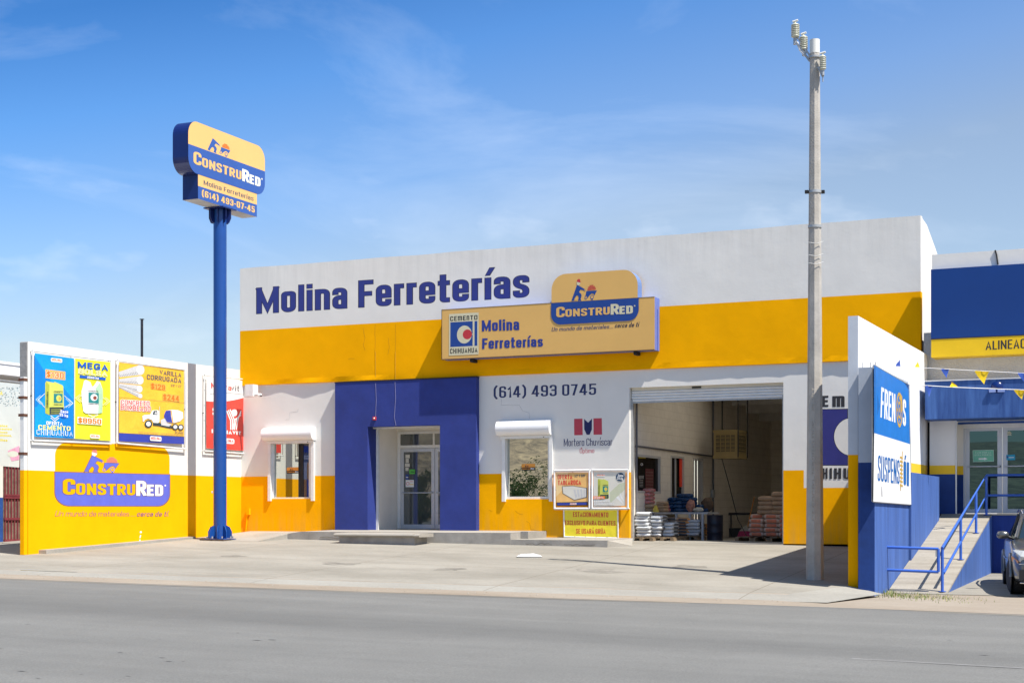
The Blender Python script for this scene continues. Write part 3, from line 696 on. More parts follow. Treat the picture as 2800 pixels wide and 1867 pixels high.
wallrun(0, w1[0], .3, ZB0); wallrun(w1[0], w1[1], .3, w1[2]); wallrun(w1[0], w1[1], w1[3], ZB0)
wallrun(w1[1], px0+.1, .3, ZB0)
wallrun(px1-.1, w2[0], .3, ZB0); wallrun(w2[0], w2[1], .3, w2[2]); wallrun(w2[0], w2[1], w2[3], ZB0)
wallrun(w2[1], dx0, .3, ZB0); wallrun(dx0, dx1, dz1, ZB0)
mb.build('front_wall', store); mb = MB()
lx = sx(2198)
# right of the roll-up door: the painted cement panel drops the white lower
mb.box(dx1, lx, 0, TH, .3, ZL, MyelF); mb.box(dx1, lx, 0, TH, ZL, ZB0, Mwall, skip='b')
zlow = sz(2260, 1333)
mb.box(lx, W0, 0, TH, .3, zlow, MyelF); mb.box(lx, W0, 0, TH, zlow, ZB0, Mwall, skip='b')
mb.build('front_wall', store)
# upper wall stands a few cm proud of the lower one, its lower lip made uneven to wave the shadow edge
mb = MB(); N_ = 90
def wob(x): return .030*noise.noise(Vector((x*1.1, 2, 5)))+.012*noise.noise(Vector((x*3.7, 1, 1)))
V = []; Fs = []
for i in range(N_+1):
    x = W0*i/N_
    V += [(x, .0, ZB0+.001), (x, -.058-wob(x), ZB0+.004), (x, -.058-wob(x), ZB0+.02), (x, -.055, ZB0+.14), (x, -.055, ZB1)]
for i in range(N_):
    for j in range(4): Fs.append((i*5+j, i*5+j+5, i*5+j+6, i*5+j+1))
mb.raw(V, Fs, Myel)
def topz(x): return ZT+.02*noise.noise(Vector((x*.8, 0, 3)))
V = []; Fs = []
for i in range(N_+1):
    x = W0*i/N_; V += [(x, -.055, ZB1), (x, -.055, topz(x)), (x, .16, topz(x)), (x, .16, 5.2)]
for i in range(N_):
    for j in range(3): Fs.append((i*4+j, i*4+j+4, i*4+j+5, i*4+j+1))
mb.raw(V, Fs, MwallP)
mb.face([(0, .16, ZB0), (0, -.055, ZB0), (0, -.055, ZT), (0, .16, ZT)], Mwall)
mb.face([(W0, -.055, ZB1), (W0, .16, ZB1), (W0, .16, ZT), (W0, -.055, ZT)], Mwall)
mb.face([(W0, -.055, ZB0), (W0, .16, ZB0), (W0, .16, ZB1), (W0, -.055, ZB1)], Myel)
mb.build('parapet', store)
# right flank of the parapet, sloping away towards the back
mb = MB(); pr = PX(W0-.02)
prof = [(.16, ZT), (.9, ZT-.05), (2.2, 7.9), (4.5, 7.1), (9, 6.3), (14, 6.0), (14, .3), (.16, .3)]
mb.prism([(W0-.2, y, z) for y, z in prof], (.18, 0, 0), Mwall); mb.build('flank_wall', store)
mb = MB(); mb.prism([(0.02, y, z) for y, z in [(.16, ZT-.02), (4, 7.2), (14, 6), (14, .3), (.16, .3)]], (.18, 0, 0), Mwall); mb.build('flank_wall', store)

# entrance portal
mb = MB()
mb.box(px0, ox0-.0, -.18, 0, .5, pz1, Mblue); mb.box(ox1, px1, -.18, 0, .5, pz1, Mblue); mb.box(ox0, ox1, -.18, .12, oz1, pz1, Mblue)
mb.box(ox0-.14, ox0-.0, .0, .28, .5, oz1+.2, Mblue); mb.box(ox1, ox1+.14, .0, .12, .5, oz1+.2, Mblue)
mb.box(px0-.006, px1+.006, -.192, .0, pz1, pz1+.03, Mbrown)
mb.build('portal', store)
yV = 1.45
Mves = mat('vestibule_white_paint', (.88, .84, .76), .8, .03, 2)
mb = MB(); xa, xb = ox0+.0, ox1+.12
mb.box(xa-.1, xa, .282, yV, PZ0-.3, 4.4, Mves); mb.box(xb, xb+.1, .12, yV, PZ0-.3, 4.4, Mves)
mb.box(xa, xb, .12, yV, oz1+.08, oz1+.2, Mwall)
mb.box(xa, xa+.06, .285, .36, PZ0, oz1+.05, Mframe); mb.box(xb-.055, xb, .125, .20, PZ0, oz1+.05, Mframe)
mb.box(xa, xb, .125, .24, oz1-.04, oz1+.07, Mframe)
mb.box(xa-.1, xb+.1, yV, yV+.12, PZ0-.3, 4.4, Mves)
mb.build('vestibule', store)
mb = MB(); mb.box(xa-.1, xb+.1, -.0, yV, PZ0-.3, PZ0-.002, mat('vestibule_floor_concrete', (.33, .30, .26), .8, .1)); mb.build('vestibule_floor', store)
# doors in the vestibule back
pdv = PY(yV-.02)
ex0 = pdv.pt(1097, 1400).x; exm = pdv.pt(1190.5, 1400).x; dt = pdv.pt(1140, 1231).z; db = PZ0+.02; tt = pdv.pt(1140, 1186).z
lw = exm-ex0
doorset = thing('glazed_double_door', (ex0, yV, PZ0), '', '')
for k_ in ('label', 'category'): del doorset[k_]
doorset.parent = store
mb = MB()
yd = yV-.07
mb.box(ex0-.09, ex0, yd, yV+.0, db, tt+.06, Mframe); mb.box(ex0+2*lw+.01, ex0+2*lw+.1, yd, yV, db, tt+.06, Mframe)
mb.box(ex0, ex0+2*lw+.01, yd+.004, yV, tt, tt+.06, Mframe); mb.box(ex0, ex0+2*lw+.01, yd+.004, yV, dt+.06, dt+.14, Mframe)
mb.box(ex0+lw*.95, ex0+lw*1.0, yd+.002, yV, dt+.14, tt, Mframe)
mb.build('door_frame', doorset)
for a_, b_2 in ((ex0, ex0+lw*.95), (ex0+lw, ex0+2*lw)):
    mb = MB(); mb.face([(a_, yV-.058, dt+.14), (b_2, yV-.016, dt+.14), (b_2, yV-.016, tt), (a_, yV-.058, tt)], Mdoorg); mb.build('transom_pane', doorset)
for k in range(2):
    a = ex0+k*(lw+.005)+.004; b2 = a+lw-.008; mb = MB()
    st = .10
    mb.box(a, a+st, yd+.01, yV-.01, db, dt+.05, Malu); mb.box(b2-st, b2, yd+.01, yV-.01, db, dt+.05, Malu)
    mb.box(a+st, b2-st, yd+.01, yV-.01, dt-.04, dt+.05, Malu); mb.box(a+st, b2-st, yd+.01, yV-.01, db, db+.12, Malu)
    mb.build('door_leaf', doorset)
    mb = MB(); mb.face([(a+st, yV-.058, db+.12), (b2-st, yV-.016, db+.12), (b2-st, yV-.016, dt-.04), (a+st, yV-.058, dt-.04)], Mdoorg); mb.build('door_pane', doorset)
    mb = MB(); hz = db+.98; mb.tube([(a+.05, yd-.03, hz), (b2-.05, yd-.03, hz)], .016, Malu); mb.box(a+.04, a+.07, yd-.03, yd+.01, hz-.02, hz+.02, Malu); mb.box(b2-.07, b2-.04, yd-.03, yd+.01, hz-.02, hz+.02, Malu); mb.build('push_bar', doorset)
# stickers inside the left leaf glass
d = Draw(PY(yV-.062), conv(1000, 1150, 4.75), base=.002)
def q4(x0, y0, x1, y1): return [(x0, y1), (x1, y1), (x1, y0), (x0, y0)]
Mpaper = mat('notice_paper', (.66, .62, .52), .8, .05)
for q in ((517, 440, 572, 485), (520, 490, 560, 548), (512, 555, 572, 598), (517, 607, 557, 650)): d.poly(q4(*q), Mpaper)
d.poly(q4(567, 632, 641, 690), mat('green_notice', (.10, .50, .07), .6, .03)); d.poly(q4(585, 658, 635, 668), Mcharc)
d.poly(q4(519, 696, 557, 762), Msb); d.poly(q4(524, 727, 553, 740), Mwhite)
d.poly(q4(520, 768, 628, 860), Mwvin); d.polys(ringp(547, 814, 22, 16), Mred); d.poly(q4(572, 785, 620, 792), Mpink); d.poly(q4(572, 822, 622, 832), Mny)
d.build('door_stickers', store)

# windows with roller shutter housings
def shutter_window(name, wv, pxl, pxr, pyt, pyb, gl, gr, gt, gb, split_=None):
    x0, x1, z0, z1 = wv
    o = bpy.data.objects.new(name, None); COL.objects.link(o); o.parent = store; o.location = ((x0+x1)/2, 0, z0)
    pp = PY(-.02)
    mb = MB(); yf = .10
    a, b2 = sx(gl, PY(.08)), sx(gr, PY(.08)); c = sz((gl+gr)/2, gb, PY(.08)); e = sz((gl+gr)/2, gt, PY(.08))
    mb.box(x0, a, .03, .12, z0, z1, Mframe); mb.box(b2, x1, .03, .12, z0, z1, Mframe); mb.box(a, b2, .032, .12, z0, c, Mframe); mb.box(a, b2, .032, .12, e, z1, Mframe)
    mb.build('window_frame', o)
    mb = MB(); xm_ = b2+.01 if split_ is None else a+(b2-a)*split_
    mb.face([(a-.01, .085, c-.01), (xm_, .085, c-.01), (xm_, .085, e+.01), (a-.01, .085, e+.01)], Mmir); mb.build('window_pane', o)
    if split_ is not None:
        mb = MB(); mb.face([(xm_+.02, .10, c-.01), (b2+.01, .10, c-.01), (b2+.01, .10, e+.01), (xm_+.02, .10, e+.01)], glassm('navy_screened_glass', (.07, .08, .12), (.006, .018, .075))); mb.build('window_pane', o)
        mb = MB(); mb.box(xm_, xm_+.02, .075, .11, c, e, Mdark); mb.box(xm_+.02, xm_+.15, .085, .0995, c, e, Mdark); mb.build('meeting_stile', o)
    for s_, xx in ((-1, x0), (1, x1)):
        mb = MB(); mb.box(xx-.045, xx+.045, -.06, .03, z0-.06, z1+.05, Mframe); mb.build('guide_rail', o)
    hx0, hx1 = sx(pxl, PY(-.16)), sx(pxr, PY(-.16)); t_, b_2 = sz((pxl+pxr)/2, pyt, PY(-.1)), sz((pxl+pxr)/2, pyb, PY(-.1))
    h = t_-b_2; mb = MB(); dpt = .26
    prof = [(0, b_2), (-.06, b_2)] + [(-dpt+.13-.13*math.cos(R(90-k*9))*1.0 if False else -(.10+.16*math.sin(R(k*9))), (b_2+h*.5)-h*.5*math.cos(R(k*9))) for k in range(0, 21)] + [(-.10, t_), (0, t_)]
    mb.prism([(hx0, y, z) for y, z in prof], (hx1-hx0, 0, 0), Mwhite)
    ob = mb.build('shutter_box', o)
    mb = MB(); mb.box(hx0+.06, hx1-.03, -.075, -.02, b_2-.075, b_2-.005, Mframe); mb.box(hx1-.22, hx1-.20, -.085, -.075, b_2-.06, b_2-.04, Mdark); mb.build('shutter_bottom_bar', o)
    return o
shutter_window('shutter_window', w1, 718, 855, 1169, 1204, 751, 847, 1213, 1359, split_=.68)
shutter_window('shutter_window', w2, 1358, 1504, 1150, 1190, 1388, 1500, 1199, 1357)
# stickers on the two window panes
def sticker(px, py, w_, h_, name='pane_sticker'):
    d = Draw(PY(.085), base=.001); q = [(px-w_/2, py+h_/2), (px+w_/2, py+h_/2-1), (px+w_/2, py-h_/2-1), (px-w_/2, py-h_/2)]
    emblem(d, q, Mblk, mat('orange_sticker', (.80, .33, .05), .5, .03), r=.08, t=.3, split=.47)
    d.build(name, store)
sticker(801, 1286, 34, 17); sticker(1444.5, 1277, 37, 18)
d = Draw(PY(.085), base=.001); d.text('abierto', [(1471, 1284), (1483, 1284), (1483, 1279), (1471, 1279)], Mcream) if False else d.poly(q4(1471, 1279, 1483, 1284), Mcream); d.build('pane_sticker', store)
# interior side, dark, so panes close a room
mb = MB(); mb.box(.05, W0-.25, .0+TH, TH+.01, ZB0-.2, 6.3, Mint); mb.build('inner_lintel', store)

# painted lettering on the front
d = Draw(fU, conv(680, 720, 2.94), base=.001)
d.text('Molina Ferreterías', [(64, 405), (2252, 269), (2252, 45), (64, 199)], Mlet, t=.195, outline=.022, om=Mbrown, xh=.775, wide=1.22, gap=.10)
d.build('painted_name', store)
d = Draw(f0, conv(1280, 1000, 3.137), base=.001)
Mnav = mat('phone_number_paint', (.022, .035, .12), .7, .05)
d.text('(614) 493 0745', [(217, 276), (1098, 247), (1098, 152), (217, 178)], Mnav, t=.165, wide=1.08)
d.build('painted_phone_number', store)
d = Draw(f0, conv(1280, 1000, 3.137), base=.001)
Mlr = mat('logo_red_paint', (.50, .055, .085), .7, .04); Mln = mat('logo_navy_paint', (.012, .018, .10), .7, .04)
d.poly([(910, 595), (983, 593), (981, 452), (909, 454)], Mlr); d.poly([(1076, 590), (1149, 589), (1147, 448), (1075, 450)], Mlr)
d.poly([(1018, 591), (996, 545), (995, 455), (1030, 487), (1062, 452), (1062, 545), (1042, 590)], Mln)
d.text('Mortero Chuvíscar', [(821, 689), (1236, 681), (1236, 617), (821, 625)], Mln, t=.115, xh=.68, wide=.95)
d.text('Optimo', [(958, 748), (1082, 745), (1082, 706), (958, 709)], Mlr, t=.10, xh=.68, wide=.95)
d.poly([(971, 700), (980, 700), (975, 707), (968, 707)], Mlr)
d.build('painted_mortar_logo', store)
# painted cement emblem right of the door
d = Draw(f0, conv(2230, 1000, 3.921), base=.001)
x0l = -34-0; Mlb = mat('emblem_blue_paint', (.028, .03, .19), .7, .05)
d.poly([(60, 1068), (348, 1068), (348, 458), (60, 463)], Mblk)
d.poly([(-60, 1062), (342, 1062), (342, 466), (-60, 472)], Mlb)
cir = circ(392, 760, 192, 202, 48)
d.poly([p for p in circ(392, 760, 198, 208, 48)], Mblk); d.poly(cir, Mwall)
d.poly([(365, 1070), (420, 1070), (420, 458), (365, 458)], Mwall)
for ch_, xa_, xb_ in (('C', -35, 25), ('E', 68, 138), ('m', 180, 312), ('E', 358, 424), ('n', 468, 548), ('T', 585, 650), ('O', 690, 762)):
    d.text(ch_, [(xa_, 441), (xb_, 440), (xb_, 318), (xa_, 322)], Mcharc, t=.26, xh=.98, wide=1.25, rnd=.35)
for k_, (ch_, xa_, xb_) in enumerate((('C', 2, 55), ('H', 74, 130), ('I', 150, 177), ('H', 198, 276), ('U', 298, 376), ('A', 398, 474), ('H', 496, 572), ('U', 594, 668), ('A', 690, 764))):
    d.text(ch_, [(xa_, 1212), (xb_, 1211), (xb_, 1094), (xa_, 1096)], Mcharc, t=.22, wide=1.0, rnd=.4)
d.build('painted_cement_emblem', store)
# thin wires and a small red bell over the portal
mb = MB()
Mwire = mat('thin_grey_cable', (.12, .12, .14), .6, .05)
cv3 = conv(640, 1000, 3.1353); pp = PY(-.185)
mb.tube([pp.pt(*cv3(*p)) for p in ((1213, 150), (1219, 290), (1213, 438))], .005, mat('pale_cable', (.25, .25, .42), .6, .05), 5)
mb.tube([pp.pt(*cv3(*p)) for p in ((1380, 140), (1385, 280), (1374, 440), (1388, 512))], .005, MAT['pale_cable'], 5)
mb.tube([fU.pt(*cv3(1213, -120), .006), fU.pt(*cv3(1214, 130), .006)], .004, mat('painted_cable', (.55, .34, .03), .6, .05), 5)
mb.tube([fU.pt(*cv3(1384, -120), .006), fU.pt(*cv3(1384, 128), .006)], .004, MAT['painted_cable'], 5)
mb.build('wall_cable', store)
c = pp.pt(*cv3(1206, 450)); mb = MB(); mb.box(c.x-.045, c.x+.045, -.215, -.18, c.z-.045, c.z+.045, Mred); mb.lathe((c.x, -.215, c.z), [(.022, 0), (.018, .012), (0, .016)], Mwhite, 12, (0, -1, 0)); mb.build('alarm_button', store)
mb = MB(); pc = f0.pt(681, 1398); pe = f0.pt(677, 1452)
mb.box(pc.x-.05, pc.x+.05, -.07, 0, pc.z-.09, pc.z+.09, Myel); mb.tube([(pc.x-.03, -.035, pc.z-.08), (pe.x-.05, -.035, pe.z-.1)], .02, Myel, 8); mb.build('conduit_box', store)

# roll-up door: curtain lifted, its last slats hanging under the lintel
mb = MB(); zb = sz(1735, 1083, PY(.1)); zt = dz1+.06; zq = dz1-.29
k = 0; z = zt
for a, b2, m in ((zt, dz1-.07, mat('shutter_cream', (.66, .62, .52), .5, .04)),): mb.box(dx0+.02, dx1-.02, .10, .20, b2, a, m)
z = dz1-.07
while z > zq:
    mb.lathe((dx0+.02, .135, z-.035), [(.034, 0), (.034, dx1-dx0-.04)], Mframe, 10, (1, 0, 0)); z -= .068
mb.box(dx0+.02, dx1-.02, .11, .16, z-.035, z+.005, Mgalv)
mb.box((dx0+dx1)/2-.35, (dx0+dx1)/2-.12, .085, .10, dz1-.06, dz1-.02, Mdark)
mb.build('rollup_door', store)
for xx in (dx0, dx1-.05):
    mb = MB(); mb.box(xx, xx+.05, .10, .20, .55, zq, Mgalv); mb.build('door_track', store)
# platform, steps, ramp in front of the store
def platform():
    mb = MB()
    y1 = -1.75
    a = ground_pt(780, 1488); xs0 = sx(786, PY(y1)); xs1 = sx(1396, PY(y1)); xr = sx(690)
    zt = lambda y: PZ0+.024*y
    def slab(x0, x1, z0, zt0, zt1):
        mb.hexa([(x0, y1, z0), (x1, y1, z0), (x1, .0, z0), (x0, .0, z0)], m=Mplat) if False else None
        p = [(x0, y1, z0), (x1, y1, z0), (x1, 0, z0), (x0, 0, z0), (x0, y1, zt0-.035), (x1, y1, zt1-.035), (x1, 0, zt1), (x0, 0, zt0)]
        mb.hexa(p, Mconc); mb.raw([(x0, y1+.01, zt0-.030), (x1, y1+.01, zt1-.030), (x1, -.0, zt1+.004), (x0, -.0, zt0+.004)], [(0, 1, 2, 3)], Mplat)
    xm = sx(917)
    slab(xs0, xm, .4, PZ0-.055, PZ0); slab(xm, xs1, .4, PZ0, PZ0)
    mb.build('slab', plat); 
    # left approach: a sloping wedge that dies into the forecourt
    mb = MB(); x0 = sx(676); g0 = lambda x, y: gz(x, y)
    A = [(xs0, 0, PZ0-.05), (xs0, y1, PZ0-.09), (xs0-.25, y1-1.0, g0(xs0, y1-1.0)+.006), (x0+.1, y1-.75, g0(x0, y1-.75)+.006), (x0+.1, 0, g0(x0, 0)+.06)]
    mb.face([A[1], A[2], (xs0, y1, g0(xs0, y1))], Mplat)
    mb.face([A[4], A[3], A[2], A[1], A[0]][::-1] if False else [A[0], A[4], A[3], A[2], A[1]], Mplat); mb.build('approach_ramp', plat)
    # right end: one lower step, then a still lower curb along the wall
    mb = MB(); x2 = sx(1455, PY(-.9)); mb.box(xs1+.003, x2, -1.15, 0, .4, PZ0-.005, Mconc); mb.box(xs1+.003, x2-.003, -1.147, 0, PZ0-.005, PZ0, Mplat); mb.build('end_step', plat)
    mb = MB(); x3 = sx(1671, PY(-1.5)); x4 = sx(1726); z3 = PZ0-.165
    mb.hexa([(xs1+.002, -1.74, .4), (x3, -1.74, .4), (x3, 0, .4), (xs1+.002, 0, .4), (xs1+.002, -1.74, z3-.03), (x3, -1.74, z3-.03), (x3, 0, z3), (xs1+.002, 0, z3)], Mconc)
    mb.face([(xs1+.002, -1.73, z3-.026), (x3, -1.73, z3-.026), (x3, 0, z3+.004), (xs1+.002, 0, z3+.004)], Mplat)
    mb.face([(x3, -1.74, z3-.03), (x3+.42, -1.2, gz(x3, -1.4)+.01), (x4, 0, gz(x4, 0)+.01), (x3, 0, z3)], Mplat)
    mb.face([(x3, -1.74, z3-.03), (x3, -1.74, .4), (x3+.42, -1.2, gz(x3, -1.4)+.008)], Mplat)
    mb.build('side_curb', plat)
    # crack lines along the front
    mb = MB()
    for x0_, x1_, z_ in ((xm+.6, xs1-2.4, .96), (xs1+.4, xs1+1.1, .84), (xs1+1.4, xs1+2.2, .83), (xm+3.6, xm+4.6, .80)):
        pts = [(x0_+(x1_-x0_)*i/14, y1-.012, z_+.02*noise.noise(Vector((i*.7, x0_, 0)))*2.2) for i in range(15)]
        mb.tube(pts, .006, mat('crack_in_concrete', (.10, .09, .075), .9, .1), 4); mb.build('crack', plat); mb = MB()
plat = thing('entrance_platform', (3.5, -1, .8), 'low grey concrete platform with a sloped left end below the portal', 'platform')
platform()
# loose concrete step lying before the platform
mb = MB(); pst = PY(-2.5); sx0, sx1 = sx(921, pst), sx(1154, pst); zz = gz(sx0, -2.3)
mb.box(sx0+.1, sx1-.18, -2.55, -1.9, zz-.2, zz+.17, Mconc)
step = mb.build('concrete_step', org=(sx0+1, -2.2, zz), label='loose grey concrete step with a chipped corner in front of the platform', category='step')
mb = MB(); V = []
prof = [(-2.62, zz+.155), (-2.66, zz+.19), (-2.64, zz+.225), (-2.55, zz+.238), (-1.85, zz+.245), (-1.85, zz+.155)]
mb.prism([(sx0, y, z) for y, z in prof], (sx1-sx0-.17, 0, 0), Mplat)
mb.prism([(sx1-.165, y*.96-.09, z-.008) for y, z in prof], (.15, 0, 0), Mplat)
mb.build('step_tread', step)
# plastic bag
mb = MB(); c = ground_pt(1447, 1521)
mbag = mat('thin_white_plastic', (.80, .82, .84), .35, .05, 8)
V = []; Fs = []
for i in range(19):
    for j in range(9):
        u, v = i/18, j/8; e = math.sin(math.pi*u)**.6*math.sin(math.pi*v)**.6
        V.append(c+RT*((u-.5)*.56)+FW*((v-.5)*.42)+UP*(.004+.06*e*(1+.7*noise.noise(Vector((u*5, v*4, 2))))))
for i in range(18):
    for j in range(8): Fs.append((i*9+j, (i+1)*9+j, (i+1)*9+j+1, i*9+j+1))
mb.raw(V, Fs, mbag, True); mb.build('plastic_bag', org=c, label='crumpled white plastic bag lying on the concrete forecourt', category='bag')
# small litter and pebbles
mb = MB(); rr = random.Random(3)
for i in range(420):
    x = rr.uniform(-1, 18); t = tedge(x)-rr.uniform(-.2, 1.0)**1 if i % 3 else rr.uniform(2, tedge(x)-1); z = (gz(x, -t) if t < tedge(x)-1.5 else roadz(x)+.03)
    s_ = rr.uniform(.005, .014); mb.lathe((x, -t, z-.004), [(s_, 0), (s_*.8, s_*.6), (s_*.2, s_*.9)], Mverge if i % 4 else Mconc, 5)
mb.build('scattered_gravel', kind='stuff', label='small pebbles and grit scattered along the forecourt edge')

# hairline cracks and conduit scars in the render coat of the store
def crack(pts, cvf, pl, m, r=.004):
    P_ = []
    for i in range(len(pts)-1):
        a, b2 = pts[i], pts[i+1]
        for k in range(6):
            u = k/6; P_.append(pl.pt(*cvf(a[0]+(b2[0]-a[0])*u+rk.uniform(-2, 2), a[1]+(b2[1]-a[1])*u+rk.uniform(-2, 2)), .0))
    P_.append(pl.pt(*cvf(*pts[-1]), .0)); mb = MB(); mb.tube(P_, r, m, 4); mb.build('crack', store)
rk = random.Random(9)
mcy = mat('crack_in_yellow', (.42, .20, .005), .95, .1); mcw = mat('crack_in_white', (.40, .40, .39), .95, .1)
ca, cb2, cc = conv(680, 720, 2.94), conv(1280, 1000, 3.137), conv(640, 1000, 3.135)
for pts in ([(1017, 490), (1017, 745)], [(1180, 490), (1180, 740)], [(920, 520), (935, 600), (922, 650), (936, 700)], [(1125, 600), (1130, 680), (1118, 735)], [(800, 770), (830, 762), (850, 768)]): crack(pts, ca, fU, mcy, .0035)
for pts in ([(285, 280), (285, 335), (440, 338), (465, 385), (525, 405), (528, 450)],): crack(pts, cb2, f0, mcw, .003)
for pts in ([(400, 1240), (440, 1268), (470, 1272)], [(500, 1330), (530, 1350), (538, 1400), (600, 1412)], [(180, 1235), (205, 1245)]): crack(pts, cb2, f0, mcy, .003)
for pts in ([(440, 462), (470, 458), (478, 400), (545, 392), (550, 365)],): crack(pts, cc, f0, mcw, .003)
# dark flecks of tar and rubber on the asphalt
mb = MB(); rr = random.Random(21); mtf = mat('tar_fleck', (.035, .035, .035), .9, .2)
for i in range(20):
    px_, py_ = (rr.uniform(0, 900), rr.uniform(1720, 1860)) if i % 3 else (rr.uniform(0, 2800), rr.uniform(1690, 1860))
    p = ground_pt(px_, py_, lambda x, y: roadz(x)+.006); l, w_ = rr.uniform(.015, .07), rr.uniform(.006, .018); a = rr.uniform(-.3, .3)
    mb.face([p+Vector((math.cos(a+t)*l if k % 2 == 0 else math.cos(a+t)*w_, math.sin(a+t)*w_*1.5, .001)) for k, t in enumerate((0, 1.5, 3.1, 4.6))], mtf)
mb.build('tar_flecks', kind='stuff', label='small dark flecks of tar on the asphalt')
# faint oil stains on the forecourt
mos = mat('oil_stain', (.225, .208, .176), .9, .25, 3)
for (px_, py_, r) in ((930, 1540, .5), (1620, 1560, .6), (1890, 1548, .45), (1240, 1556, .35), (640, 1520, .3)):
    c = ground_pt(px_, py_); mb = MB(); n = 26; k0 = rr.uniform(0, 9)
    P_ = []
    for i in range(n):
        a = 2*math.pi*i/n; q = r*(.6+.55*noise.noise(Vector((math.cos(a)*1.5, math.sin(a)*1.5, k0)))); x, y = c.x+math.cos(a)*q*1.3, c.y+math.sin(a)*q
        P_.append((x, y, gz(x, y)+.003))
    mb.face(P_, mos); mb.build('oil_patch', kind='structure')

# =================================================================== PERIMETER WALL (left)
wl = thing('perimeter_wall', (0, -4, .8), 'white over yellow boundary wall on the left with three banner frames and a painted emblem', 'wall')
fL = PX(0.0); YL = -8.41
zt0 = fL.pt(82, 934).z; zt1 = fL.pt(672, 1014).z; zd0 = fL.pt(82, 1285).z; zd1 = fL.pt(670, 1304).z
mb = MB()
def wseg(za0, za1, zb0, zb1, m):
    mb.hexa([(-.22, YL, za0), (0, YL, za0), (0, 0, za1), (-.22, 0, za1), (-.22, YL, zb0), (0, YL, zb0), (0, 0, zb1), (-.22, 0, zb1)], m)
wseg(.2, .2, zd0, zd1, Myel); wseg(zd0, zd1, zt0, zt1, Mwall); mb.build('wall_body', wl)
# shade of the upper end face painted as a grey slab, and rusty gate hinges
mb = MB(); mb.box(-.225, -.02, YL-.015, YL, zt0-1.0, zt0-.02, mat('shaded_end_grey', (.30, .29, .28), .95, .15, 6, .01, 20)); mb.build('shaded_end', wl)
mb = MB(); c = fL.pt(90, 1517)
mb.hexa([(0, YL+.35, .2), (.22, YL+.35, .2), (.22, -2.4, .2), (0, -2.4, .2), (0, YL+.35, gz(0, YL)+.10), (.22, YL+.35, gz(0, YL)+.10), (.22, -2.4, gz(0, -2.4)+.05), (0, -2.4, gz(0, -2.4)+.05)], Mplat); mb.build('footing_curb', wl)
d = Draw(fL, conv(140, 1200, 6.8176), base=.001)
EQ = [(70, 1240), (2207, 1245), (2207, 130), (70, 40)]
emblem(d, EQ, mat('wall_logo_blue', (.11, .13, .56), .7, .06), Myel, outline=Mtan, white=Mwhite, red=Mpink, face=Mwhite, r=.115, t=.2)
d.text('Un mundo de materiales', [(62, 1436), (1450, 1433), (1430, 1345), (82, 1332)], mat('slogan_violet', (.16, .09, .22), .7, .06), t=.075, xh=.66, slant=.12, wide=1.15)
d.text('...', [(1480, 1435), (1562, 1435), (1562, 1345), (1480, 1345)], MAT['slogan_violet'], t=.09, wide=1)
d.text('cerca de tí.', [(1590, 1436), (2185, 1436), (2195, 1348), (1600, 1345)], MAT['slogan_violet'], t=.13, xh=.66, slant=.12, wide=1.15)
cvz = conv(140, 1200, 6.8176)
d.build('painted_emblem', wl)
d = Draw(fL, base=.001); d.polys([circ(385, 1454, 3, n=8), [(383, 1462), (386, 1462), (384, 1470), (381, 1470)], [(381, 1474), (384, 1474), (384, 1483), (381, 1483)]], Mwhite); d.build('paint_drip', wl)

def banner_frame(name, label, corners, cvf, frame_off, plane_ctor, wall_c, drawfn, tube=.022, group=None, bars=False, inset=None):
    """steel tube frame on stand-offs with a vinyl banner tied inside it"""
    pl = plane_ctor(wall_c); n = pl.n
    plf = Pl(pl.ax, wall_c + (frame_off if pl.ax != 1 else -frame_off))
    P_ = [plf.pt(*cvf(*c)) for c in corners]
    ctr = sum(P_, Vector())/4
    o = thing(name, ctr, label, 'banner', group)
    mb = MB()
    for i in range(4): mb.tube([P_[i], P_[(i+1) % 4]], tube, Mframe, 6, smooth=False)
    for i in range(4):
        for q in (P_[i]*.9+ctr*.1, (P_[i]+P_[(i+1) % 4])/2):
            q2 = q.copy(); 
        q = P_[i]; mb.tube([q, q - n*(frame_off-.004)], tube*.7, Mframe, 6)
        mm = (P_[i]+P_[(i+1) % 4])/2; mb.tube([mm, mm - n*(frame_off-.004)], tube*.5, Mdark, 6)
    mb.build('frame', o)
    d = Draw(plf, cvf, base=.0)
    drawfn(d); d.build('vinyl_banner', o)
    mb = MB()
    for i in range(4):
        for k in range(5):
            q = P_[i]*(1-k/5)+P_[(i+1) % 4]*(k/5); mb.box(q.x-.014, q.x+.014, q.y-.014, q.y+.014, q.z-.02, q.z+.02, Mgalv)
    mb.build('tie', o)
    return o
Mcyan = mat('poster_cyan', (.005, .33, .80), .4, .12, 1.2, bump2=.02, bs2=3); Mcy2 = mat('poster_deep_cyan', (.004, .21, .62), .4, .08, 1.2)
Mlime = mat('poster_lime', (.80, .78, .03), .45, .06, 2, bump2=.02, bs2=3); Mppy = mat('poster_amber', (.88, .50, .045), .45, .07, 2, bump2=.025, bs2=3)
Mor = mat('poster_orange', (.90, .18, .02), .45, .05); Morl = mat('poster_orange_light', (.95, .42, .08), .45, .05)
Mpb = mat('poster_blue_text', (.005, .10, .50), .45, .04); Mgrt = mat('poster_grey_text', (.10, .10, .12), .5, .05)
Mbagl = mat('cement_bag_lime', (.60, .64, .12), .5, .06, 3); Mbagd = mat('cement_bag_lime_side', (.42, .46, .06), .5, .06, 3)
Mteal = mat('poster_teal', (.02, .22, .22), .5, .06); Mpgrn = mat('sack_pale_green', (.42, .62, .42), .5, .1, 4)
Mpsl = mat('poster_slate', (.03, .05, .06), .5, .05); Mply = mat('poster_pale_yellow', (.88, .82, .30), .45, .04)
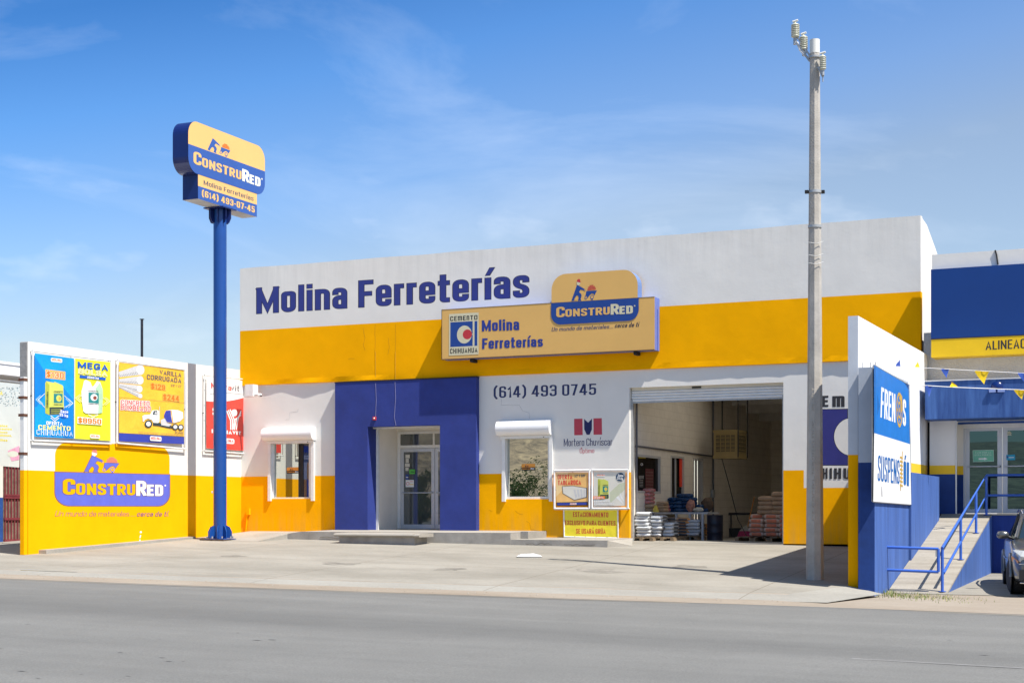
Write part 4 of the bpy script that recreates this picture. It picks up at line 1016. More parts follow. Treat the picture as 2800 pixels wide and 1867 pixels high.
Mplb = mat('poster_pale_blue', (.35, .62, .85), .45, .04); Msilv = mat('steel_bar_print', (.58, .58, .58), .45, .06, 9); Msild = mat('steel_rib_print', (.18, .18, .18), .5, .05)
Mstr = mat('poster_strip_blue', (.035, .055, .36), .45, .07, 2)
def badge(d, c, r, m, n=18, rx=1.0):
    d.poly([(c[0]+(r if i % 2 else r*.9)*rx*math.cos(math.pi*i/n), c[1]+(r if i % 2 else r*.9)*math.sin(math.pi*i/n)) for i in range(2*n)], m)
def minilogo(d, q, txt='MOLINA', m=None):
    """small shop mark: white pill with red letters"""
    d.uv([rrect(-.08, -.45, 1.06, 1.25, .12, 4)], q, Mwvin); d.text(txt, q, m or Mor, t=.24, wide=1.3)
def cembag(d, x0, y0, x1, y1, tilt=0, dark=True, mark='OFERTA'):
    """paper cement bag drawn in three-quarter view inside the given box"""
    f = lambda u, v: (x0+(x1-x0)*u, y1+(y0-y1)*v+tilt*u)
    P_ = lambda L: [f(*p) for p in L]
    d.poly(P_([(0, .03), (.20, -.01), (.98, .05), (1, .12), (.96, .88), (.90, .92), (.50, 1.0), (.45, .97), (.05, 1.0), (0, .94)]), Mbagl)
    d.poly(P_([(0, .03), (.2, 0), (.22, .9), (.03, .98)]), Mbagd)
    d.poly(P_([(.22, .0), (.9, .05), (.99, .1), (.97, .26), (.22, .22)]), Mpsl if dark else Mteal)
    d.polys([P_([(.3, .05+.05*k), (.85, .08+.05*k), (.85, .095+.05*k), (.3, .065+.05*k)]) for k in range(3)], Mbagd)
    d.poly(P_([(.45, .36), (.92, .38), (.92, .66), (.45, .64)]), Mteal)
    d.poly([f(.72+.14*math.cos(R(a)), .51+.10*math.sin(R(a))) for a in range(0, 360, 20)], Mbagl)
    d.poly([f(.77+.07*math.cos(R(a)), .51+.05*math.sin(R(a))) for a in range(0, 360, 24)], Morl)
    d.text('CEMENTO', P_([(.45, .67), (.92, .69), (.92, .74), (.45, .72)]), Mpsl, t=.2, wide=1.3)
    d.text('CHIHUAHUA', P_([(.45, .29), (.92, .31), (.92, .35), (.45, .33)]), Mpsl, t=.2, wide=1.2)
    d.text('CHIHUAHUA', P_([(.14, .2), (.16, .68), (.07, .7), (.05, .2)]), Mpsl, t=.2, wide=1.2)
def poster1(d):
    d.poly([(78, 132), (640, 208), (1160, 262), (1160, 1385), (640, 1352), (75, 1322)], Mcyan)
    d.poly([(640, 208), (1160, 262), (1160, 1385), (634, 1352)], Mlime)
    d.poly([(75, 170), (330, 560), (110, 900), (75, 1322)][:3]+[(75, 900)], Mcy2); d.poly([(440, 560), (632, 800), (632, 1352), (480, 1340), (400, 1000)], Mcy2)
    minilogo(d, [(320, 240), (462, 255), (462, 222), (320, 208)])
    d.poly([(231, 362), (515, 398), (513, 518), (231, 488)], Morl); d.text('$130', [(246, 476), (492, 502), (492, 415), (246, 385)], Mor, t=.2, outline=.04, om=Mwvin, wide=1.2)
    for sgn, x0_, y0_ in ((1, 95, 795), (-1, 622, 845)):
        for o_ in (0, 36): d.polys(strokep([(x0_+sgn*(62+o_), y0_-58), (x0_+sgn*o_, y0_), (x0_+sgn*(62+o_), y0_+62)], 9), Mplb)
    d.polys(strokep([(500, 905), (620, 850), (500, 740)], 6)+strokep([(120, 797), (222, 708)], 6)+strokep([(120, 797), (222, 910)], 6), Mwvin)
    cembag(d, 226, 530, 495, 1005, 22)
    badge(d, (492, 1000), 66, Mpb); d.text('Saco', [(440, 985), (550, 992), (550, 950), (440, 940)], Mwvin, t=.24, wide=1.3); d.text('25 kg', [(425, 1030), (548, 1045), (548, 1005), (425, 990)], Mwvin, t=.24, wide=1.3)
    for o_ in (0, 30): d.polys(strokep([(305, 1030+o_), (360, 1072+o_), (415, 1030+o_)], 10), Mwvin)
    d.text('OFERTA', [(238, 1155), (470, 1165), (470, 1118), (238, 1102)], Mwvin, t=.26, wide=1.5)
    d.text('CEMENTO', [(122, 1225), (585, 1240), (585, 1178), (122, 1155)], Mply, t=.24, wide=1.5)
    d.text('CHIHUAHUA', [(92, 1300), (618, 1322), (618, 1245), (92, 1218)], Mwvin, t=.2, wide=1.4)
    d.text('CHIHUAHUA', [(92, 1300), (618, 1322), (618, 1245), (92, 1218)], Mcyan, t=.09, wide=1.4)
    d.text('MEGA', [(688, 345), (1122, 388), (1118, 295), (688, 252)], Mpb, t=.26, wide=1.7)
    d.text('BOLSA', [(695, 425), (1108, 467), (1106, 395), (700, 352)], Mply, t=.25, outline=.03, om=Mwvin, wide=1.6)
    d.poly([(715, 445), (1088, 482), (1086, 520), (715, 485)], Mpb); d.text('2000 kg', [(820, 492), (985, 505), (985, 478), (820, 465)], Mwvin, t=.24, wide=1.3)
    for sgn, x0_, y0_ in ((1, 655, 775), (-1, 1145, 818)):
        for o_ in (0, 34): d.polys(strokep([(x0_+sgn*(62+o_), y0_-50), (x0_+sgn*o_, y0_), (x0_+sgn*(62+o_), y0_+55)], 12), Mply)
    d.poly([(755, 620), (775, 530), (800, 512), (865, 545), (890, 610), (915, 600), (960, 530), (1005, 545), (1042, 650), (1045, 760), (1035, 985), (960, 1000), (800, 992), (765, 965), (742, 790), (738, 680)], Mwvin)
    d.poly([(935, 640), (1000, 560), (1040, 650), (1045, 760), (1035, 985), (975, 997), (985, 800)], Mpgrn)
    d.poly([(838, 692), (985, 702), (985, 852), (838, 842)], Mteal); d.poly(circ(918, 765, 50, 50), Mwvin); d.poly(circ(930, 772, 26, 28), mat('poster_maroon', (.25, .06, .04), .5, .05))
    d.text('CEMENTO', [(836, 682), (976, 692), (976, 672), (836, 660)], Mpsl, t=.2, wide=1.3); d.text('CHIHUAHUA', [(836, 868), (986, 872), (986, 852), (836, 848)], Mpsl, t=.2, wide=1.2)
    d.polys(strokep([(838, 1010), (905, 1042), (970, 1015)], 10), Mwvin)
    d.poly([(680, 1040), (1030, 1068), (1026, 1160), (680, 1138)], Mwvin); d.text('$8950', [(690, 1128), (1018, 1150), (1018, 1078), (690, 1052)], Mor, t=.2, outline=.03, om=Morl, wide=1.25)
    minilogo(d, [(870, 1330), (992, 1338), (992, 1308), (870, 1298)])
    d.k += .001; d.polys([[(634, 208), (644, 209), (641, 1353), (631, 1352)]], Mframe)
def poster2(d):
    d.poly([(1283, 262), (2212, 378), (2212, 1432), (1283, 1385)], Mppy)
    d.poly([(1283, 1275), (2212, 1330), (2212, 1432), (1283, 1388)], Mstr); d.polys([[(1283, 1268), (2212, 1322), (2212, 1332), (1283, 1277)]], Mgrt)
    for (xa, ya, xb, yb, r0, r1) in ((1283, 440, 1590, 372, 38, 72), (1283, 530, 1585, 520, 26, 62), (1283, 585, 1578, 645, 20, 50), (1283, 612, 1590, 745, 12, 32)):
        n = Vector((-(yb-ya), xb-xa)).normalized()
        d.poly([(xa+n.x*r0, ya+n.y*r0), (xb+n.x*r1, yb+n.y*r1)] + [(xb+55*math.cos(R(a))*r1/70, yb+r1*math.sin(R(a))) for a in range(80, -81, -20)] + [(xb-n.x*r1, yb-n.y*r1), (xa-n.x*r0, ya-n.y*r0)], Msilv)
        d.poly([(xb-4+52*math.cos(R(a))*r1/70, yb+r1*.86*math.sin(R(a))) for a in range(0, 360, 20)], Mwvin)
        ribs = []
        for k in range(11):
            s_ = .06+.078*k; x = xa+(xb-xa)*s_; y = ya+(yb-ya)*s_; rr_ = r0+(r1-r0)*s_
            ribs += strokep([(x-6, y+rr_*.2), (x+14, y+rr_*.9)], 6, cap=False)
        d.polys(ribs, Msild)
    d.text('VARILLA', [(1862, 435), (2170, 478), (2172, 412), (1862, 370)], Mgrt, t=.2, wide=1.4)
    d.text('CORRUGADA', [(1678, 505), (2170, 562), (2172, 492), (1678, 436)], Mgrt, t=.2, wide=1.35)
    d.text('3/8" Y 1/2"', [(2020, 608), (2172, 625), (2172, 590), (2020, 572)], Mgrt, t=.12)
    d.poly([(1735, 552), (1952, 580), (1950, 668), (1735, 640)], Morl); d.text('$129', [(1738, 638), (1938, 662), (1938, 590), (1738, 560)], Mor, t=.22, outline=.03, om=Morl, wide=1.2)
    d.poly([(1905, 708), (2150, 738), (2148, 828), (1905, 798)], Morl); d.text('$244', [(1910, 795), (2138, 822), (2138, 745), (1910, 715)], Mor, t=.22, outline=.03, om=Morl, wide=1.2)
    d.polys(strokep([(1283, 762), (2212, 845)], 3), Mgrt)
    d.text('CONCRETO', [(1305, 868), (1715, 892), (1715, 822), (1305, 798)], Mnred, t=.2, outline=.13, om=Mwvin, wide=1.4)
    d.text('BOMBEADO', [(1302, 940), (1730, 968), (1730, 895), (1302, 870)], Mnred, t=.2, outline=.10, om=Mwvin, wide=1.4)
    # mixer truck
    d.poly([(1765, 1120), (1860, 1125), (1875, 1140), (1990, 1170), (2190, 1175), (2190, 1210), (2000, 1205), (1840, 1172), (1765, 1165)], Mpsl)
    d.poly([(1618, 1105), (1612, 1030), (1640, 1015), (1722, 1010), (1752, 950), (1830, 945), (1850, 960), (1855, 1110), (1835, 1130), (1770, 1125), (1745, 1085), (1690, 1065), (1645, 1085), (1632, 1115)], Mwvin)
    d.poly([(1758, 1012), (1772, 958), (1822, 955), (1826, 1015)], Mpsl); d.poly([(1782, 1000), (1795, 970), (1818, 975), (1818, 1005)], Msilv)
    d.polys(strokep([(1856, 900), (1853, 1100)], 8), Msilv)
    d.poly([(1922, 1010), (1945, 955), (2020, 940), (2120, 945), (2190, 975), (2195, 1060), (2150, 1105), (2060, 1130), (1965, 1120), (1925, 1060)], Mwvin)
    d.poly([(1922, 1010), (1945, 955), (2015, 948), (2020, 1030), (2040, 1125), (1965, 1118), (1925, 1060)], Mstr)
    d.poly([(1870, 1090), (1930, 1060), (1960, 1125), (2030, 1150), (1990, 1180), (1880, 1160)], Msilv)
    d.poly([(2013, 948), (2028, 948), (2055, 1128), (2040, 1126)], Morl)
    for (x, y, r) in ((1697, 1143, 54), (2080, 1185, 44), (2158, 1190, 42)):
        d.poly(circ(x, y, r), Mpsl); d.poly(circ(x, y, r*.62), Mwvin); d.polys(ringp(x, y, r*.45, r*.3), Msilv)
    d.text('R=200', [(2080, 1272), (2192, 1280), (2192, 1252), (2080, 1244)], Mgrt, t=.16, wide=1.2)
    d.text('Precio de oferta mas flete. A partir de 4 m no se cobra flete', [(1555, 1268), (2195, 1308), (2195, 1290), (1555, 1250)], Mgrt, t=.12)
    minilogo(d, [(1728, 1365), (1872, 1375), (1872, 1335), (1728, 1325)], m=Mnred)
banner_frame('banner_frame', 'wide framed banner, cyan half with a cement bag, lime half with a big sack', [(52, 1378), (1168, 1425), (1165, 240), (52, 100)], conv(80, 940, 5.227), .075, PX, 0.0, poster1)
banner_frame('banner_frame', 'square framed amber banner showing steel bars and a concrete mixer truck', [(1258, 1415), (2238, 1500), (2232, 372), (1262, 238)], conv(80, 940, 5.227), .075, PX, 0.0, poster2)
def poster3(d):
    d.poly([(76, 98), (412, 130), (412, 728), (76, 706)], Mwvin)
    d.poly([(76, 302)]+[(76+336*k/10, 302+10*math.sin(math.pi*k/10)-34*(k/10)**2) for k in range(1, 11)]+[(412, 728), (76, 706)], Mnred)
    d.text('Motravit', [(116, 192), (358, 220), (360, 172), (116, 144)], Mgrt, t=.2, wide=1.3, xh=.74)
    d.k += .001; d.poly([(114, 194), (294, 216), (294, 160), (114, 138)], Mwvin); d.text('Motra', [(116, 192), (290, 214), (292, 166), (116, 144)], Mnred, t=.2, wide=1.3)
    d.polys([q for q in strokep([(106, 242), (180, 232), (280, 234), (390, 246)], 3)], Mgrt)
    d.poly(circ(315, 402, 27, 29), Mwvin)
    W_ = []
    for k in (0, 1, 2):
        W_ += strokep([(250+k*14, 385-k*6), (283+k*15, 468-k*5), (284+k*15, 548)], 9, cap=False) + strokep([(372-k*0, 385+k*18), (345-k*14, 462+k*0), (331-k*15, 548)], 8, cap=False)
    d.polys(W_, Mwvin)
    d.polys([[(128, 362), (150, 364), (150, 388), (128, 386)], [(128, 398), (150, 400), (150, 422), (128, 420)]], Mwvin)
    d.text('INFONAVIT', [(120, 574), (372, 592), (372, 562), (120, 542)], Mwvin, t=.3, wide=1.4)
    minilogo(d, [(190, 650), (308, 658), (308, 632), (190, 622)], m=Mnred)
banner_frame('banner_frame', 'narrow framed red and white banner behind the blue sign pole', [(58, 728), (424, 752), (422, 118), (62, 80)], conv(540, 1000, 3.135), .075, PX, 0.0, poster3, tube=.018)

# security camera on the corner
cm = PY(-.35); c = Vector((.12, -.42, fL.pt(690, 1070).z))
camo = thing('security_camera', (0, -.4, c.z), 'small white camera with a black lens on a box at the wall corner', 'camera')
c0 = PY(-.35).pt(676, 1052); c1 = PY(-.35).pt(697, 1083)
mb = MB(); mb.box(c0.x, c1.x, -.45, -.2, c1.z, c0.z, Mframe); mb.build('junction_box', camo)
c2 = PY(-.35).pt(703, 1079); c3 = PY(-.35).pt(712, 1080)
mb = MB(); mb.tube([c2-Vector((.1, 0, -.01)), c2+Vector((.05, 0, 0))], .045, Mframe, 10); mb.lathe(c3, [(.0, -.045), (.045, -.02), (.045, .03)], Mframe, 14, (-.9, 0, .1)); mb.lathe(c3+Vector((.02, -.01, -.015)), [(.03, 0), (.02, .03), (0, .035)], Mblk, 12, (.8, -.5, -.3)); mb.build('camera_head', camo)

# =================================================================== PYLON SIGN
PXC, PYC = 1.16, -2.64
pyl = thing('pylon_sign', (PXC, PYC, gz(PXC, PYC)), 'tall blue steel pole carrying a yellow and navy rounded sign box high above the wall', 'pylon sign')
g = gz(PXC, PYC); pf = PX(PXC+.235)
topz_ = pf.pt(620, 385).z
cvp = conv(440, 300, 4.6125)
def PP(x, y): return pf.pt(*cvp(x, y))
A_tl, A_bl = PP(350, 95), PP(352, 735); yA = (A_tl.y+A_bl.y)/2
A_tr, A_br = PP(1310, 510), PP(1308, 1105)
ztop = (PP(430, 128).z+PP(1200, 462).z)/2; zbot = (PP(470, 795).z+PP(1230, 1088).z)/2
yN, yFar = PP(345, 400).y, PP(1312, 700).y
zlb = (PP(470, 1105).z+PP(1210, 1370).z)/2; yl0, yl1 = PP(470, 1000).y, PP(1212, 1250).y
def rr3(x, y0, y1, z0, z1, r, n=8):
    P = []
    for cy, cz, a in ((y0+r, z0+r, 180), (y1-r, z0+r, 270), (y1-r, z1-r, 0), (y0+r, z1-r, 90)):
        P += [(x, cy+r*math.cos(R(a+90*i/n)), cz+r*math.sin(R(a+90*i/n))) for i in range(n+1)]
    return P
print('pylon', yN, yFar, ztop, zbot, zlb, yl0, yl1)
RR = .36
mb = MB(); mb.prism(rr3(PXC-.235, yN, yFar, zbot, ztop, RR), (.465, 0, 0), Mcase); mb.build('upper_case', pyl)
mb = MB(); mb.box(PXC-.235, PXC+.230, yl0, yl1, zlb, zbot-.002, Mcase, skip='b'); mb.face([(PXC-.235, yl0, zlb), (PXC-.235, yl1, zlb), (PXC+.23, yl1, zlb), (PXC+.23, yl0, zlb)], mat('bare_sheet_underside', (.42, .41, .39), .6, .15, 2)); mb.build('lower_case', pyl)
class WP:  # drawing plane with world-metre coordinates (y, z) on x = c
    def __init__(s, c): s.c = c; s.n = Vector((1, 0, 0)); s.ax = 0
    def pt(s, a, b, off=0): return Vector((s.c+off, a, b))
d = Draw(WP(PXC+.235), base=0.0)
q = [(yN, zbot), (yFar, zbot), (yFar, ztop), (yN, ztop)]
asp = (yFar-yN)/(ztop-zbot)
emblem(d, q, Msignb, Msignl, bodyblue=Msignb, white=mat('pylon_letters_white', (.80, .80, .66), .45, .02), red=Morl, brick=Mor, helmet=False, split=.52, asp=asp, r=RR/(yFar-yN), t=.24)
d.build('upper_face', pyl)
d = Draw(WP(PXC+.231), base=0.0)
zm = (PP(470, 945).z+PP(1210, 1215).z)/2
d.poly([(yl0, zm), (yl1, zm), (yl1, zbot), (yl0, zbot)], Msignl); d.poly([(yl0, zlb), (yl1, zlb), (yl1, zm), (yl0, zm)], Msignb)
dl = yl1-yl0
d.text('Molina Ferreterías', [(yl0+.09*dl, zm+.07), (yl0+.94*dl, zm+.07), (yl0+.94*dl, zbot-.10), (yl0+.09*dl, zbot-.10)], mat('pylon_text_slate', (.05, .065, .11), .5, .04), t=.15, xh=.76, wide=1.1)
d.text('(614) 493-07-45', [(yl0+.06*dl, zlb+.09), (yl0+.96*dl, zlb+.09), (yl0+.96*dl, zm-.07), (yl0+.06*dl, zm-.07)], Msignl, t=.2, outline=.025, om=Mgrt, wide=1.05)
d.build('lower_face', pyl)
mb = MB(); mb.tube([(PXC, PYC, g+.03), (PXC, PYC, zlb-.04)], .168, Mpole, 28, caps=False); mb.build('pole', pyl)
mb = MB(); mb.box(PXC-.30, PXC+.30, PYC-.30, PYC+.30, zlb-.035, zlb-.004, Mcase)
for k in range(8):
    a = R(45*k+22); dv_ = Vector((math.cos(a), math.sin(a), 0)); c = Vector((PXC, PYC, zlb-.035))
    n_ = Vector((-dv_.y, dv_.x, 0))*.008
    mb.prism([c+dv_*.165-n_, c+dv_*.29-n_, c+dv_*.29+Vector((0, 0, -.22))-n_, c+dv_*.24+Vector((0, 0, -.34))-n_, c+dv_*.165+Vector((0, 0, -.36))-n_], n_*2, Mcase)
mb.build('head_plate', pyl)
mb = MB(); mb.box(PXC-.42, PXC+.32, PYC-.30, PYC+.30, g-.03, g+.02, mat('rusty_plate', (.10, .075, .055), .7, .2, 6)); mb.box(PXC-.30, PXC+.30, PYC-.27, PYC+.27, g+.02, g+.04, Mpole)
for k in range(8):
    a = R(45*k+22); dv_ = Vector((math.cos(a), math.sin(a), 0)); c = Vector((PXC, PYC, g+.05)); n_ = Vector((-dv_.y, dv_.x, 0))*.01
    mb.prism([c+dv_*.165-n_, c+dv_*.31-n_, c+dv_*.31+Vector((0, 0, .17))-n_, c+dv_*.25+Vector((0, 0, .29))-n_, c+dv_*.165+Vector((0, 0, .33))-n_], n_*2, Mpole)
    b_ = c+Vector((math.cos(a+.39), math.sin(a+.39), 0))*.33; mb.lathe(b_, [(.02, 0), (.02, .05)], Mgalv, 6)
mb.build('base_plate', pyl)
mb = MB(); cc = PY(PYC-.17).pt(589, 1345); mb.lathe((PXC-.15, PYC-.10, cc.z), [(.035, 0), (.03, .03), (0, .04)], Mwhite, 10, (-.8, -.6, 0))
for (ax, ay) in ((607, 1333), (603, 1347), (612, 1352), (600, 1390), (604, 1418)):
    c = PY(PYC-.165).pt(ax, ay); 
mb.build('socket_cap', pyl)

# =================================================================== PROJECTING SHOP SIGN
SD = .43; fS = PY(-SD)
ss = thing('shop_sign_box', (9, -.2, 6.2), 'long peach box sign with a raised rounded emblem on the yellow band', 'sign')
cvs = conv(1180, 700, 3.5636)
def SP(x, y, pl=fS): return pl.pt(*cvs(x, y))
sl, sr_ = SP(100, 700).x, SP(2172, 650).x
st_ = (SP(100, 525).z+SP(2170, 395).z)/2; sb = (SP(105, 1015).z+SP(2172, 905).z)/2
print('sign z', SP(100, 525).z, SP(2170, 395).z, SP(105, 1015).z, SP(2172, 905).z)
mb = MB(); y0_, y1_ = -SD, -.062
mb.box(sl, sr_, y0_+.006, y1_, sb, st_, mat('sign_side_periwinkle', (.13, .18, .50), .5, .04), skip='f'); mb.box(sl-.004, sr_+.004, y0_, y0_+.006, sb-.004, st_+.004, Msignp)
mb.tube([(sl, y0_-.004, sb), (sr_, y0_-.004, sb)], .012, mat('brown_edge_trim', (.12, .07, .035), .5, .1), 6); mb.tube([(sl, y0_-.002, sb), (sl, y0_-.002, st_)], .008, Mblk, 6)
mb.tube([(sl, y0_-.002, st_), (sr_, y0_-.002, st_)], .005, MAT['brown_edge_trim'], 6)
mb.tube([(sr_+.01, y1_-.15, sb+1.0), (sr_+.01, y1_-.15, sb)], .012, MAT['sign_side_periwinkle'], 6)
mb.build('light_box', ss)
# raised emblem
el, er = SP(1166, 480).x, SP(2020, 430).x; et = (SP(1300, 185).z+SP(1880, 140).z)/2+.02; eb = (SP(1270, 672).z+SP(1900, 628).z)/2
el2, er2 = SP(1170, 350).x, SP(2010, 320).x
asp = (er-el)/(et-eb)
def rect_r(x0, x1, z0, z1, r, y, n=8, low=False):
    P = [(x0, y, z0), (x1, y, z0)]
    for cx_, a in ((x1-r, 0), (x0+r, 90)):
        P += [(cx_+r*math.cos(R(a+90*i/n)), y, z1-r+r*math.sin(R(a+90*i/n))) for i in range(n+1)]
    return P
mb = MB(); mb.prism(rect_r(el2, er2, st_+.002, et, .38, y0_-.008), (0, .30, 0), Msignp, mat('sign_side_pale_blue', (.14, .22, .42), .5, .03)); mb.build('raised_panel', ss)
class WY:
    def __init__(s, c): s.c = c; s.n = Vector((0, -1, 0)); s.ax = 1
    def pt(s, a, b, off=0): return Vector((a, s.c-off, b))
d = Draw(WY(y0_-.010), base=.001)
spl = ((SP(1166, 465).z+SP(2022, 403).z)/2-eb)/(et-eb)
emblem(d, [(el, eb), (er, eb), (er, et), (el, et)], Msb, Msignp, bodyblue=Msb, white=mat('sign_letter_cream', (.62, .58, .40), .5, .03), red=mat('sign_red', (.50, .035, .045), .5, .04), brick=MAT['sign_red'], face=MAT['sign_letter_cream'], split=spl, asp=asp, r=.115, t=.22, top=False)
d.build('raised_emblem', ss)
d = Draw(WY(y0_-.002), base=.001); W3 = lambda x, y: (SP(x, y).x, SP(x, y).z)
Mslg = mat('sign_slogan_slate', (.05, .06, .13), .5, .04)
def qz(*p): return [W3(*c) for c in p]
d.text('Un mundo de materiales...', qz((1168, 735), (1768, 704), (1768, 664), (1172, 694)), Mslg, t=.14, xh=.68, slant=.14, wide=1.05)
d.text('cerca de ti', qz((1784, 698), (2018, 688), (2022, 644), (1790, 655)), mat('sign_slogan_dark', (.015, .02, .05), .5, .04), t=.17, xh=.66, slant=.14, wide=1.1)
Mst = mat('sign_text_blue', (.018, .04, .26), .5, .04)
d.text('Molina', qz((492, 734), (854, 720), (852, 612), (492, 628)), Mst, t=.21, outline=.012, om=Mgrt, xh=.76, wide=1.18)
d.text('Ferreterías', qz((494, 905), (1086, 880), (1084, 785), (496, 803)), Mst, t=.21, outline=.012, om=Mgrt, xh=.76, wide=1.18)
cement(d, qz((170, 970), (460, 957), (460, 550), (172, 566)), MAT['sign_letter_cream'], Msb, MAT['sign_red'])
d.build('printed_face', ss)
mb = MB()
for xx in (372, 1970): 
    mb = MB(); p = SP(xx, 930); mb.box(p.x-.04, p.x+.04, -.34, -.06, sb-.09, sb-.005, Mdark); mb.build('bracket', ss)

# posters beside the roll-up door
cvq = conv(1490, 1260, 6.532)
Moffer = mat('offer_peach', (.84, .50, .17), .5, .10, 3); Mpale = mat('offer_pale', (.70, .68, .60), .5, .04)
def poster4(d):
    d.poly([(198, 205), (765, 205), (768, 790), (205, 798)], Moffer)
    d.poly([(198, 205), (420, 205), (330, 500), (200, 640)], Morl if False else mat('offer_light', (.86, .62, .30), .5, .08, 3))
    d.poly([(205, 738), (768, 725), (768, 790), (208, 800)], Mpsl); d.poly([(225, 750), (745, 740), (745, 778), (225, 786)], Mstr)
    d.text('OFERTA', [(225, 325), (490, 322), (488, 238), (225, 240)], Mnred, t=.2, wide=1.0)
    d.text('TABLAROCA', [(232, 430), (645, 424), (642, 338), (232, 345)], Mnred, t=.2, wide=.95)
    d.text('1/2" Y 3/8"', [(528, 290), (722, 283), (722, 235), (528, 242)], Mgrt, t=.2, wide=1)
    d.poly([(305, 450), (500, 440), (755, 480), (752, 650), (525, 702), (318, 580)], Mgrt); d.poly([(316, 458), (500, 448), (738, 488), (736, 640), (525, 690), (328, 575)], Mpale)
    d.polys([[(510+k*60, 512-k*4), (545+k*60, 508-k*4), (580+k*48, 650-k*4), (545+k*48, 665-k*6)] for k in range(4)], Msilv)
    minilogo(d, [(455, 772), (560, 770), (560, 752), (455, 754)], m=Mnred)
def poster5(d):
    d.poly([(865, 190), (1440, 190), (1440, 800), (870, 812)], Mpale)
    d.poly([(1160, 560), (1330, 400), (1430, 380), (1435, 500), (1180, 740), (1160, 720)], mat('pale_green_sheet', (.55, .58, .42), .5, .05))
    d.polys([[(1310, 620), (1420, 790), (1270, 650)], [(1340, 560), (1430, 740), (1350, 650)]], Mwvin)
    cembag(d, 945, 315, 1142, 680, 10)
    minilogo(d, [(935, 262), (1070, 262), (1070, 236), (935, 236)])
    badge(d, (1347, 285), 80, Mteal if False else mat('badge_navy', (.01, .05, .11), .5, .05)); d.text('Saco', [(1300, 275), (1400, 285), (1405, 240), (1305, 228)], Mwvin, t=.24, wide=1.2); d.text('25 kg', [(1288, 325), (1395, 340), (1400, 292), (1292, 280)], Mwvin, t=.24, wide=1.2)
    d.poly([(862, 630), (1075, 628), (1075, 672), (862, 676)], Mor); d.text('OFERTA', [(880, 670), (1050, 666), (1050, 636), (880, 640)], Mwvin, t=.25, wide=1.4)
    d.text('CEMENTO', [(880, 738), (1165, 732), (1165, 698), (880, 702)], Mwvin, t=.22, outline=.05, om=Msilv, wide=1.4); d.text('CHIHUAHUA', [(880, 782), (1245, 775), (1245, 742), (880, 748)], Mwvin, t=.22, outline=.05, om=Msilv, wide=1.3)
def banner6(d):
    d.poly([(340, 868), (1298, 868), (1300, 1355), (345, 1348)], mat('vinyl_yellow', (.86, .72, .035), .4, .05, 2, bump2=.02, bs2=3))
    m_ = mat('notice_red_text', (.62, .045, .03), .5, .04)
    d.text('ESTACIONAMIENTO', [(502, 995), (1132, 1003), (1132, 915), (502, 908)], m_, t=.17, wide=.9)
    d.text('EXCLUSIVO PARA CLIENTES.', [(358, 1140), (1282, 1150), (1282, 1068), (358, 1058)], m_, t=.17, wide=.9)
    d.text('SE USARÁ GRÚA', [(555, 1292), (1082, 1298), (1082, 1212), (555, 1206)], m_, t=.17, wide=.9)
banner_frame('banner_frame', 'small framed peach plasterboard banner, left of the pair under the mortar logo', [(172, 850), (795, 848), (795, 165), (170, 175)], cvq, .10, PY, 0.0, poster4, tube=.030)
banner_frame('banner_frame', 'small framed pale banner with a lime bag, right of the pair under the mortar logo', [(842, 848), (1480, 848), (1480, 162), (842, 165)], cvq, .10, PY, 0.0, poster5, tube=.030)
banner_frame('parking_notice', 'yellow vinyl notice with red lettering tied to white posts below the two small banners', [(345, 1352), (1306, 1376), (1302, 862), (338, 862)], cvq, .05, PY, 0.0, banner6, tube=.02)

# =================================================================== CONCRETE UTILITY POLE
cvt = conv(2130, 30, 5.806)
g0 = ground_pt(2228, 1586); Cp = g0+ray(2228, 1400)*.17; Cp.z = 0; gp = gz(Cp.x, Cp.y)
ppl = PY(Cp.y-.2)
up = thing('utility_pole', (Cp.x, Cp.y, gp), 'tall tapering grey concrete utility pole standing on the forecourt, insulators at its head', 'pole')
ztp = PY(Cp.y).pt(2226, 110).z; zcap = PY(Cp.y).pt(2226, 140).z
mb = MB(); rings = []
Hs = frange(gp-.05, zcap, 14)
def prad(z): return .160-(.160-.083*1.06)*(z-gp)/(zcap-gp)
V = []; Fs = []; n8 = 8
for z in Hs:
    r = prad(z)*1.04
    for k in range(8):
        a = R(22.5+45*k)+YAW+R(8); V.append((Cp.x+r*math.cos(a), Cp.y+r*math.sin(a), z))
for i in range(len(Hs)-1):
    for k in range(8): Fs.append((i*8+k, i*8+(k+1) % 8, (i+1)*8+(k+1) % 8, (i+1)*8+k))
mb.raw(V, Fs, Mpolec); mb.face([V[-8+k] for k in range(8)], Mpolec); mb.build('shaft', up)
mb = MB(); mb.tube([(Cp.x, Cp.y, zcap-.05), (Cp.x, Cp.y, ztp)], .092, Mpolecap, 20); mb.build('top_sleeve', up)
mb = MB()
for py_ in (525, 620):
    z = PY(Cp.y).pt(2228, py_).z; r = prad(z)*1.04+.012
    mb.lathe((Cp.x, Cp.y, z-.025), [(r, 0), (r, .05)], Mgalv, 16)
    if py_ == 525:
        for s_ in (-1, 1): c = Vector((Cp.x, Cp.y, z))+RT*s_*(r+.03); mb.box(c.x-.03, c.x+.03, c.y-.03, c.y+.03, z-.03, z+.03, Mdark)
    mb.build('band', up); mb = MB()
for py_ in (666, 700, 722): 
    z = PY(Cp.y).pt(2228, py_).z; mb.tube([Vector((Cp.x, Cp.y, z))-RT*.14-FW*.12, Vector((Cp.x, Cp.y, z-.03))-FW*.155, Vector((Cp.x, Cp.y, z+.02))+RT*.14-FW*.12], .006, Mgalv, 5)
mb.build('wire_tie', up)
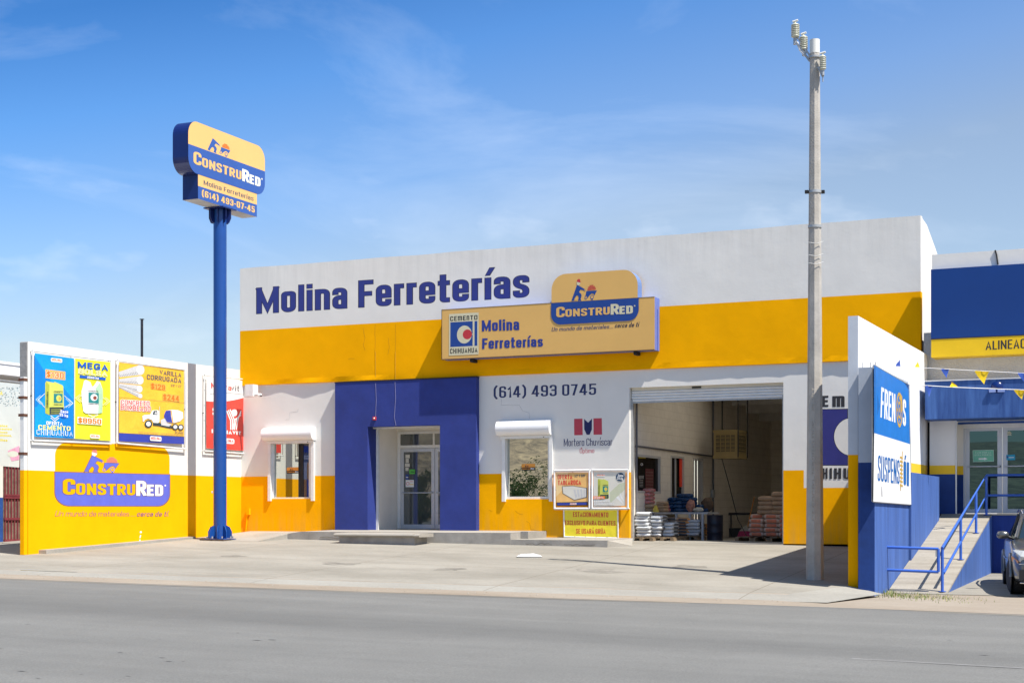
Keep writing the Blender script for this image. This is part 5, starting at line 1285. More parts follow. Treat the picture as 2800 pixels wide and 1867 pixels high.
# stamped writing
class FP:  # plane through the front flat of the shaft, measured along RT and up, tapering
    n = -FW; ax = 9
    def pt(s, a, b, off=0): 
        return Vector((Cp.x, Cp.y, b))+RT*a-FW*(prad(b)*1.04*math.cos(R(22.5))+.004+off)
d = Draw(FP(), base=0)
mst = mat('stamped_letter_concrete', (.355, .33, .29), .9, .05)
def vtext(txt, z0, z1, w_=.07, x0=0):
    d.text(txt, [(x0+w_/2, z0), (x0+w_/2, z1), (x0-w_/2, z1), (x0-w_/2, z0)], mst, t=.14, wide=1.1); d.k = 0
zz_ = lambda y: ppl.pt(2225, y).z
for txt, ya, yb in (('CFE', 1405, 1372), ('PCP', 1352, 1322), ('12-750', 1312, 1262), ('2010', 1238, 1205), ('DOS', 1178, 1150), ('12-167', 1105, 1060)):
    vtext(txt, zz_(ya+18), zz_(yb), x0=-.045)
d.build('stamped_marking', up)
# insulator arms and insulators: the post they rise from is part of the arm
def TP(x, y, dep=0): return PY(Cp.y).pt(*cvt(x, y)) + FW*dep
def insul(x, y_top, y_bot, hw, dep, nm=7):
    top = TP(x, y_top, dep); bot = TP(x, y_bot, dep); h = top.z-bot.z; r = (TP(x+hw, y_top, dep)-TP(x, y_top, dep)).length
    prof = [(r*.5, -.02), (r*.95, 0)]
    for k in range(nm):
        z = h*(k+.15)/nm; prof += [(r*.98, z), (r*1.0, z+h/nm*.38), (r*.72, z+h/nm*.5), (r*.70, z+h/nm*.95)]
    prof += [(r*.6, h), (r*.25, h+.02), (.012, h+.05), (0, h+.055)]
    mb = MB(); mb.lathe(bot, prof, Mins, 18); mb.tube([bot-Vector((0, 0, .12)), bot], .03, Mgalv, 8)
    mb.tube([top+Vector((-.05, 0, .05)), top+Vector((.05, 0, .07))], .02, Mpolecap, 6)
    mb.build('insulator', up)
Mins = mat('grey_glazed_porcelain', (.50, .50, .40), .25, .05, 4, spec=.6)
mb = MB()
a0, a1 = TP(490, 800), TP(250, 470)
for o_ in (0,):
    mb.tube([a0, a1], .028, Mgalv, 4, smooth=False); mb.tube([a0+UP*.10, a1+UP*.06+RT*.05], .024, Mgalv, 4, smooth=False)
mb.tube([TP(250, 540), TP(250, 440)], .03, Mgalv, 6); mb.tube([TP(420, 690), TP(425, 620)], .02, Mgalv, 6)
a2, a3 = TP(612, 920, -.1), TP(680, 1065, -.1); mb.tube([a2, a3], .03, Mgalv, 4, smooth=False); mb.tube([a3, TP(685, 985)], .02, Mgalv, 6); mb.tube([a3+UP*.02, a3-UP*.10], .012, Mgalv, 6)
z = TP(550, 740).z; mb.lathe((Cp.x, Cp.y, z-.02), [(.115, 0), (.115, .035)], Mgalv, 16)
mb.build('insulator_bracket', up)
insul(260, 215, 415, 66, 0); insul(400, 398, 605, 64, .05); insul(676, 750, 955, 52, -.12)
mb = MB(); pts = [TP(290, 500), TP(330, 620, .0), TP(420, 720), TP(500, 760)]; mb.tube(pts, .02, Mwhite, 6); mb.build('fibre_conduit', up)
# =================================================================== RIGHT BOUNDARY WALLS
# store side wall: long white wall at the right end of the front, yellow below
wa0, wa1 = W0-.27, W0+.0; YA = -7.6
fe = PY(YA)
xe0, xe1 = fe.pt(2319, 1400).x, fe.pt(2346, 1400).x
fR = PX(xe1)
za = fe.pt(2330, 864).z; zay = fe.pt(2330, 1243).z; zend = za-.05
wallR = thing('side_wall', (xe0, -4, .3), 'tall white and yellow dividing wall at the right end of the store front', 'wall')
Mwr = mat('bright_white_wall', (.80, .80, .80), .85, .03, 1.2, .003, 30, streak=True)
mb = MB(); mb.box(xe0, xe1, YA, -.06, -.1, zay, Myel, skip='t'); 
mb.box(xe0, xe1, YA, -.06, zay, za, mat('end_wall_pale_grey', (.53, .56, .60), .9, .05, 1.5, .002, 20), skip='b')
mb.build('wall_body', wallR)
# neighbour's colours on the far face of that wall: white, yellow stripe, blue
mb = MB()
ys0, ys1 = fR.pt(2494, 1300), fR.pt(2537, 1300)
zs1 = fR.pt(2515, 1269).z; zs0 = fR.pt(2515, 1294).z
mb.box(xe1, xe1+.004, YA+.02, -.06, -.1, zs0, Mnb2); mb.box(xe1, xe1+.004, YA+.02, -.06, zs0, zs1, Mny); mb.box(xe1, xe1+.004, YA+.02, -.06, zs1, za-.004, Mwr)
mb.build('painted_face', wallR)
# neighbour's shorter thick wall in front of it
YB = -7.85; fb = PY(YB)
xb0, xb1 = fb.pt(2347, 1400).x, fb.pt(2391, 1400).x
xb0 = max(xb0, xe1+.006)
zb_ = fb.pt(2370, 1004).z; zbb = fb.pt(2370, 1264).z; fBR = PX(xb1)
yB1 = fBR.pt(2484, 1380).y
wallB = thing('gate_wall', (xb0, -6, .1), 'shorter thick grey and blue wall end carrying the brake and suspension banner', 'wall')
mb = MB(); mb.box(xb0, xb1, YB, yB1, -.3, zbb, mat('gate_wall_shaded_blue', (.010, .042, .19), .8, .15, 2, .002, 30), skip='t'); mb.box(xb0, xb1, YB, yB1, zbb, zb_, mat('gate_wall_blue_grey', (.40, .44, .50), .9, .05, 1.5, .002, 20), skip='b'); mb.build('wall_body', wallB)  # blue darkened for the shaded end, the shade sits in its colour
mb = MB(); mb.box(xb1, xb1+.004, YB+.01, yB1, -.3, zb_-.55, Mnb2); mb.build('painted_face', wallB)
mb = MB()
for px_ in (2356, 2377, 2391): q = fb.pt(px_, 1002); mb.tube([(q.x, YB+.1, zb_-.02), (q.x, YB+.1, zb_+.10)], .006, Mdark, 5)
mb.build('rebar_stub', wallB)
# ramp side parapet (low blue wall running back to the platform)
y2 = fBR.pt(2562, 1350).y
zr_ = fBR.pt(2500, 1294).z; zr1 = fBR.pt(2562, 1303).z
mb = MB(); z0_ = -.2
mb.hexa([(xe1+.006, yB1+.03, z0_), (xb1+.05, yB1+.03, z0_), (xb1+.05, y2, z0_), (xe1+.006, y2, z0_), (xe1+.006, yB1+.03, zr_), (xb1+.05, yB1+.03, zr_), (xb1+.05, y2, zr1), (xe1+.006, y2, zr1)], Mnb2)
mb.build('low_wall', org=(xb1, -2, 0), label='low blue wall along the inner side of the concrete ramp', category='wall')

# brake and suspension banner on the gate wall
def poster7(d):
    pv = mat('banner_sky_blue', (.012, .18, .58), .4, .08, 3); wv_ = Mwvin
    d.poly([(188, 733), (495, 828), (485, 322), (188, 152)], pv)
    d.poly([(182, 1318), (507, 1345), (497, 828), (190, 733)], wv_)
    nv = mat('banner_print_blue', (.01, .13, .42), .45, .06, 4)
    d.poly([(190, 152), (204, 160), (200, 737), (190, 733)], nv); d.poly([(215, 400), (238, 500), (214, 585)], nv)
    d.text('FREN', [(242, 598), (370, 643), (370, 400), (250, 337)], wv_, t=.165, wide=.85)
    d.text('S', [(433, 665), (460, 678), (462, 450), (435, 436)], wv_, t=.19, wide=.9)
    gold = mat('brake_disc_gold', (.62, .38, .05), .4, .08, 8)
    d.polys([[(404+26*u, 534+150*v+u*14) for u, v in q] for q in ringp(0, 0, 1, .80, 30)], gold)
    d.polys([[(404+26*u, 534+150*v) for u, v in q] for q in ringp(0, 0, .5, .34, 24)]+[[(404+26*u, 534+150*v) for u, v in circ(.66*math.cos(R(a)), .66*math.sin(R(a)), .10, n=10)] for a in range(0, 360, 45)], gold)
    d.poly([(404+26*u, 534+150*v) for u, v in circ(0, 0, .16, n=12)], gold); d.poly([(408, 385), (428, 420), (432, 540), (420, 560), (418, 470), (405, 440)], gold)
    d.text('SUSPENS', [(217, 1142), (405, 1170), (405, 965), (222, 920)], nv, t=.135, wide=.8)
    d.text('Ó', [(440, 1178), (462, 1182), (462, 978), (440, 970)], nv, t=.2, wide=.75); d.text('N', [(468, 1184), (485, 1186), (487, 985), (468, 980)], nv, t=.2, wide=.7)
    d.polys(strokep([(415, 1222), (430, 890)], 5)+[[(409, 930+k*34), (433, 940+k*34), (433, 955+k*34), (409, 945+k*34)] for k in range(8)], gold)
    d.poly([(410, 1170), (421, 1172), (415, 1225)], gold)
    d.polys([[(245, 1190), (252, 1275), (262, 1275), (256, 1190)]], Msilv)
ps = Draw(PX(xb1+.05), conv(2330, 950, 3.136), base=0)
o = thing('shop_banner', (xb1+.05, -5.5, 3), 'blue and white vinyl banner reading FRENOS and SUSPENSIÓN on the gate wall', 'banner')
poster7(ps)
for v_ in ps.mb.v: v_.z += 0
ps.mb.face([ps.P(188, 152, -.03), ps.P(182, 1318, -.03), ps.P(507, 1345, -.03), ps.P(485, 322, -.03)], Mgalv)
ps.build('vinyl', o)
mb = MB(); cq = conv(2330, 950, 3.136); plb = PX(xb1+.028)
cr_ = [plb.pt(*cq(*p)) for p in ((188, 152), (485, 322), (507, 1345), (182, 1318))]
for i in range(4): mb.tube([cr_[i], cr_[(i+1) % 4]], .018, Mgalv, 6, smooth=False)
mb.build('backing_frame', o)

# =================================================================== NEIGHBOUR'S SHOP
nb = thing('tyre_workshop', (19, 0, 0), 'blue and white shop on the right with a blue fascia, yellow strip and glazed doors', 'building')
XL = W0+.32; ZP = PY(.1).pt(2700, 1404).z      # platform height
fF = PY(-.55)
fx0 = fF.pt(2545.5, 800).x; zf1 = fF.pt(2545, 737).z; zf0 = fF.pt(2547, 926).z; zy0 = fF.pt(2547, 977).z
mb = MB(); mb.box(fx0, 34, -.55, .0, zf0, zf1, Mfas); mb.build('fascia', nb)
mb = MB(); mb.box(fx0+.004, 34, -.545, .0, zy0, zf0-.02, Mfy); mb.box(fx0, 34, -.552, -.53, zf0-.02, zf0, Mbrown); mb.build('fascia_strip', nb)
fpz = PY(-.42); zp1 = fpz.pt(2547, 697).z
mb = MB(); mb.box(fx0-.0, 34, -.42, -.22, zf1+.002, zp1, Mwall)
q = fpz.pt(2725, 700); mb.tube([(q.x-.03, -.44, zp1+.005), (q.x, -.44, zf1+.25), (q.x+.03, -.44, zf1+.03)], .018, Mdark, 5); mb.build('parapet', nb)
zc0_ = PY(-1.12).pt(2530, 1146).z
mb = MB(); mb.box(W0+.06, 34, -.0, .2, zc0_, zf0+.2, Mstuc); mb.build('facade_wall', nb)
ZP_ = ZP; jx1_ = PY(.28).pt(2634, 1300).x
d = Draw(fF, conv(2500, 560, 3.137), base=-.003)
d.text('ALINEACIÓN', [(612, 1244), (612+322*1.52, 1244-14*1.55), (612+322*1.52, 1157-14*1.55), (612, 1171)], Mcharc, t=.15, wide=1.0)
d.build('fascia_lettering', nb)

# canopy
fc = PY(-1.12); cx0 = fc.pt(2529.5, 1100).x; zc1 = fc.pt(2530, 1041).z; zc0 = fc.pt(2530, 1146).z
mb = MB(); mb.box(cx0, 34, -1.12, -.003, zc0, zc1-.02, mat('canopy_blue_paint', (.018, .075, .30), .75, .22, 2.2, .002, 30, streak=True, col2=(.05, .13, .36))); mb.box(cx0-.01, 34, -1.14, -.003, zc1-.02, zc1+.005, mat('canopy_top_edge', (.6, .6, .6), .8, .1, 6)); mb.build('canopy', nb)
# wall under the canopy, left of the doors
fw_ = PY(-.30); wx0 = fw_.pt(2542, 1300).x; wx1 = fw_.pt(2612, 1300).x; zst1, zst0 = fw_.pt(2575, 1272).z, fw_.pt(2575, 1296).z
mb = MB()
mb.box(wx0, wx1, -.30, -.003, ZP-.6, zst0, MAT['gate_wall_shaded_blue']); mb.box(wx0, wx1, -.30, -.003, zst0, zst1, Mny); mb.box(wx0, wx1, -.30, -.003, zst1, zc0, Mwall)
mb.tube([(wx1+.02, -.31, ZP), (wx1+.02, -.31, zc0)], .018, Mframe, 6); mb.build('door_pier', nb)
fd = PY(.28); jx0, jx1 = wx1-.1, fd.pt(2634, 1300).x
mb = MB(); mb.box(jx0, jx1, .28, .4, ZP, zst0, MAT['gate_wall_shaded_blue']); mb.box(jx0, jx1, .28, .4, zst0, zst1, Mny); mb.box(jx0, jx1, .28, .4, zst1, zc0, Mwall)
ztf = fd.pt(2640, 1160).z
mb.box(wx1-.02, 34, .22, .4, ztf, zc0+.0, Mnb); mb.box(jx1, 34, .24, .4, ztf-.09, ztf, Mframe); mb.build('door_recess', nb)
dd = bpy.data.objects.new('glazed_double_door', None); COL.objects.link(dd); dd.parent = nb; dd.location = (jx1-19, .28, ZP)
def xd(px): return PY(.30).pt(px, 1300).x
zdt = PY(.30).pt(2690, 1168).z
mb = MB(); mb.box(jx1, xd(2640), .29, .38, ZP, zdt+.03, Malu); mb.box(xd(2640), 34, .29, .38, zdt, zdt+.05, Malu); mb.build('door_frame', dd)
lw = xd(2740)-xd(2641)
for k in range(3):
    a = xd(2641)+k*(lw+.01); b2 = a+lw; mb = MB(); st = .13 if k != 1 else .12; yy = .30
    g0_, g1_ = a+.085, b2-.10
    if k == 1: g0_, g1_ = a+.11, b2-.085
    mb.box(a, g0_, yy, yy+.05, ZP+.01, zdt-.01, Malu); mb.box(g1_, b2, yy, yy+.05, ZP+.01, zdt-.01, Malu)
    zt_g = PY(.3).pt(2690, 1178).z; zb_g = PY(.3).pt(2690, 1391).z
    mb.box(g0_, g1_, yy, yy+.05, zt_g, zdt-.01, Malu); mb.box(g0_, g1_, yy, yy+.05, ZP+.01, zb_g, Malu); mb.build('door_leaf', dd)
    mb = MB(); mb.face([(g0_, yy-.005, zb_g), (g1_, yy+.045, zb_g), (g1_, yy+.045, zt_g), (g0_, yy-.005, zt_g)], Mtint); mb.build('door_pane', dd)
    mb = MB(); zh = PY(.3).pt(2690, 1275).z; mb.tube([(a+.04, yy-.05, zh), (b2-.04, yy-.05, zh)], .016, Malu, 8); mb.box(b2-.07, b2-.03, yy-.05, yy, zh-.02, zh+.02, Mdark); mb.build('push_bar', dd)
mb = MB(); mb.box(b2+.03, 34, .20, .4, ZP, zc0-.002, Mwall); mb.build('facade_wall', nb)
d = Draw(PY(.290), conv(2560, 1150, 5.225), base=.002)
mg = mat('mint_notice', (.16, .48, .32), .5, .04); mg2 = mat('mint_notice_print', (.45, .66, .55), .5, .04)
d.poly([(526, 588), (825, 582), (822, 415), (520, 420)], mg2); d.poly([(532, 580), (819, 575), (816, 422), (527, 427)], mg)
d.text('PASE POR LA', [(555, 468), (782, 464), (782, 440), (555, 444)], mg2, t=.2, wide=1.1); d.text('OTRA PUERTA', [(548, 502), (790, 498), (790, 474), (548, 478)], mg2, t=.2, wide=1.1)
d.polys([[(605, 535), (685, 533), (685, 522), (735, 543), (685, 563), (685, 553), (605, 555)]], Mwvin); d.build('notice', nb)
d = Draw(PY(.290), conv(2560, 1150, 5.225), base=.002)
d.poly([(1000, 486), (1126, 482), (1128, 560), (1003, 562)], mat('cyan_notice', (.02, .32, .50), .5, .05)); d.poly([(1005, 505), (1030, 504), (1030, 530), (1005, 531)], Msb); d.poly([(1035, 520), (1110, 518), (1110, 528), (1035, 530)], Mwvin); d.build('notice', nb)
d = Draw(PY(.290), conv(2560, 1150, 5.225), base=.002); d.poly([(1012+62*0, 192), (1074, 192)]+[(1043+31*math.cos(R(a)), 188-40*math.sin(R(a))) for a in range(0, 181, 15)], mat('pale_decal', (.5, .5, .36), .5, .04)); d.poly([(1012, 200), (1076, 198), (1074, 208), (1014, 210)], Mpaper); d.build('decal', nb)
# platform and its blue front
fpf = PY(-.30); ppx = fpf.pt(2713, 1450).x
mb = MB(); mb.box(W0+.05, 34, -.30, 1.2, ZP-.035, ZP-.001, Mramp); mb.build('porch_slab', nb)
mb = MB(); mb.box(ppx-.6, 34, -.28, .5, .0, ZP-.036, mat('porch_front_blue', (.012, .04, .22), .75, .16, 3, .002, 30, streak=True)); mb.build('porch_front', nb)
# side windows of the neighbour are out of frame; dark joint between the two buildings
mb = MB(); mb.box(W0+.02, XL-.05, .25, .5, .3, 5.6, Mdark); mb.build('expansion_gap', nb)
# emergency: wall lamp on the canopy
q = fc.pt(2726, 1052); mb = MB(); mb.lathe((q.x, -1.12, q.z-.05), [(.0, -.06), (.10, -.04), (.13, .0)], mat('lamp_dome_blue', (.004, .02, .12), .25, .05), 18, (0, 1, 0)); mb.box(q.x-.16, q.x-.02, -1.17, -1.12, q.z-.16, q.z-.09, mat('lamp_pale_blue', (.25, .33, .62), .4, .05)); mb.box(q.x+.02, q.x+.16, -1.17, -1.12, q.z-.16, q.z-.09, MAT['lamp_pale_blue'])
mb.build('twin_lamp', org=(q.x, -1.12, q.z), label='small dark blue twin lamp on the blue canopy front', category='lamp')

# =================================================================== RAMP AND RAILINGS
ra = thing('access_ramp', (19.4, -3.5, 0), 'steep broom-finished concrete ramp with blue sides rising to the right-hand shop', 'ramp')
xr0, xr1 = xb1+.012, PY(-.3).pt(2712, 1409).x
yr0 = None
def on_x(px, py, x): return PX(x).pt(px, py)
pbot = on_x(2590, 1627, xr1); yr0 = pbot.y; zr0 = max(lot2(xr1, yr0), pbot.z)
print('ramp', xr0, xr1, yr0, zr0, ZP)
def rz(y): return zr0+(ZP-.002-zr0)*max(0, min(1, (y-yr0)/(-.30-yr0)))
mb = MB(); mb.hexa([(xr0, yr0, -.4), (xr1, yr0, -.4), (xr1, -.30, -.4), (xr0, -.30, -.4), (xr0, yr0, zr0-.03), (xr1, yr0, zr0-.03), (xr1, -.30, ZP-.033), (xr0, -.30, ZP-.033)], Mnb2); mb.build('ramp_side', ra)
mb = MB(); N_ = 40
V = []; 
for i in range(N_+1):
    y = yr0+(-.30-yr0)*i/N_
    for x in (xr0-.0, xr1): V.append((x, y, rz(y)-.001+(.004 if i % 2 else 0)))
mb.raw(V, [(2*i, 2*i+1, 2*i+3, 2*i+2) for i in range(N_)], Mramp)
mb.face([(xr1, yr0, zr0-.03), (xr1, yr0, zr0), (xr0, yr0, zr0), (xr0, yr0, zr0-.03)][::-1], Mramp)
mb.face([(xr1+.001, yr0, zr0-.03), (xr1+.001, -.30, ZP-.033), (xr1+.001, -.30, ZP-.002), (xr1+.001, yr0, zr0)], Mramp)
mb.build('ramp_deck', ra)
# sloped handrails on posts
xh_ = xr1-.10; RTU = .027
hr = thing('handrail', (xh_, -3.5, .5), 'blue tubular double handrail climbing the right edge of the ramp and turning along the porch', 'railing')
P_h = lambda px, py: on_x(px, py, xh_)
tA, tB = P_h(2576, 1498), P_h(2705, 1299); lA, lB = P_h(2580, 1566), P_h(2708, 1354)
yp0 = P_h(2579, 1560).y
def lerp_y(a, b, y): return a.z+(b.z-a.z)*(y-a.y)/(b.y-a.y)
yend = P_h(2706, 1390).y
print('rail', tA, tB, lA, lB, yend)
yTop = -.42
zT, zL_ = lerp_y(tA, tB, yTop), lerp_y(lA, lB, yTop)
zT = PY(yTop).pt(2706, 1299).z; zL_ = PY(yTop).pt(2706, 1354).z
T0, T1 = Vector((xh_, tA.y, tA.z)), Vector((xh_, yTop, zT)); L0, L1 = Vector((xh_, lA.y, lA.z)), Vector((xh_, yTop, zL_))
mb = MB(); mb.tube([T0, T1, (33, yTop, zT)], RTU, Mrail, 10); mb.build('top_rail', hr)
mb = MB(); mb.tube([L0, L1, (33, yTop, zL_)], RTU, Mrail, 10); mb.build('mid_rail', hr)
for k, y in enumerate((T0.y+.02, -4.55, -2.65, yTop)):
    if k: 
        pass
ypx = [P_h(2627, 1480).y, P_h(2669, 1440).y]
for y in (T0.y+.03, ypx[0], ypx[1], yTop):
    zt_ = T0.z+(T1.z-T0.z)*(y-T0.y)/(T1.y-T0.y)
    mb = MB(); mb.tube([(xh_, y, rz(y)-.0), (xh_, y, zt_)], RTU, Mrail, 10); mb.lathe((xh_, y, rz(y)), [(.07, 0), (.07, .012)], Mrail, 10); mb.build('post', hr)
for xx in (23.5, 26.5):
    mb = MB(); mb.tube([(xx, yTop, ZP), (xx, yTop, zT)], RTU, Mrail, 10); mb.build('post', hr)
# barrier gate across the ramp foot
yg = yr0+.02
G = lambda px, py: PY(yg).pt(px, py)
gt = thing('barrier_gate', (xr0+.1, yg, zr0), 'low blue tubular swing barrier closed across the foot of the ramp', 'gate')
a, b2, c, e = G(2396, 1494), G(2566, 1500), G(2566, 1563), G(2396, 1556)
mb = MB(); mb.tube([a, b2], RTU, Mrail, 10); mb.tube([a*.0+G(2396, 1556), c], RTU, Mrail, 10); mb.tube([b2, c], RTU, Mrail, 10); mb.build('gate_frame', gt)
mb = MB(); z0g = zr0; mb.tube([(a.x, yg, z0g-.1), (a.x, yg, a.z+.02)], RTU*1.1, Mrail, 10); mb.build('hinge_post', gt)
mb = MB(); mb.box(b2.x-.05, b2.x-.01, yg-.02, yg+.02, b2.z-.14, b2.z-.03, Mgalv); mb.build('latch', gt)

# grass tufts at the foot of the ramp
gm = mat('dry_green_grass', (.16, .22, .035), .8, .3, 8); gm2 = mat('straw_grass', (.42, .36, .14), .8, .2, 8)
mb = MB(); rr = random.Random(11)
for i in range(1100):
    px_ = rr.triangular(2380, 2720, 2470); 
    if px_ > 2600 and rr.random() < .5: continue
    py_ = 1618+(px_-2385)*.062+rr.gauss(0, 5); p = ground_pt(px_, py_+4, lambda x, y: roadz(x)+.05)
    h = rr.uniform(.03, .10)*(1.3 if px_ < 2450 else .6); a = rr.uniform(0, 6.28); l = rr.uniform(-.5, .5)*h
    dx_ = Vector((math.cos(a), math.sin(a), 0))*.006; tip = p+Vector((l, rr.uniform(-.5, .5)*h, h))
    mb.face([p-dx_, p+dx_, tip], gm if rr.random() < .72 else gm2)
mb.build('grass_tufts', kind='stuff', label='thin green and straw grass growing at the foot of the ramp')

# =================================================================== BUNTING
def bunting(label, pts, flags, rope_r=.006):
    """pts: world rope points; flags: (parameter, size, colour, shape)"""
    o = thing('pennant_string', pts[0], label, 'bunting', 'pennant strings across the right-hand shop')
    def at(s):
        Ls = [0]
        for i in range(1, len(pts)): Ls.append(Ls[-1]+(pts[i]-pts[i-1]).length)
        t = s*Ls[-1]
        for i in range(1, len(pts)):
            if t <= Ls[i]+1e-6: return pts[i-1]+(pts[i]-pts[i-1])*((t-Ls[i-1])/(Ls[i]-Ls[i-1])), (pts[i]-pts[i-1]).normalized()
    mb = MB(); mb.tube(pts, rope_r, Mwhite, 5); mb.build('cord', o)
    for s_, w_, h_, m, k in flags:
        p, dr = at(s_); N = 5; V = []; Fs = []
        for i in range(N+1):
            for j in range(N+1-i):
                u = (j+.5*i)/N-.5; v = i/N
                q = p+dr*(w_*u+k[0]*v*v)+Vector((0, 0, -h_*v))+Vector((0, k[1]*math.sin(v*2.4)*w_+.03*math.sin(u*7+v*3), 0))
                if k[2]: q.z += h_*v*k[2]
                V.append(q)
        idx = {}; n = 0
        for i in range(N+1):
            for j in range(N+1-i): idx[(i, j)] = n; n += 1
        for i in range(N):
            for j in range(N-i):
                Fs.append((idx[(i, j)], idx[(i+1, j)], idx[(i, j+1)]))
                if j+1 <= N-i-1: Fs.append((idx[(i, j+1)], idx[(i+1, j)], idx[(i+1, j+1)]))
        mb = MB(); mb.raw(V, Fs, m, True); mb.build('pennant', o)
mfy = mat('pennant_yellow', (.82, .55, .01), .55, .05, 6); mfb = mat('pennant_blue', (.03, .08, .36), .55, .08, 6)
cb = conv(2280, 850, 2.85)
def B(x, y, t): return PY(t).pt(*cb(x, y))
r1 = [B(322, 425, -7.3), B(480, 432, -6.2), B(740, 445, -4.2), B(1010, 460, -3.0), B(1482, 485, -2.3), Vector((31, -1.2, 4.6))]
def plen(L): return sum((L[i]-L[i-1]).length for i in range(1, len(L)))
UQ = plen(r1[:-1])/plen(r1)
bunting('upper pennant string with a large yellow pennant hanging in front of the blue canopy', r1, [(UQ*.22, .30, .20, mfb, (.12, .1, 1.75)), (UQ*.42, .32, .16, mfy, (0, .1, 1.8)), (UQ*.65, .32, .18, mfb, (.05, .1, 0)), (UQ*.84, .33, .27, mfy, (.05, .1, 0)), (UQ*1.0, .30, .22, mfb, (.05, 0, 0)), (UQ*1.25, .3, .24, mfy, (0, .1, 0)), (UQ*1.5, .3, .24, mfb, (0, .1, 0))])
r2 = [B(322, 428, -7.25), B(585, 575, -4.2), B(700, 580, -3.6), B(950, 595, -2.6), B(1482, 615, -2.0), Vector((31, -1.2, 4.2))]
VQ = plen(r2[:-1])/plen(r2)
bunting('lower pennant string with a bent yellow pennant lying over its cord', r2, [(VQ*.38, .17, .17, mfy, (.03, 0, 0)), (VQ*.62, .26, .23, mfb, (.0, .1, 0)), (VQ*.76, .32, .14, mfy, (-.1, .1, 1.85)), (VQ*.985, .26, .2, mfy, (.05, .1, 0)), (VQ*1.3, .3, .24, mfb, (0, .1, 0))], .009)

# =================================================================== WAREHOUSE INSIDE
wh = thing('warehouse_room', (12, 4, .7), 'dim white block warehouse room behind the open roll-up door', 'room')
xi0 = dx0-.004
fI = PX(xi0); DB = 13.0; FZ = .86
zr_f = fI.pt(1988, 1075); zr_b = fI.pt(2107, 1145)
slope = (zr_b.z-zr_f.z)/(zr_b.y-zr_f.y); roofz = lambda y: zr_f.z+slope*(y-zr_f.y)
DB = zr_b.y
print('interior', xi0, zr_f, zr_b, slope)
def blockmat():
    m = MAT['interior_block_paint']; t = m.node_tree; b = t.nodes['Principled BSDF']
    br = t.nodes.new('ShaderNodeTexBrick'); br.inputs['Scale'].default_value = 1; br.inputs['Brick Width'].default_value = .42; br.inputs['Row Height'].default_value = .21; br.inputs['Mortar Size'].default_value = .008; br.offset = .5
    br.inputs['Color1'].default_value = br.inputs['Color2'].default_value = (1, 1, 1, 1); br.inputs['Mortar'].default_value = (.88, .87, .85, 1)
    tcn = t.nodes.new('ShaderNodeTexCoord'); s = t.nodes.new('ShaderNodeSeparateXYZ'); cmb = t.nodes.new('ShaderNodeCombineXYZ'); ad = t.nodes.new('ShaderNodeMath'); ad.operation = 'ADD'
    t.links.new(tcn.outputs['Object'], s.inputs[0]); t.links.new(s.outputs[0], ad.inputs[0]); t.links.new(s.outputs[1], ad.inputs[1]); t.links.new(ad.outputs[0], cmb.inputs[0]); t.links.new(s.outputs[2], cmb.inputs[1]); t.links.new(cmb.outputs[0], br.inputs[0])
    mm = t.nodes.new('ShaderNodeMixRGB'); mm.blend_type = 'MULTIPLY'; mm.inputs[0].default_value = 1
    src = b.inputs['Base Color'].links[0].from_socket; t.links.new(src, mm.inputs[1]); t.links.new(br.outputs[0], mm.inputs[2]); t.links.new(mm.outputs[0], b.inputs['Base Color'])
blockmat()
# side (partition) wall with its window and two doorways cut out
ops = []
def op(xa, xb, ya, yb): a = fI.pt(xa, ya); b = fI.pt(xb, yb); return (a.y, b.y, b.z, a.z)
win = op(1738, 1806, 1238, 1346); win = (win[0], win[1], fI.pt(1770, 1348).z, fI.pt(1770, 1244).z)
dr1 = (fI.pt(1834, 1400).y, fI.pt(1870, 1400).y, fI.pt(1850, 1375).z, fI.pt(1850, 1246).z)
dr2 = (fI.pt(1895, 1400).y, fI.pt(1922, 1400).y, .8, fI.pt(1908, 1252).z)
mb = MB(); ycur = TH+.012
for (a, b2, z0_, z1_) in (win, dr1, dr2):
    mb.box(xi0-.15, xi0, ycur, a, FZ, 7, Mint); mb.box(xi0-.15, xi0, a, b2, z1_, 7, Mint)
    if z0_ > FZ+.1: mb.box(xi0-.15, xi0, a, b2, FZ, z0_, Mint)
    ycur = b2
mb.box(xi0-.15, xi0, ycur, DB, FZ, 7, Mint); mb.build('side_wall', wh)
mb = MB(); mb.box(xi0-.15, W0-.25, DB, DB+.15, FZ, 7, Mint); mb.build('back_wall', wh)
mb = MB(); mb.box(W0-.42, W0-.25, TH+.012, DB, FZ, 7, Mint); mb.build('side_wall', wh)
mb = MB(); mb.box(xi0-4.5, W0-.25, .0, DB, FZ-.3, FZ, mat('warehouse_floor', (.30, .28, .25), .8, .15, 1.5)); mb.build('room_floor', wh)
mb = MB(); mrd = mat('roof_deck', (.30, .29, .27), .7, .15, 4); RX = (xi0-4.5, xi0+1.0, xi0+5.2, W0-.25); RY = (TH+.02, 1.2, 5.8, DB)
for i in range(3):
    for j in range(3):
        if i == 1 and j == 1: continue
        a, b2, c, e = RX[i], RX[i+1], RY[j], RY[j+1]
        mb.hexa([(a, c, roofz(c)), (b2, c, roofz(c)), (b2, e, roofz(e)), (a, e, roofz(e)), (a, c, roofz(c)+.06), (b2, c, roofz(c)+.06), (b2, e, roofz(e)+.06), (a, e, roofz(e)+.06)], mrd)
mb.build('roof_deck', wh)
mb = MB(); sky_ = bpy.data.materials.new('added_rooflight_sheet'); sky_.use_nodes = True; t_ = sky_.node_tree; t_.nodes.remove(t_.nodes['Principled BSDF']); tr_ = t_.nodes.new('ShaderNodeBsdfTranslucent'); tr_.inputs[0].default_value = (.46, .43, .37, 1); t_.links.new(tr_.outputs[0], t_.nodes['Material Output'].inputs[0])
RLX = (xi0+1.0, xi0+5.2); RLY = (1.2, 5.8)
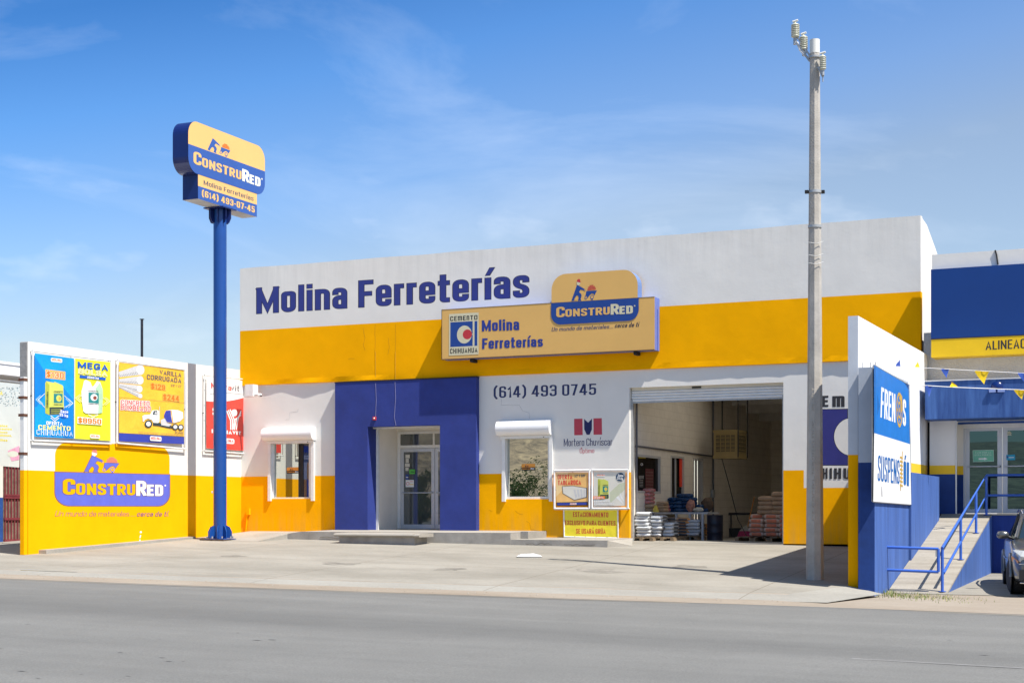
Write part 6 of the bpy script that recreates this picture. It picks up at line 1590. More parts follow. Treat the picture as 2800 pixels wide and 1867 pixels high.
mb.face([(RLX[0], RLY[0], roofz(RLY[0])+.02), (RLX[1], RLY[0], roofz(RLY[0])+.02), (RLX[1], RLY[1], roofz(RLY[1])+.02), (RLX[0], RLY[1], roofz(RLY[1])+.02)], sky_); mb.build('added_rooflight', wh)  # unseen translucent panel, added to brighten the room from above
y = 1.2
while y < DB:
    mb = MB(); z = roofz(y); mb.box(xi0, W0-.42, y-.04, y+.04, z-.26, z-.005, mat('purlin_paint', (.66, .64, .60), .7, .1)); mb.box(xi0, W0-.42, y-.04, y+.10, z-.275, z-.26, MAT['purlin_paint']); mb.build('roof_beam', wh); y += 1.55
# pipes and conduit on the side wall
mb = MB(); q0, q1 = fI.pt(1736, 1219, .03), fI.pt(1946, 1247, .03); mb.tube([q0, fI.pt(1840, 1232, .03), q1], .022, Mwire, 6)
q = fI.pt(1946.5, 1300, .04); mb.tube([(q.x, q.y, roofz(q.y)), (q.x, q.y, 1.3)], .03, Mwire, 6); q = fI.pt(1737, 1300, .04); mb.tube([(q.x, q.y, 5), (q.x, q.y, 1.3)], .025, Mwire, 6)
q = fI.pt(1945, 1350, .04); mb.box(q.x-.02, q.x+.06, q.y-.12, q.y+.05, q.z-.1, q.z+.12, Mgalv); mb.build('conduit', wh)
# window and doorway frames with what stands behind
mw = mat('indoor_frame', (.50, .48, .45), .6, .05)
for i, (a, b2, z0_, z1_) in enumerate((win, dr1, dr2)):
    o = bpy.data.objects.new('indoor_window' if i == 0 else 'indoor_door', None); COL.objects.link(o); o.parent = wh; o.location = Vector((xi0, a, z0_))-wh.location
    mb = MB(); w_ = .06
    for (ya, yb, za_, zb2) in ((a, a+w_, z0_, z1_), (b2-w_, b2, z0_, z1_), (a+w_, b2-w_, z1_-w_, z1_)) + (((a+w_, b2-w_, z0_, z0_+w_),) if i < 2 else ()):
        mb.box(xi0-.10, xi0+.012, ya, yb, za_, zb2, mw)
    if i: mb.box(xi0-.07, xi0-.02, a+(b2-a)*.42, a+(b2-a)*.47, z0_, z1_-.06, mw)
    mb.build('frame', o)
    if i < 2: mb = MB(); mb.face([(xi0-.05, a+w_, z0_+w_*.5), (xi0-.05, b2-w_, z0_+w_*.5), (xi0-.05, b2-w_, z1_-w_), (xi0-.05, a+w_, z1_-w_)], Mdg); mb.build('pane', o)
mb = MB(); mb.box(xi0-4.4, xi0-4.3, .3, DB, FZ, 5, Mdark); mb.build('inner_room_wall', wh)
d = Draw(PX(xi0-.03), conv(1720, 1200, 5.227), base=0)
d.poly([(718, 265), (768, 265), (768, 682), (720, 682)], mat('fluorescent_red_strip', (.85, .06, .025), .5, .03)); 
d.build('red_notice_strip', wh)
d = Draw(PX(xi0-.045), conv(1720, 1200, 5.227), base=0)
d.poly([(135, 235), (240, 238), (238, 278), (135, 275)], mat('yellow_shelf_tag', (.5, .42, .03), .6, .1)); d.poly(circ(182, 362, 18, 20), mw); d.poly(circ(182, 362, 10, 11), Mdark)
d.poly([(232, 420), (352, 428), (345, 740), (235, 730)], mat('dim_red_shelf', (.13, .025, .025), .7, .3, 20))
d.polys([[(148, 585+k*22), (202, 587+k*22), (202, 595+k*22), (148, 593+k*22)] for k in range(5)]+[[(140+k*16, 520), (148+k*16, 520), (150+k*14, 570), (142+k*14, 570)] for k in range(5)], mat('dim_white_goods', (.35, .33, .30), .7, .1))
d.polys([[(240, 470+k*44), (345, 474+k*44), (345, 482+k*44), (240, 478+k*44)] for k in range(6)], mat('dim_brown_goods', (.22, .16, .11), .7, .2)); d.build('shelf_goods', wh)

# evaporative cooler hung from the roof
cvi = conv(1700, 1020, 3.267)
def I(x, y, x_or_y, ax): return (PX(x_or_y) if ax == 0 else PY(x_or_y)).pt(*cvi(x, y))
yc0 = 5.4; A0 = I(822, 512, yc0, 1); A1 = I(1033, 750, yc0, 1); A2 = PX(A1.x).pt(*cvi(1112, 745))
yc1 = min(A2.y, yc0+1.2)
ec = thing('evaporative_cooler', ((A0.x+A1.x)/2, (yc0+yc1)/2, A1.z), 'beige louvred evaporative cooler hanging on black rods under the warehouse roof', 'air cooler')
mc = mat('cooler_beige', (.27, .20, .08), .5, .08, 4); ml = mat('cooler_louvre_dark', (.10, .075, .035), .7, .1)
mb = MB(); mb.box(A0.x, A1.x, yc0, yc1, A1.z, A0.z, mc); mb.box(A0.x-.02, A1.x+.02, yc0-.02, yc1+.02, A1.z-.03, A1.z+.05, mc); mb.box(A0.x-.02, A1.x+.02, yc0-.02, yc1+.02, A0.z-.05, A0.z+.01, mc); mb.build('casing', ec)
cw = (A1.x-A0.x); n_ = 4
for k in range(4):
    a = A0.x+cw*(.10+.21*k); mb = MB(); mb.box(a, a+cw*.165, yc0-.012, yc0-.001, A1.z+.16, A0.z-.13, ml)
    z = A1.z+.2
    while z < A0.z-.15: mb.box(a, a+cw*.165, yc0-.02, yc0-.011, z, z+.018, mc); z += .11
    mb.build('louvre', ec)
dw = yc1-yc0
for k in range(4):
    a = yc0+dw*(.12+.2*k); mb = MB(); mb.box(A1.x+.001, A1.x+.012, a, a+dw*.15, A1.z+.16, A0.z-.13, ml)
    z = A1.z+.2
    while z < A0.z-.15: mb.box(A1.x+.011, A1.x+.02, a, a+dw*.15, z, z+.018, mc); z += .11
    mb.build('louvre', ec)
for (x, y) in ((A1.x+.03, yc0-.03), (A1.x+.03, yc1+.03), (A0.x-.03, yc1+.03)):
    mb = MB(); mb.tube([(x, y, A1.z), (x, y, roofz(y))], .02, Mdark, 6); mb.build('hanger_rod', ec)
mb = MB(); hp = [Vector((A0.x+.2, yc0+.1, A1.z-.02)), Vector((A0.x+.45, yc0+.1, A1.z-.9)), Vector((A0.x+.42, yc0+.2, 2.2)), Vector((A0.x+.6, yc0+.3, 1.4)), Vector((A0.x+.95, yc0+.2, .82))]
mb.tube(hp, .012, Mdark, 5); mb.build('water_hose', ec)

# shelf table, bags, pallets, barrel, broom
rs = random.Random(5)
def bag_mesh(name, L, Wd, Hh, m, seed, print_m=None, n=7):
    mb = MB(); V = []; Fs = []; nu, nv = 12, 9
    # superellipsoid pillow
    def se(c, e): return math.copysign(abs(c)**e, c)
    for i in range(nv+1):
        ph = -math.pi/2+math.pi*i/nv
        for j in range(nu*2):
            th_ = math.pi*j/nu
            x = se(math.cos(ph), .45)*se(math.cos(th_), .35); y = se(math.cos(ph), .45)*se(math.sin(th_), .35); z = se(math.sin(ph), .75)
            k = 1+.10*noise.noise(Vector((x*1.8+seed, y*1.8, z*1.5)))
            V.append((x*L/2*k, y*Wd/2*k, Hh/2+z*Hh/2*(1+.25*noise.noise(Vector((x*2, y*2, seed))))))
    n2 = nu*2
    for i in range(nv):
        for j in range(n2): Fs.append((i*n2+j, i*n2+(j+1) % n2, (i+1)*n2+(j+1) % n2, (i+1)*n2+j))
    mb.raw(V, Fs, m, True)
    # only the band facing the street (and the end) carries print
    if print_m:
        for f_i, f in enumerate(Fs):
            c = sum((Vector(V[q]) for q in f), Vector())/4
            if abs(c.z-Hh/2) < Hh*.26 and abs(c.x) < L*.30 and abs(c.y) > Wd*.40: mb.m[len(mb.m)-len(Fs)+f_i] = mb.mi(print_m)
    me = mb.build(name); COL.objects.unlink(me); return me
mwb = mat('white_bag_paper', (.60, .62, .64), .6, .08, 6); mob = mat('orange_bag_paper', (.72, .25, .03), .6, .15, 8, col2=(.55, .55, .50)); mow = mat('orange_white_bag_paper', (.62, .60, .55), .6, .15, 7, col2=(.80, .34, .04))
mbr = mat('kraft_bag_paper', (.34, .22, .13), .75, .12, 5); mpk = mat('pink_print_bag_paper', (.50, .36, .28), .7, .12, 5); mprt = mat('bag_print_grey', (.12, .12, .13), .6, .1, 12); mprr = mat('bag_print_red', (.55, .16, .08), .6, .15, 12)
mnav2 = mat('navy_pack_film', (.008, .018, .05), .35, .4, 16, col2=(.012, .075, .21)); mrw = mat('red_white_bag_paper', (.62, .55, .50), .6, .2, 9, col2=(.5, .04, .05)); mtan2 = mat('tan_bag_paper', (.44, .30, .18), .7, .2, 9)
proto = {
 'white': [bag_mesh('cement_bag', .56, .37, .098, mwb, s, mprt) for s in (1, 2, 3)],
 'orange': [bag_mesh('mortar_bag', .42, .34, .090, mob, s, mprt) for s in (4, 5)],
 'ow': [bag_mesh('adhesive_bag', .38, .34, .088, mow, s, mprt) for s in (6, 7)],
 'kraft': [bag_mesh('kraft_bag', .44, .40, .128, mbr, s) for s in (8, 9)],
 'pink': [bag_mesh('lime_bag', .40, .44, .125, mpk, s, mprr) for s in (10, 11)],
 'navy': [bag_mesh('navy_pack', .24, .26, .105, mnav2, s) for s in (12, 13)],
 'rw': [bag_mesh('grout_bag', .44, .30, .105, mrw, s) for s in (14, 15)],
 'tan': [bag_mesh('plaster_bag', .42, .28, .105, mtan2, s) for s in (16, 17)]}
def bag(kind, x, y, z, label, cat, group, rz_=0):
    o = rs.choice(proto[kind]).copy(); COL.objects.link(o); o.location = (x, y, z); o.rotation_euler = (0, 0, rz_+rs.uniform(-.06, .06)); o['label'] = label; o['category'] = cat; o['group'] = group
    return o
def IY(px, py, y): return PY(y).pt(px, py)
ordn = ['bottom', 'second', 'third', 'fourth', 'fifth', 'sixth', 'seventh', 'eighth', 'ninth', 'tenth']
# pallets
def pallet(x, y, z, w_, d_, label, group='wooden pallets on the warehouse floor'):
    o = thing('wooden_pallet', (x, y, z), label, 'pallet', group); mp_ = mat('pallet_wood', (.22, .16, .10), .85, .2, 8)
    for i in range(5): mb = MB(); a = x-w_/2+i*w_/4.9; mb.box(a, a+w_/7, y-d_/2, y+d_/2, z+.10, z+.125, mp_); mb.build('deck_board', o)
    for i in range(3): mb = MB(); a = x-w_/2+i*(w_-.09)/2; mb.box(a, a+.09, y-d_/2, y+d_/2, z, z+.099, mp_); mb.build('bearer', o)
    return o
# left: white cement stack on two pallets, just inside the jamb
yS = .62; X = lambda px, y: PY(y).pt(px, 1400).x
def col(kind, px, y, n, base, hh, what, where, cat, group, rz_=0):
    x = X(px, y)
    for k in range(n):
        pos = 'top' if k == n-1 else ordn[k]
        bag(kind, x+rs.uniform(-.025, .025), y+rs.uniform(-.03, .03), base+k*hh, f'{what}, {pos} of the {where}', cat, group, rz_)
pallet(X(1766, yS), yS+.1, FZ, .62, .9, 'grey wooden pallet under the white cement bags beside the left jamb')
pallet(X(1822, yS+.2), yS+.3, FZ, .62, .9, 'wooden pallet partly under the right part of the white cement stack')
G1 = 'white cement bags stacked by the door'; hw_ = .088; H90 = math.pi/2
col('white', 1764, yS, 7, FZ+.125, hw_, 'white cement bag', 'column nearest the left jamb', 'bag', G1, H90)
col('white', 1798, yS+.25, 6, FZ+.125, hw_, 'white cement bag', 'middle column of the white stack', 'bag', G1, H90)
col('white', 1832, yS+.5, 4, FZ+.125, hw_, 'white cement bag', 'right column of the white stack', 'bag', G1, H90)
yT = 3.0
G2 = 'orange bags under the table'
col('orange', 1838, yT-.3, 6, FZ+.12, .080, 'orange mortar bag', 'pile between the first table legs', 'bag', G2)
col('ow', 1871, yT-.3, 6, FZ+.12, .078, 'orange and white bag', 'pile at the second pair of table legs', 'bag', 'orange and white bags under the table')
G3 = 'white bags under the table'
col('white', 1902, yT-.2, 5, FZ+.12, .085, 'white bag with grey print', 'pile left of the drum', 'bag', G3, H90)
col('ow', 1922, yT+.3, 4, FZ+.12, .080, 'pale printed bag', 'short pile just behind the drum', 'bag', G3)
pallet(X(1838, yT-.3), yT-.3, FZ, .6, .8, 'dark pallet under the orange mortar bags'); pallet(X(1884, yT-.3), yT-.3, FZ, .7, .8, 'dark pallet under the orange and white bags')
ztab = PY(yT).pt(1800, 1399.5).z
tb = thing('shelf_table', (X(1850, yT), yT, FZ), 'long white steel table loaded with packs, running back from the left jamb', 'table')
xt0, xt1 = xi0+.02, X(1948, yT); mt = mat('table_steel', (.50, .52, .55), .5, .05)
mb = MB(); mb.box(xt0, xt1, yT-.42, yT+.6, ztab-.05, ztab, mt); mb.build('tabletop', tb)
for px_ in (1810, 1849, 1886, 1921):
    mb = MB(); x = X(px_, yT-.4); mb.box(x-.028, x+.028, yT-.41, yT-.35, FZ, ztab-.05, mt); mb.build('leg', tb)
G4 = 'goods piled on the table'
yE = 1.15; zt2 = ztab; ext = X(1790, yE)
mb = MB(); mb.box(xi0+.02, ext, yE-.25, yT-.43, ztab-.05, ztab, mt); mb.build('side_shelf', tb)
mb = MB(); mb.box(ext-.06, ext-.005, yE-.24, yE-.18, FZ, ztab-.05, mt); mb.build('leg', tb)
ye = 1.35
col('tan', 1775, ye, 2, zt2, .10, 'tan plaster bag', 'short pile at the jamb end of the side shelf', 'bag', G4, H90)
col('rw', 1772, ye, 4, zt2+.20, .098, 'red and white grout bag', 'pile above the tan bags by the jamb', 'bag', G4, H90)
yf_ = 2.2
col('tan', 1808, yf_, 3, zt2, .085, 'tan plaster bag', 'pile behind the yellow pouch', 'bag', G4, H90)
col('rw', 1820, yT-.1, 2, zt2, .09, 'pale bag with red print', 'low pile between plaster bags and navy packs', 'bag', G4, H90)
for j, (px_, n) in enumerate(((1830, 2), (1843, 4), (1855, 3), (1866, 5), (1880, 5), (1896, 4), (1913, 2), (1928, 2))):
    col('navy', px_, yT+.07*(j % 2)-.05, n, zt2, .095, 'navy blue film pack', f'{ordn[j].replace("bottom", "first")} navy column from the left on the table', 'pack', 'navy packs piled on the table', .3*(j % 3-1))
mb = MB(); x = X(1793, 1.0); mb.prism([(x-.07, yE-.2, zt2), (x+.09, yE-.2, zt2), (x+.02, yE-.16, zt2+.17), (x-.03, yE-.16, zt2+.17)], (0, .06, 0), mat('yellow_pouch_film', (.60, .42, .05), .4, .2, 10)); mb.build('yellow_pouch', org=(x, yE-.17, zt2), label='small yellow pouch standing at the shelf front', category='pouch')
def blob(name, px_, y, z, a, b2, c, m, label, cat, seed):
    mb = MB(); x = X(px_, y); V = []; Fs = []
    for i in range(9):
        ph = -math.pi/2+math.pi*i/8
        for j in range(14):
            th_ = 2*math.pi*j/14; v = Vector((math.cos(ph)*math.cos(th_), math.cos(ph)*math.sin(th_), math.sin(ph))); k = 1+.35*noise.noise(v*2.2+Vector((seed, 0, 0)))
            V.append((x+v.x*a*k, y+v.y*b2*k, z+c+v.z*c*k if v.z > 0 else z+c+v.z*c))
    for i in range(8):
        for j in range(14): Fs.append((i*14+j, i*14+(j+1) % 14, (i+1)*14+(j+1) % 14, (i+1)*14+j))
    mb.raw(V, Fs, m, True); mb.build(name, org=(x, y, z), label=label, category=cat)
blob('mesh_sack', 1888, yT-.28, zt2, .12, .10, .16, mat('pink_net', (.42, .20, .15), .8, .3, 14), 'pink net sack among the navy packs on the table', 'sack', 3)
blob('white_sack', 1909, yT-.3, zt2, .15, .10, .06, mat('offwhite_sack', (.50, .48, .40), .8, .15, 10), 'small off-white sack lying at the table edge beside the pink net sack', 'sack', 5)
blob('burlap_bundle', 1934, yT+.0, zt2, .17, .13, .19, mat('brown_burlap', (.10, .065, .04), .9, .3, 10), 'dark brown burlap bundle at the right end of the table', 'bundle', 8)
# barrel
yBr = 2.6; x = X(1955, yBr); zbt = PY(yBr).pt(1955, 1407).z
rB = (X(1976, yBr)-X(1934, yBr))/2
mb = MB(); H = zbt-FZ; mb.lathe((x, yBr, FZ), [(rB, 0), (rB*1.02, .02), (rB, .04), (rB, H*.32), (rB*1.04, H*.34), (rB, H*.36), (rB, H*.64), (rB*1.04, H*.66), (rB, H*.68), (rB, H-.04), (rB*1.02, H-.02), (rB*1.02, H), (rB*.94, H), (rB*.94, H-.03), (0, H-.03)], mat('black_drum', (.012, .015, .03), .4, .2, 3), 28)
mb.build('steel_drum', org=(x, yBr, FZ), label='black open drum standing at the end of the table', category='barrel')
# rail along the back
yk = 8.6; rl = thing('low_railing', (X(2020, yk), yk, FZ), 'low dark steel rail with a black skirt at the rear of the warehouse', 'railing')
zk = PY(yk).pt(2000, 1404).z; mk = mat('dark_steel', (.035, .035, .04), .5, .1)
mb = MB(); mb.tube([(X(1960, yk), yk, zk), (X(2150, yk), yk, zk)], .04, mk, 6); mb.build('top_rail', rl)
for px_ in (1999, 2053, 2110): mb = MB(); mb.tube([(X(px_, yk), yk, FZ), (X(px_, yk), yk, zk)], .025, mk, 6); mb.build('post', rl)
mb = MB(); mb.box(X(1965, yk), X(2080, yk), yk+.03, yk+.06, FZ, PY(yk).pt(2000, 1443).z, mk); mb.build('skirt_panel', rl)
# broom
yb_ = 7.6; b0 = PY(yb_).pt(2040, 1458); b1_ = PY(yb_).pt(2047, 1358)
br = thing('broom', (b0.x, yb_, FZ), 'orange-handled broom with pink bristles leaning on the low rail', 'broom')
mb = MB(); mb.tube([b0, b1_+Vector((0, .6, 0))], .016, mat('orange_handle', (.60, .25, .06), .5, .1), 8); mb.build('handle', br)
mb = MB(); pb = PY(yb_).pt(2036, 1470); mb.prism([(pb.x-.22, yb_-.04, FZ+.01), (pb.x+.22, yb_-.04, FZ+.01), (pb.x+.15, yb_-.04, FZ+.20), (pb.x-.15, yb_-.04, FZ+.20)], (0, .08, 0), mat('magenta_bristle', (.42, .04, .14), .8, .2, 30)); mb.build('bristles', br)
mb = MB(); mb.prism([(pb.x-.15, yb_-.05, FZ+.20), (pb.x+.15, yb_-.05, FZ+.20), (b0.x+.02, yb_-.05, FZ+.36), (b0.x-.02, yb_-.05, FZ+.36)], (0, .1, 0), mat('broom_cap_grey', (.40, .38, .34), .6, .1)); mb.build('cap', br)
# right: kraft and pink bags on pallets
yR = 2.4
G5, G6 = 'pink printed bags stacked at the right of the door', 'brown kraft bags on top of the pink ones'
for px_, l in ((2075, 'left'), (2113, 'right')): pallet(X(px_, yR), yR, FZ, .95, 1.0, f'wooden pallet under the {l} part of the pink bag stack')
hb = .112; z0b = FZ+.125
for px_, n, nm in ((2073, 4, 'left column'), (2113, 5, 'middle column'), (2152, 5, 'column beside the right jamb')): col('pink', px_, yR, n, z0b, hb, 'pale bag with red print', f'{nm}', 'bag', G5)
for px_, n, nm in ((2098, 4, 'left kraft column'), (2136, 5, 'right kraft column')): 
    zb3 = z0b+5*hb
    col('kraft', px_, yR+.05, n, zb3, .112, 'brown kraft bag', nm, 'bag', G6)
col('pink', 2078, yR+.3, 1, z0b+4*hb, hb, 'pale bag with red print', 'loose layer left of the kraft bags', 'bag', G5)

# =================================================================== LEFT NEIGHBOUR
ln = thing('corner_shop', (-4, -5, .4), 'white corner shop at the far left edge with a dark red barred door', 'building')
xN = -3.6; fN = PX(xN)
def N3(px, py): return fN.pt(px, py)
zn1, zn0 = N3(30, 998).z, N3(30, 1032).z
mb = MB(); mb.box(-9, xN+.45, -14, 6, zn0, zn1, Mwr); mb.box(-9, xN+.47, -14, 6, zn1-.06, zn1+.01, Mwr); mb.build('parapet', ln)
mb = MB(); dya, dyb = N3(8, 1400).y, N3(70, 1400).y; zd1_ = N3(30, 1275).z; zd0_ = N3(30, 1480).z
mb.box(-9, xN, -14, 6, N3(30, 1360).z, zn0, Mwall); mb.box(-9, xN, -14, 6, .2, N3(30, 1360).z, Mnb); mb.build('wall', ln)
mr_ = mat('dark_red_steel', (.20, .035, .045), .6, .15, 5)
o = bpy.data.objects.new('barred_door', None); COL.objects.link(o); o.parent = ln; o.location = Vector((xN, dya, zd0_))-ln.location
mb = MB(); mb.box(xN, xN+.02, dya, dyb+.4, zd0_, zd1_+.5, mat('dim_curtain', (.20, .16, .12), .8, .3, 5)); mb.build('pane', o)
mb = MB()
for k in range(11): yy = dya+.02+k*(dyb+.3-dya)/10; mb.box(xN+.02, xN+.05, yy, yy+.035, zd0_, zd1_+.4, mr_)
for zz in (zd0_, zd0_+.55, zd0_+1.1, zd0_+1.15, zd1_): mb.box(xN+.02, xN+.06, dya, dyb+.4, zz, zz+.06, mr_)
mb.box(xN+.02, xN+.055, dya+.62, dyb+.4, zd0_, zd0_+.42, mr_); mb.build('grille', o)
o = thing('entrance_steps', (xN+.5, dya, .4), 'worn blue painted steps below the red barred door', 'steps')
mbs = mat('chipped_blue_paint', (.03, .07, .20), .85, .5, 3, col2=(.20, .20, .22))
for k in range(3): mb = MB(); za_ = zd0_-.02-.16*k; mb.box(xN+.01, xN+.35+.3*k, -12, -2, za_-.15, za_, mbs); mb.box(xN+.01, xN+.36+.3*k, -12, -2, za_, za_+.012, Mplat); mb.build('step', o)
# vinyl banner hanging in front of it
xQ = -2.3; fQ = PX(xQ)
def posterQ(d):
    pale = mat('faded_banner_white', (.62, .66, .64), .5, .05, 1.5)
    d.poly([(-60, 178), (160, 200), (150, 850), (-60, 832)], pale)
    rr = random.Random(4); sp = []
    for i in range(150):
        u, v = rr.uniform(-10, 155), rr.uniform(215, 372); sp.append([(u+rr.uniform(3, 6)*math.cos(a), v+rr.uniform(2, 5)*math.sin(a)) for a in (0, 1.2, 2.5, 3.8, 5.1)])
    d.polys(sp[:80], mat('gravel_print_dark', (.06, .12, .15), .6, .1)); d.polys(sp[80:], mat('gravel_print_light', (.40, .52, .56), .6, .1))
    ly = mat('banner_text_yellow', (.80, .66, .03), .5, .05)
    d.text('A', [(0, 285), (20, 287), (20, 250), (0, 248)], ly, t=.24, wide=1.4)
    for k, tt_ in enumerate(('uales', 'ocasion', 'ciones', 'dallones,', 'uillas')):
        d.text(tt_, [(-22, 531+k*25+(12 if k == 4 else 0)), (58+(k % 2)*34, 534+k*25+(12 if k == 4 else 0)), (58+(k % 2)*34, 517+k*25+(12 if k == 4 else 0)), (-22, 514+k*25+(12 if k == 4 else 0))], ly, t=.22, wide=1.3)
    pk_ = mat('banner_flower_pink', (.72, .35, .50), .5, .15, 5); d.poly([(60, 720), (150, 680), (148, 790), (90, 800)], pk_); d.poly(circ(100, 745, 42, 24), mat('banner_flower_pale', (.62, .66, .58), .5, .05))
d = Draw(fQ, conv(0, 980, 2.855), base=0)
o = thing('faded_banner', fQ.pt(25, 1160), 'faded white vinyl banner with yellow writing and printed gravel at the left edge', 'banner')
posterQ(d); cq = [fQ.pt(*conv(0, 980, 2.855)(*p), -.01) for p in ((-60, 178), (160, 200), (150, 850), (-60, 832))]
d.mb.face(cq, MAT['faded_banner_white']); d.build('vinyl', o)
mb = MB(); 
for yy in (cq[1].y+.1, cq[1].y-3.5): mb.tube([(xQ-.03, yy, .5), (xQ-.03, yy, cq[1].z+.1)], .03, Mgalv, 8)
mb.tube([(xQ-.03, cq[1].y+.1, cq[1].z+.04), (xQ-.03, cq[1].y-3.5, cq[1].z+.04)], .02, Mgalv, 6); mb.build('support_frame', o)
# white gate pipe at the wall end
pe = PY(YL-.06); g0_ = pe.pt(66, 1516); g1_ = pe.pt(66, 1031)
gp_ = thing('gate_post', (pe.pt(66, 1500).x, YL-.06, g0_.z), 'white over yellow gate post fixed to the street end of the left wall', 'post')
xg = pe.pt(66.5, 1400).x; zsp = pe.pt(66, 1285).z
mb = MB(); mb.box(xg-.06, xg+.05, YL-.13, YL-.015, g0_.z, zsp, Myel); mb.box(xg-.06, xg+.05, YL-.13, YL-.015, zsp, g1_.z, Mframe); mb.build('pipe', gp_)
for py_ in (1038, 1087, 1135, 1240): z = pe.pt(66, py_).z; mb = MB(); mb.box(xg-.10, xg+.06, YL-.145, YL-.02, z-.03, z+.03, mat('rust', (.12, .05, .03), .9, .3, 10)); mb.build('hinge', gp_)
# thin dark post rising behind the left wall
pa = PX(-1.2); q0, q1 = pa.pt(388, 1000), pa.pt(388, 874); mb = MB(); mb.box(q0.x-.02, q0.x+.02, q0.y-.03, q0.y+.03, .6, q1.z, mat('post_dark_steel', (.06, .065, .08), .5, .1)); mb.box(q0.x-.045, q0.x+.045, q0.y-.04, q0.y+.04, q1.z, q1.z+.02, Mdark)
mb.build('antenna_post', org=(q0.x, q0.y, .6), label='thin dark steel post rising behind the left boundary wall', category='post')
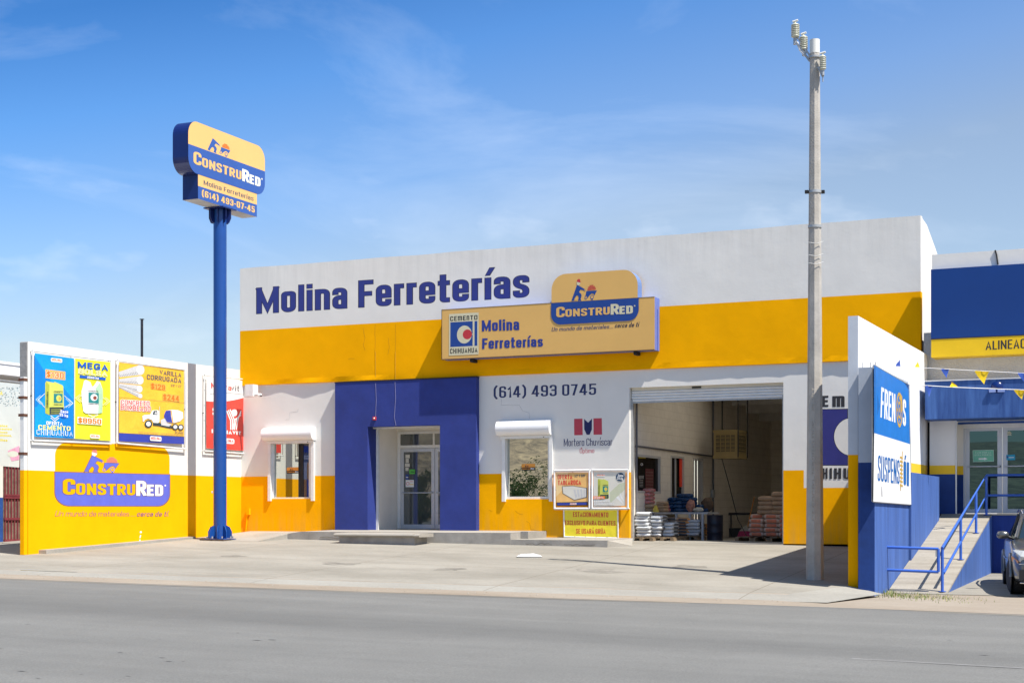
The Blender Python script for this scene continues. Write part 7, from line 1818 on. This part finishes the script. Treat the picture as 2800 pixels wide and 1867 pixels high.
# ledge under the pole sign beside the ramp
# =================================================================== CAR
exec_car = True
def build_car():
    HD = R(9)                        # heading: nose towards the street, swung to +x
    wc = ground_pt(2750, 1622, lambda x, y: lot2(x, y))
    print('car wheel', wc)
    car = thing('parked_car', (0, 0, 0), 'dark grey family car parked nose to the street at the right edge', 'car')
    paint = mat('car_grey_metallic', (.165, .16, .145), .30, .05, 2, metal=.75, coat=.8, spec=.5)
    gl = glassm('car_window_glass', (.20, .24, .24), (.01, .014, .014)); chrome = mat('chrome', (.65, .65, .65), .12, .02, metal=1)
    tyre = mat('tyre_rubber', (.015, .015, .016), .7, .1); rimm = mat('alloy_rim', (.48, .49, .52), .3, .05, metal=.8)
    lens = mat('headlight_lens', (.48, .50, .48), .12, .12, 20, spec=.8, coat=1); amber = mat('amber_lens', (.62, .20, .05), .25, .05); blk = mat('black_trim', (.015, .015, .016), .5, .1)
    # local frame: x = across (car's own right is -x seen from the front), y = length (nose at -y), z up
    hw, Lc = .90, 4.7
    # stations along y: (y, z sill, z shoulder, z top(hood/deck), half width low, half width shoulder, half width top)
    S = [(-2.32, .34, .58, .64, .60, .62, .50), (-2.27, .24, .66, .74, .74, .76, .62), (-2.12, .20, .72, .83, .83, .86, .72), (-1.85, .19, .78, .90, .88, .91, .78), (-1.4, .19, .84, .96, .89, .92, .80), (-.95, .19, .89, 1.01, .89, .92, .80), (-.6, .19, .92, 1.03, .89, .92, .80), (.0, .19, .94, .97, .89, .92, .84), (.8, .19, .95, .98, .89, .92, .85), (1.6, .20, .96, .99, .88, .91, .84), (2.1, .26, .96, 1.0, .84, .88, .80), (2.36, .36, .90, .96, .74, .78, .70)]
    def section(s):
        y, z0, zs, zt, w0, ws, wt = s
        pts = [(-w0*.9, z0), (-w0, z0+.08), (-ws, z0+(zs-z0)*.55), (-ws*.985, zs-.05), (-(ws+wt)/2, zs+(zt-zs)*.55), (-wt*.72, zt-.005), (-wt*.35, zt+.012), (0, zt+.018)]
        pts += [(-x, z) for x, z in pts[-2::-1]]
        return [(x, y, z) for x, z in pts]
    mb = MB(); rings = [section(s) for s in S]; n = len(rings[0]); V = [p for r in rings for p in r]
    Fs = [(i*n+j, i*n+j+1, (i+1)*n+j+1, (i+1)*n+j) for i in range(len(rings)-1) for j in range(n-1)]
    Fs += [(i*n+n-1, i*n, (i+1)*n, (i+1)*n+n-1) for i in range(len(rings)-1)]
    mb.raw(V, Fs, paint, True); mb.face(list(reversed(rings[0])), paint); mb.face(rings[-1], paint)
    parts = []
    def fin(mb, name, par=None):
        for f in range(len(mb.v)): pass
        o = mb.build(name); o.parent = par or car; parts.append(o); return o
    body = fin(mb, 'body')
    m = body.modifiers.new('s', 'SUBSURF'); m.levels = m.render_levels = 2
    # cabin
    C = [(-.72, .98, .99, .74, .74), (.02, .98, 1.40, .80, .60), (.35, .98, 1.455, .81, .63), (1.2, .98, 1.46, .82, .64), (1.75, .98, 1.42, .82, .62), (2.22, .97, .99, .78, .74)]
    mb = MB(); V = []
    for y, z0, z1, w0, w1 in C:
        V += [(-w0, y, z0), (-(w0*.35+w1*.65)-.02, y, z0+(z1-z0)*.55), (-w1, y, z1-.05*(z1 > 1.1)), (-w1*.6, y, z1), (0, y, z1+.01), (w1*.6, y, z1), (w1, y, z1-.05*(z1 > 1.1)), ((w0*.35+w1*.65)+.02, y, z0+(z1-z0)*.55), (w0, y, z0)]
    for i in range(len(C)-1):
        for j in range(8):
            f = (i*9+j, i*9+j+1, (i+1)*9+j+1, (i+1)*9+j)
            top = j in (2, 3, 4, 5); ws = i == 0 or i == 4
            mb.raw([V[k] for k in f], [(0, 1, 2, 3)], paint if (top and not ws) else gl, True)
    fin(mb, 'cabin')
    # pillars and roof rails
    for s_ in (-1, 1):
        mb = MB(); mb.tube([(s_*.78, -.80, .99), (s_*.70, -.35, 1.22), (s_*.63, .03, 1.41), (s_*.64, .4, 1.455)], .035, paint, 8); fin(mb, 'windscreen_pillar')
        mb = MB(); mb.tube([(s_*.60, .12, 1.44), (s_*.62, .2, 1.50), (s_*.64, 1.0, 1.525), (s_*.62, 1.75, 1.48), (s_*.60, 1.85, 1.43)], .02, chrome, 8); fin(mb, 'roof_rail')
        mb = MB(); mb.tube([(s_*.80, .55, .98), (s_*.66, .60, 1.44)], .03, blk, 6); fin(mb, 'door_pillar')
        # mirror
        mb = MB(); c = Vector((s_*1.0, -.42, 1.05)); V = []; Fs = []
        for i in range(7):
            ph = -math.pi/2+math.pi*i/6
            for j in range(12):
                th_ = 2*math.pi*j/12; x, y, z = math.cos(ph)*math.cos(th_), math.cos(ph)*math.sin(th_), math.sin(ph)
                V.append((c.x+abs(x)**.8*math.copysign(1, x)*.115, c.y+y*.07, c.z+abs(z)**.8*math.copysign(1, z)*.075))
        for i in range(6):
            for j in range(12): Fs.append((i*12+j, i*12+(j+1) % 12, (i+1)*12+(j+1) % 12, (i+1)*12+j))
        mb.raw(V, Fs, paint, True); mi_ = fin(mb, 'mirror'); mb = MB(); mb.tube([(s_*.84, -.40, .99), (s_*.95, -.40, 1.03)], .03, blk, 6); fin(mb, 'mirror_arm', mi_)
        # headlight: faceted lens wrapping the corner
        mb = MB()
        L = [(s_*.885, -1.78, .80), (s_*.90, -1.82, .66), (s_*.80, -2.20, .60), (s_*.50, -2.345, .60), (s_*.45, -2.33, .70), (s_*.72, -2.14, .80)]
        ctr = Vector((s_*.745, -2.16, .70)); ctr.x += s_*.03; ctr.y -= .07
        for i in range(6):
            a, b2 = L[i], L[(i+1) % 6]; mb.face([a, b2, tuple(ctr)] if s_ < 0 else [b2, a, tuple(ctr)], lens, True)
        h = fin(mb, 'headlight')
        mb = MB(); mb.lathe((s_*.62, -2.335, .69), [(.075, 0), (.06, -.02), (.03, -.03), (0, -.03)], chrome, 14, (0, 1, 0)); mb.face([(s_*.915, -1.80, .70), (s_*.90, -1.82, .60), (s_*.81, -2.22, .575), (s_*.82, -2.21, .62)], amber); fin(mb, 'indicator', h)
        # fog lamp
        mb = MB(); mb.lathe((s_*.62, -2.33, .37), [(.065, 0), (.065, -.03), (.045, -.035), (.04, -.015), (0, -.01)], chrome, 16, (0, 1, 0)); fin(mb, 'fog_lamp')
        mb = MB(); mb.box(s_*.35, s_*.80, -2.33, -2.20, .28, .46, blk); fin(mb, 'lower_intake')
        # wheels
        for y in (-1.42, 1.38):
            o = bpy.data.objects.new('wheel', None); COL.objects.link(o); o.parent = car; o.location = (s_*.80, y, .335); o.rotation_euler = (0, 0, R(11) if y < 0 else 0); parts.append(o)
            mb = MB(); mb.lathe((0, 0, 0), [(.20, -.11), (.30, -.12), (.335, -.09), (.34, 0), (.335, .09), (.30, .12), (.215, .115)], tyre, 32, (s_, 0, 0)); t_ = mb.build('tyre'); t_.parent = o
            mb = MB(); mb.lathe((0, 0, 0), [(.215, .112), (.20, .09), (.19, .06)], rimm, 28, (s_, 0, 0)); mb.lathe((0, 0, 0), [(.19, .03), (0, .03)], blk, 20, (s_, 0, 0))
            for k in range(7):
                a = 2*math.pi*k/7; e1 = Vector((0, math.cos(a), math.sin(a))); e2 = Vector((0, -math.sin(a), math.cos(a)))
                mb.hexa([e1*.03-e2*.03+Vector((s_*.05, 0, 0)), e1*.20-e2*.018+Vector((s_*.07, 0, 0)), e1*.20+e2*.018+Vector((s_*.07, 0, 0)), e1*.03+e2*.03+Vector((s_*.05, 0, 0)), e1*.03-e2*.03+Vector((s_*.09, 0, 0)), e1*.20-e2*.018+Vector((s_*.10, 0, 0)), e1*.20+e2*.018+Vector((s_*.10, 0, 0)), e1*.03+e2*.03+Vector((s_*.09, 0, 0))], rimm)
            mb.lathe((0, 0, 0), [(.05, .095), (.04, .11), (0, .112)], rimm, 12, (s_, 0, 0)); r2 = mb.build('rim'); r2.parent = o
            mb = MB(); pts = [(s_*.915, y+.385*math.cos(R(a)), .335+.385*math.sin(R(a))) for a in range(-10, 191, 12)]
            mb.tube(pts, .028, paint, 8); fin(mb, 'wheel_arch')
            mb = MB(); mb.lathe((s_*.905, y, .335), [(0, 0), (.375, 0), (.375, .006), (0, .006)], blk, 28, (s_, 0, 0)); fin(mb, 'wheel_well')
        # body-side line
        mb = MB(); mb.tube([(s_*.925, -1.0, .62), (s_*.93, 0, .60), (s_*.925, 1.0, .62)], .012, chrome, 6); fin(mb, 'side_trim')
        mb = MB(); mb.box(s_*.45, s_*.75, 2.30, 2.40, .72, .88, mat('tail_lamp_red', (.4, .02, .02), .2, .05)); fin(mb, 'tail_lamp')
    mb = MB(); mb.box(-.42, .42, -2.345, -2.28, .56, .70, blk)
    for k in range(3): mb.box(-.42, .42, -2.355, -2.34, .58+k*.045, .592+k*.045, chrome)
    fin(mb, 'grille')
    mb = MB(); mb.tube([(-.80, -2.24, .565), (-.5, -2.345, .565), (0, -2.37, .565), (.5, -2.345, .565), (.80, -2.24, .565)], .014, chrome, 6); fin(mb, 'bumper_trim')
    mb = MB(); mb.tube([(-.78, -2.22, .235), (-.4, -2.35, .225), (0, -2.37, .225), (.4, -2.35, .225), (.78, -2.22, .235)], .02, chrome, 6); fin(mb, 'lower_lip')
    for s_ in (-1, 1): mb = MB(); mb.tube([(s_*.45, -2.2, .86), (s_*.5, -1.6, .962), (s_*.56, -.85, 1.032)], .012, paint, 6); fin(mb, 'bonnet_crease')
    # place: front wheel on the viewer's left is local (-.80, -1.42)
    c, s = math.cos(HD), math.sin(HD)
    car.rotation_euler = (0, 0, HD)
    lx_, ly_ = -.86, -1.42
    car.location = (wc.x+.13-(c*lx_-s*ly_), wc.y-(s*lx_+c*ly_), wc.z)
build_car()

# =================================================================== STREET-SIDE TREE (seen mirrored in the right-hand window)
def tree(x, y, h, r, label):
    rt = random.Random(int(x*10)); o = thing('roadside_tree', (x, y, 0), label, 'tree', 'trees across the street')
    bark = mat('bark', (.10, .075, .05), .9, .2, 8); lf = mat('tree_leaf', (.13, .20, .05), .7, .3, 3)
    mb = MB(); z0 = -.1; mb.tube([(x, y, z0), (x+.1, y, h*.35), (x, y+.1, h*.6)], .16, bark, 8, r1=.05)
    for k in range(7): a = k*.9; mb.tube([(x+.05, y, h*(.25+.04*k)), (x+math.cos(a)*r*.7, y+math.sin(a)*r*.7, h*(.5+.05*k))], .05, bark, 6, r1=.015)
    mb.build('trunk', o)
    mb = MB(); cl = [(x+rt.gauss(0, r*.42), y+rt.gauss(0, r*.42), h*rt.uniform(.22, .93), r*rt.uniform(.22, .42)) for _ in range(26)]
    for cx_, cy_, cz, cr_ in cl:
        for i in range(150):
            v = Vector((rt.gauss(0, 1), rt.gauss(0, 1), rt.gauss(0, 1))).normalized()*cr_*rt.uniform(.5, 1.05); p = Vector((cx_, cy_, cz))+v
            a = Vector((rt.gauss(0, 1), rt.gauss(0, 1), rt.gauss(0, 1))).normalized()*.12; b2 = a.orthogonal().normalized()*.035
            mb.face([p-a, p+b2, p+a, p-b2], lf)
    mb.build('crown', o)
tree(-12.3, -46, 4.4, 1.9, 'bushy green tree across the street, mirrored in the window right of the portal')
tree(-14.9, -47, 4.4, 1.3, 'smaller leafy tree across the street behind the bushier one')
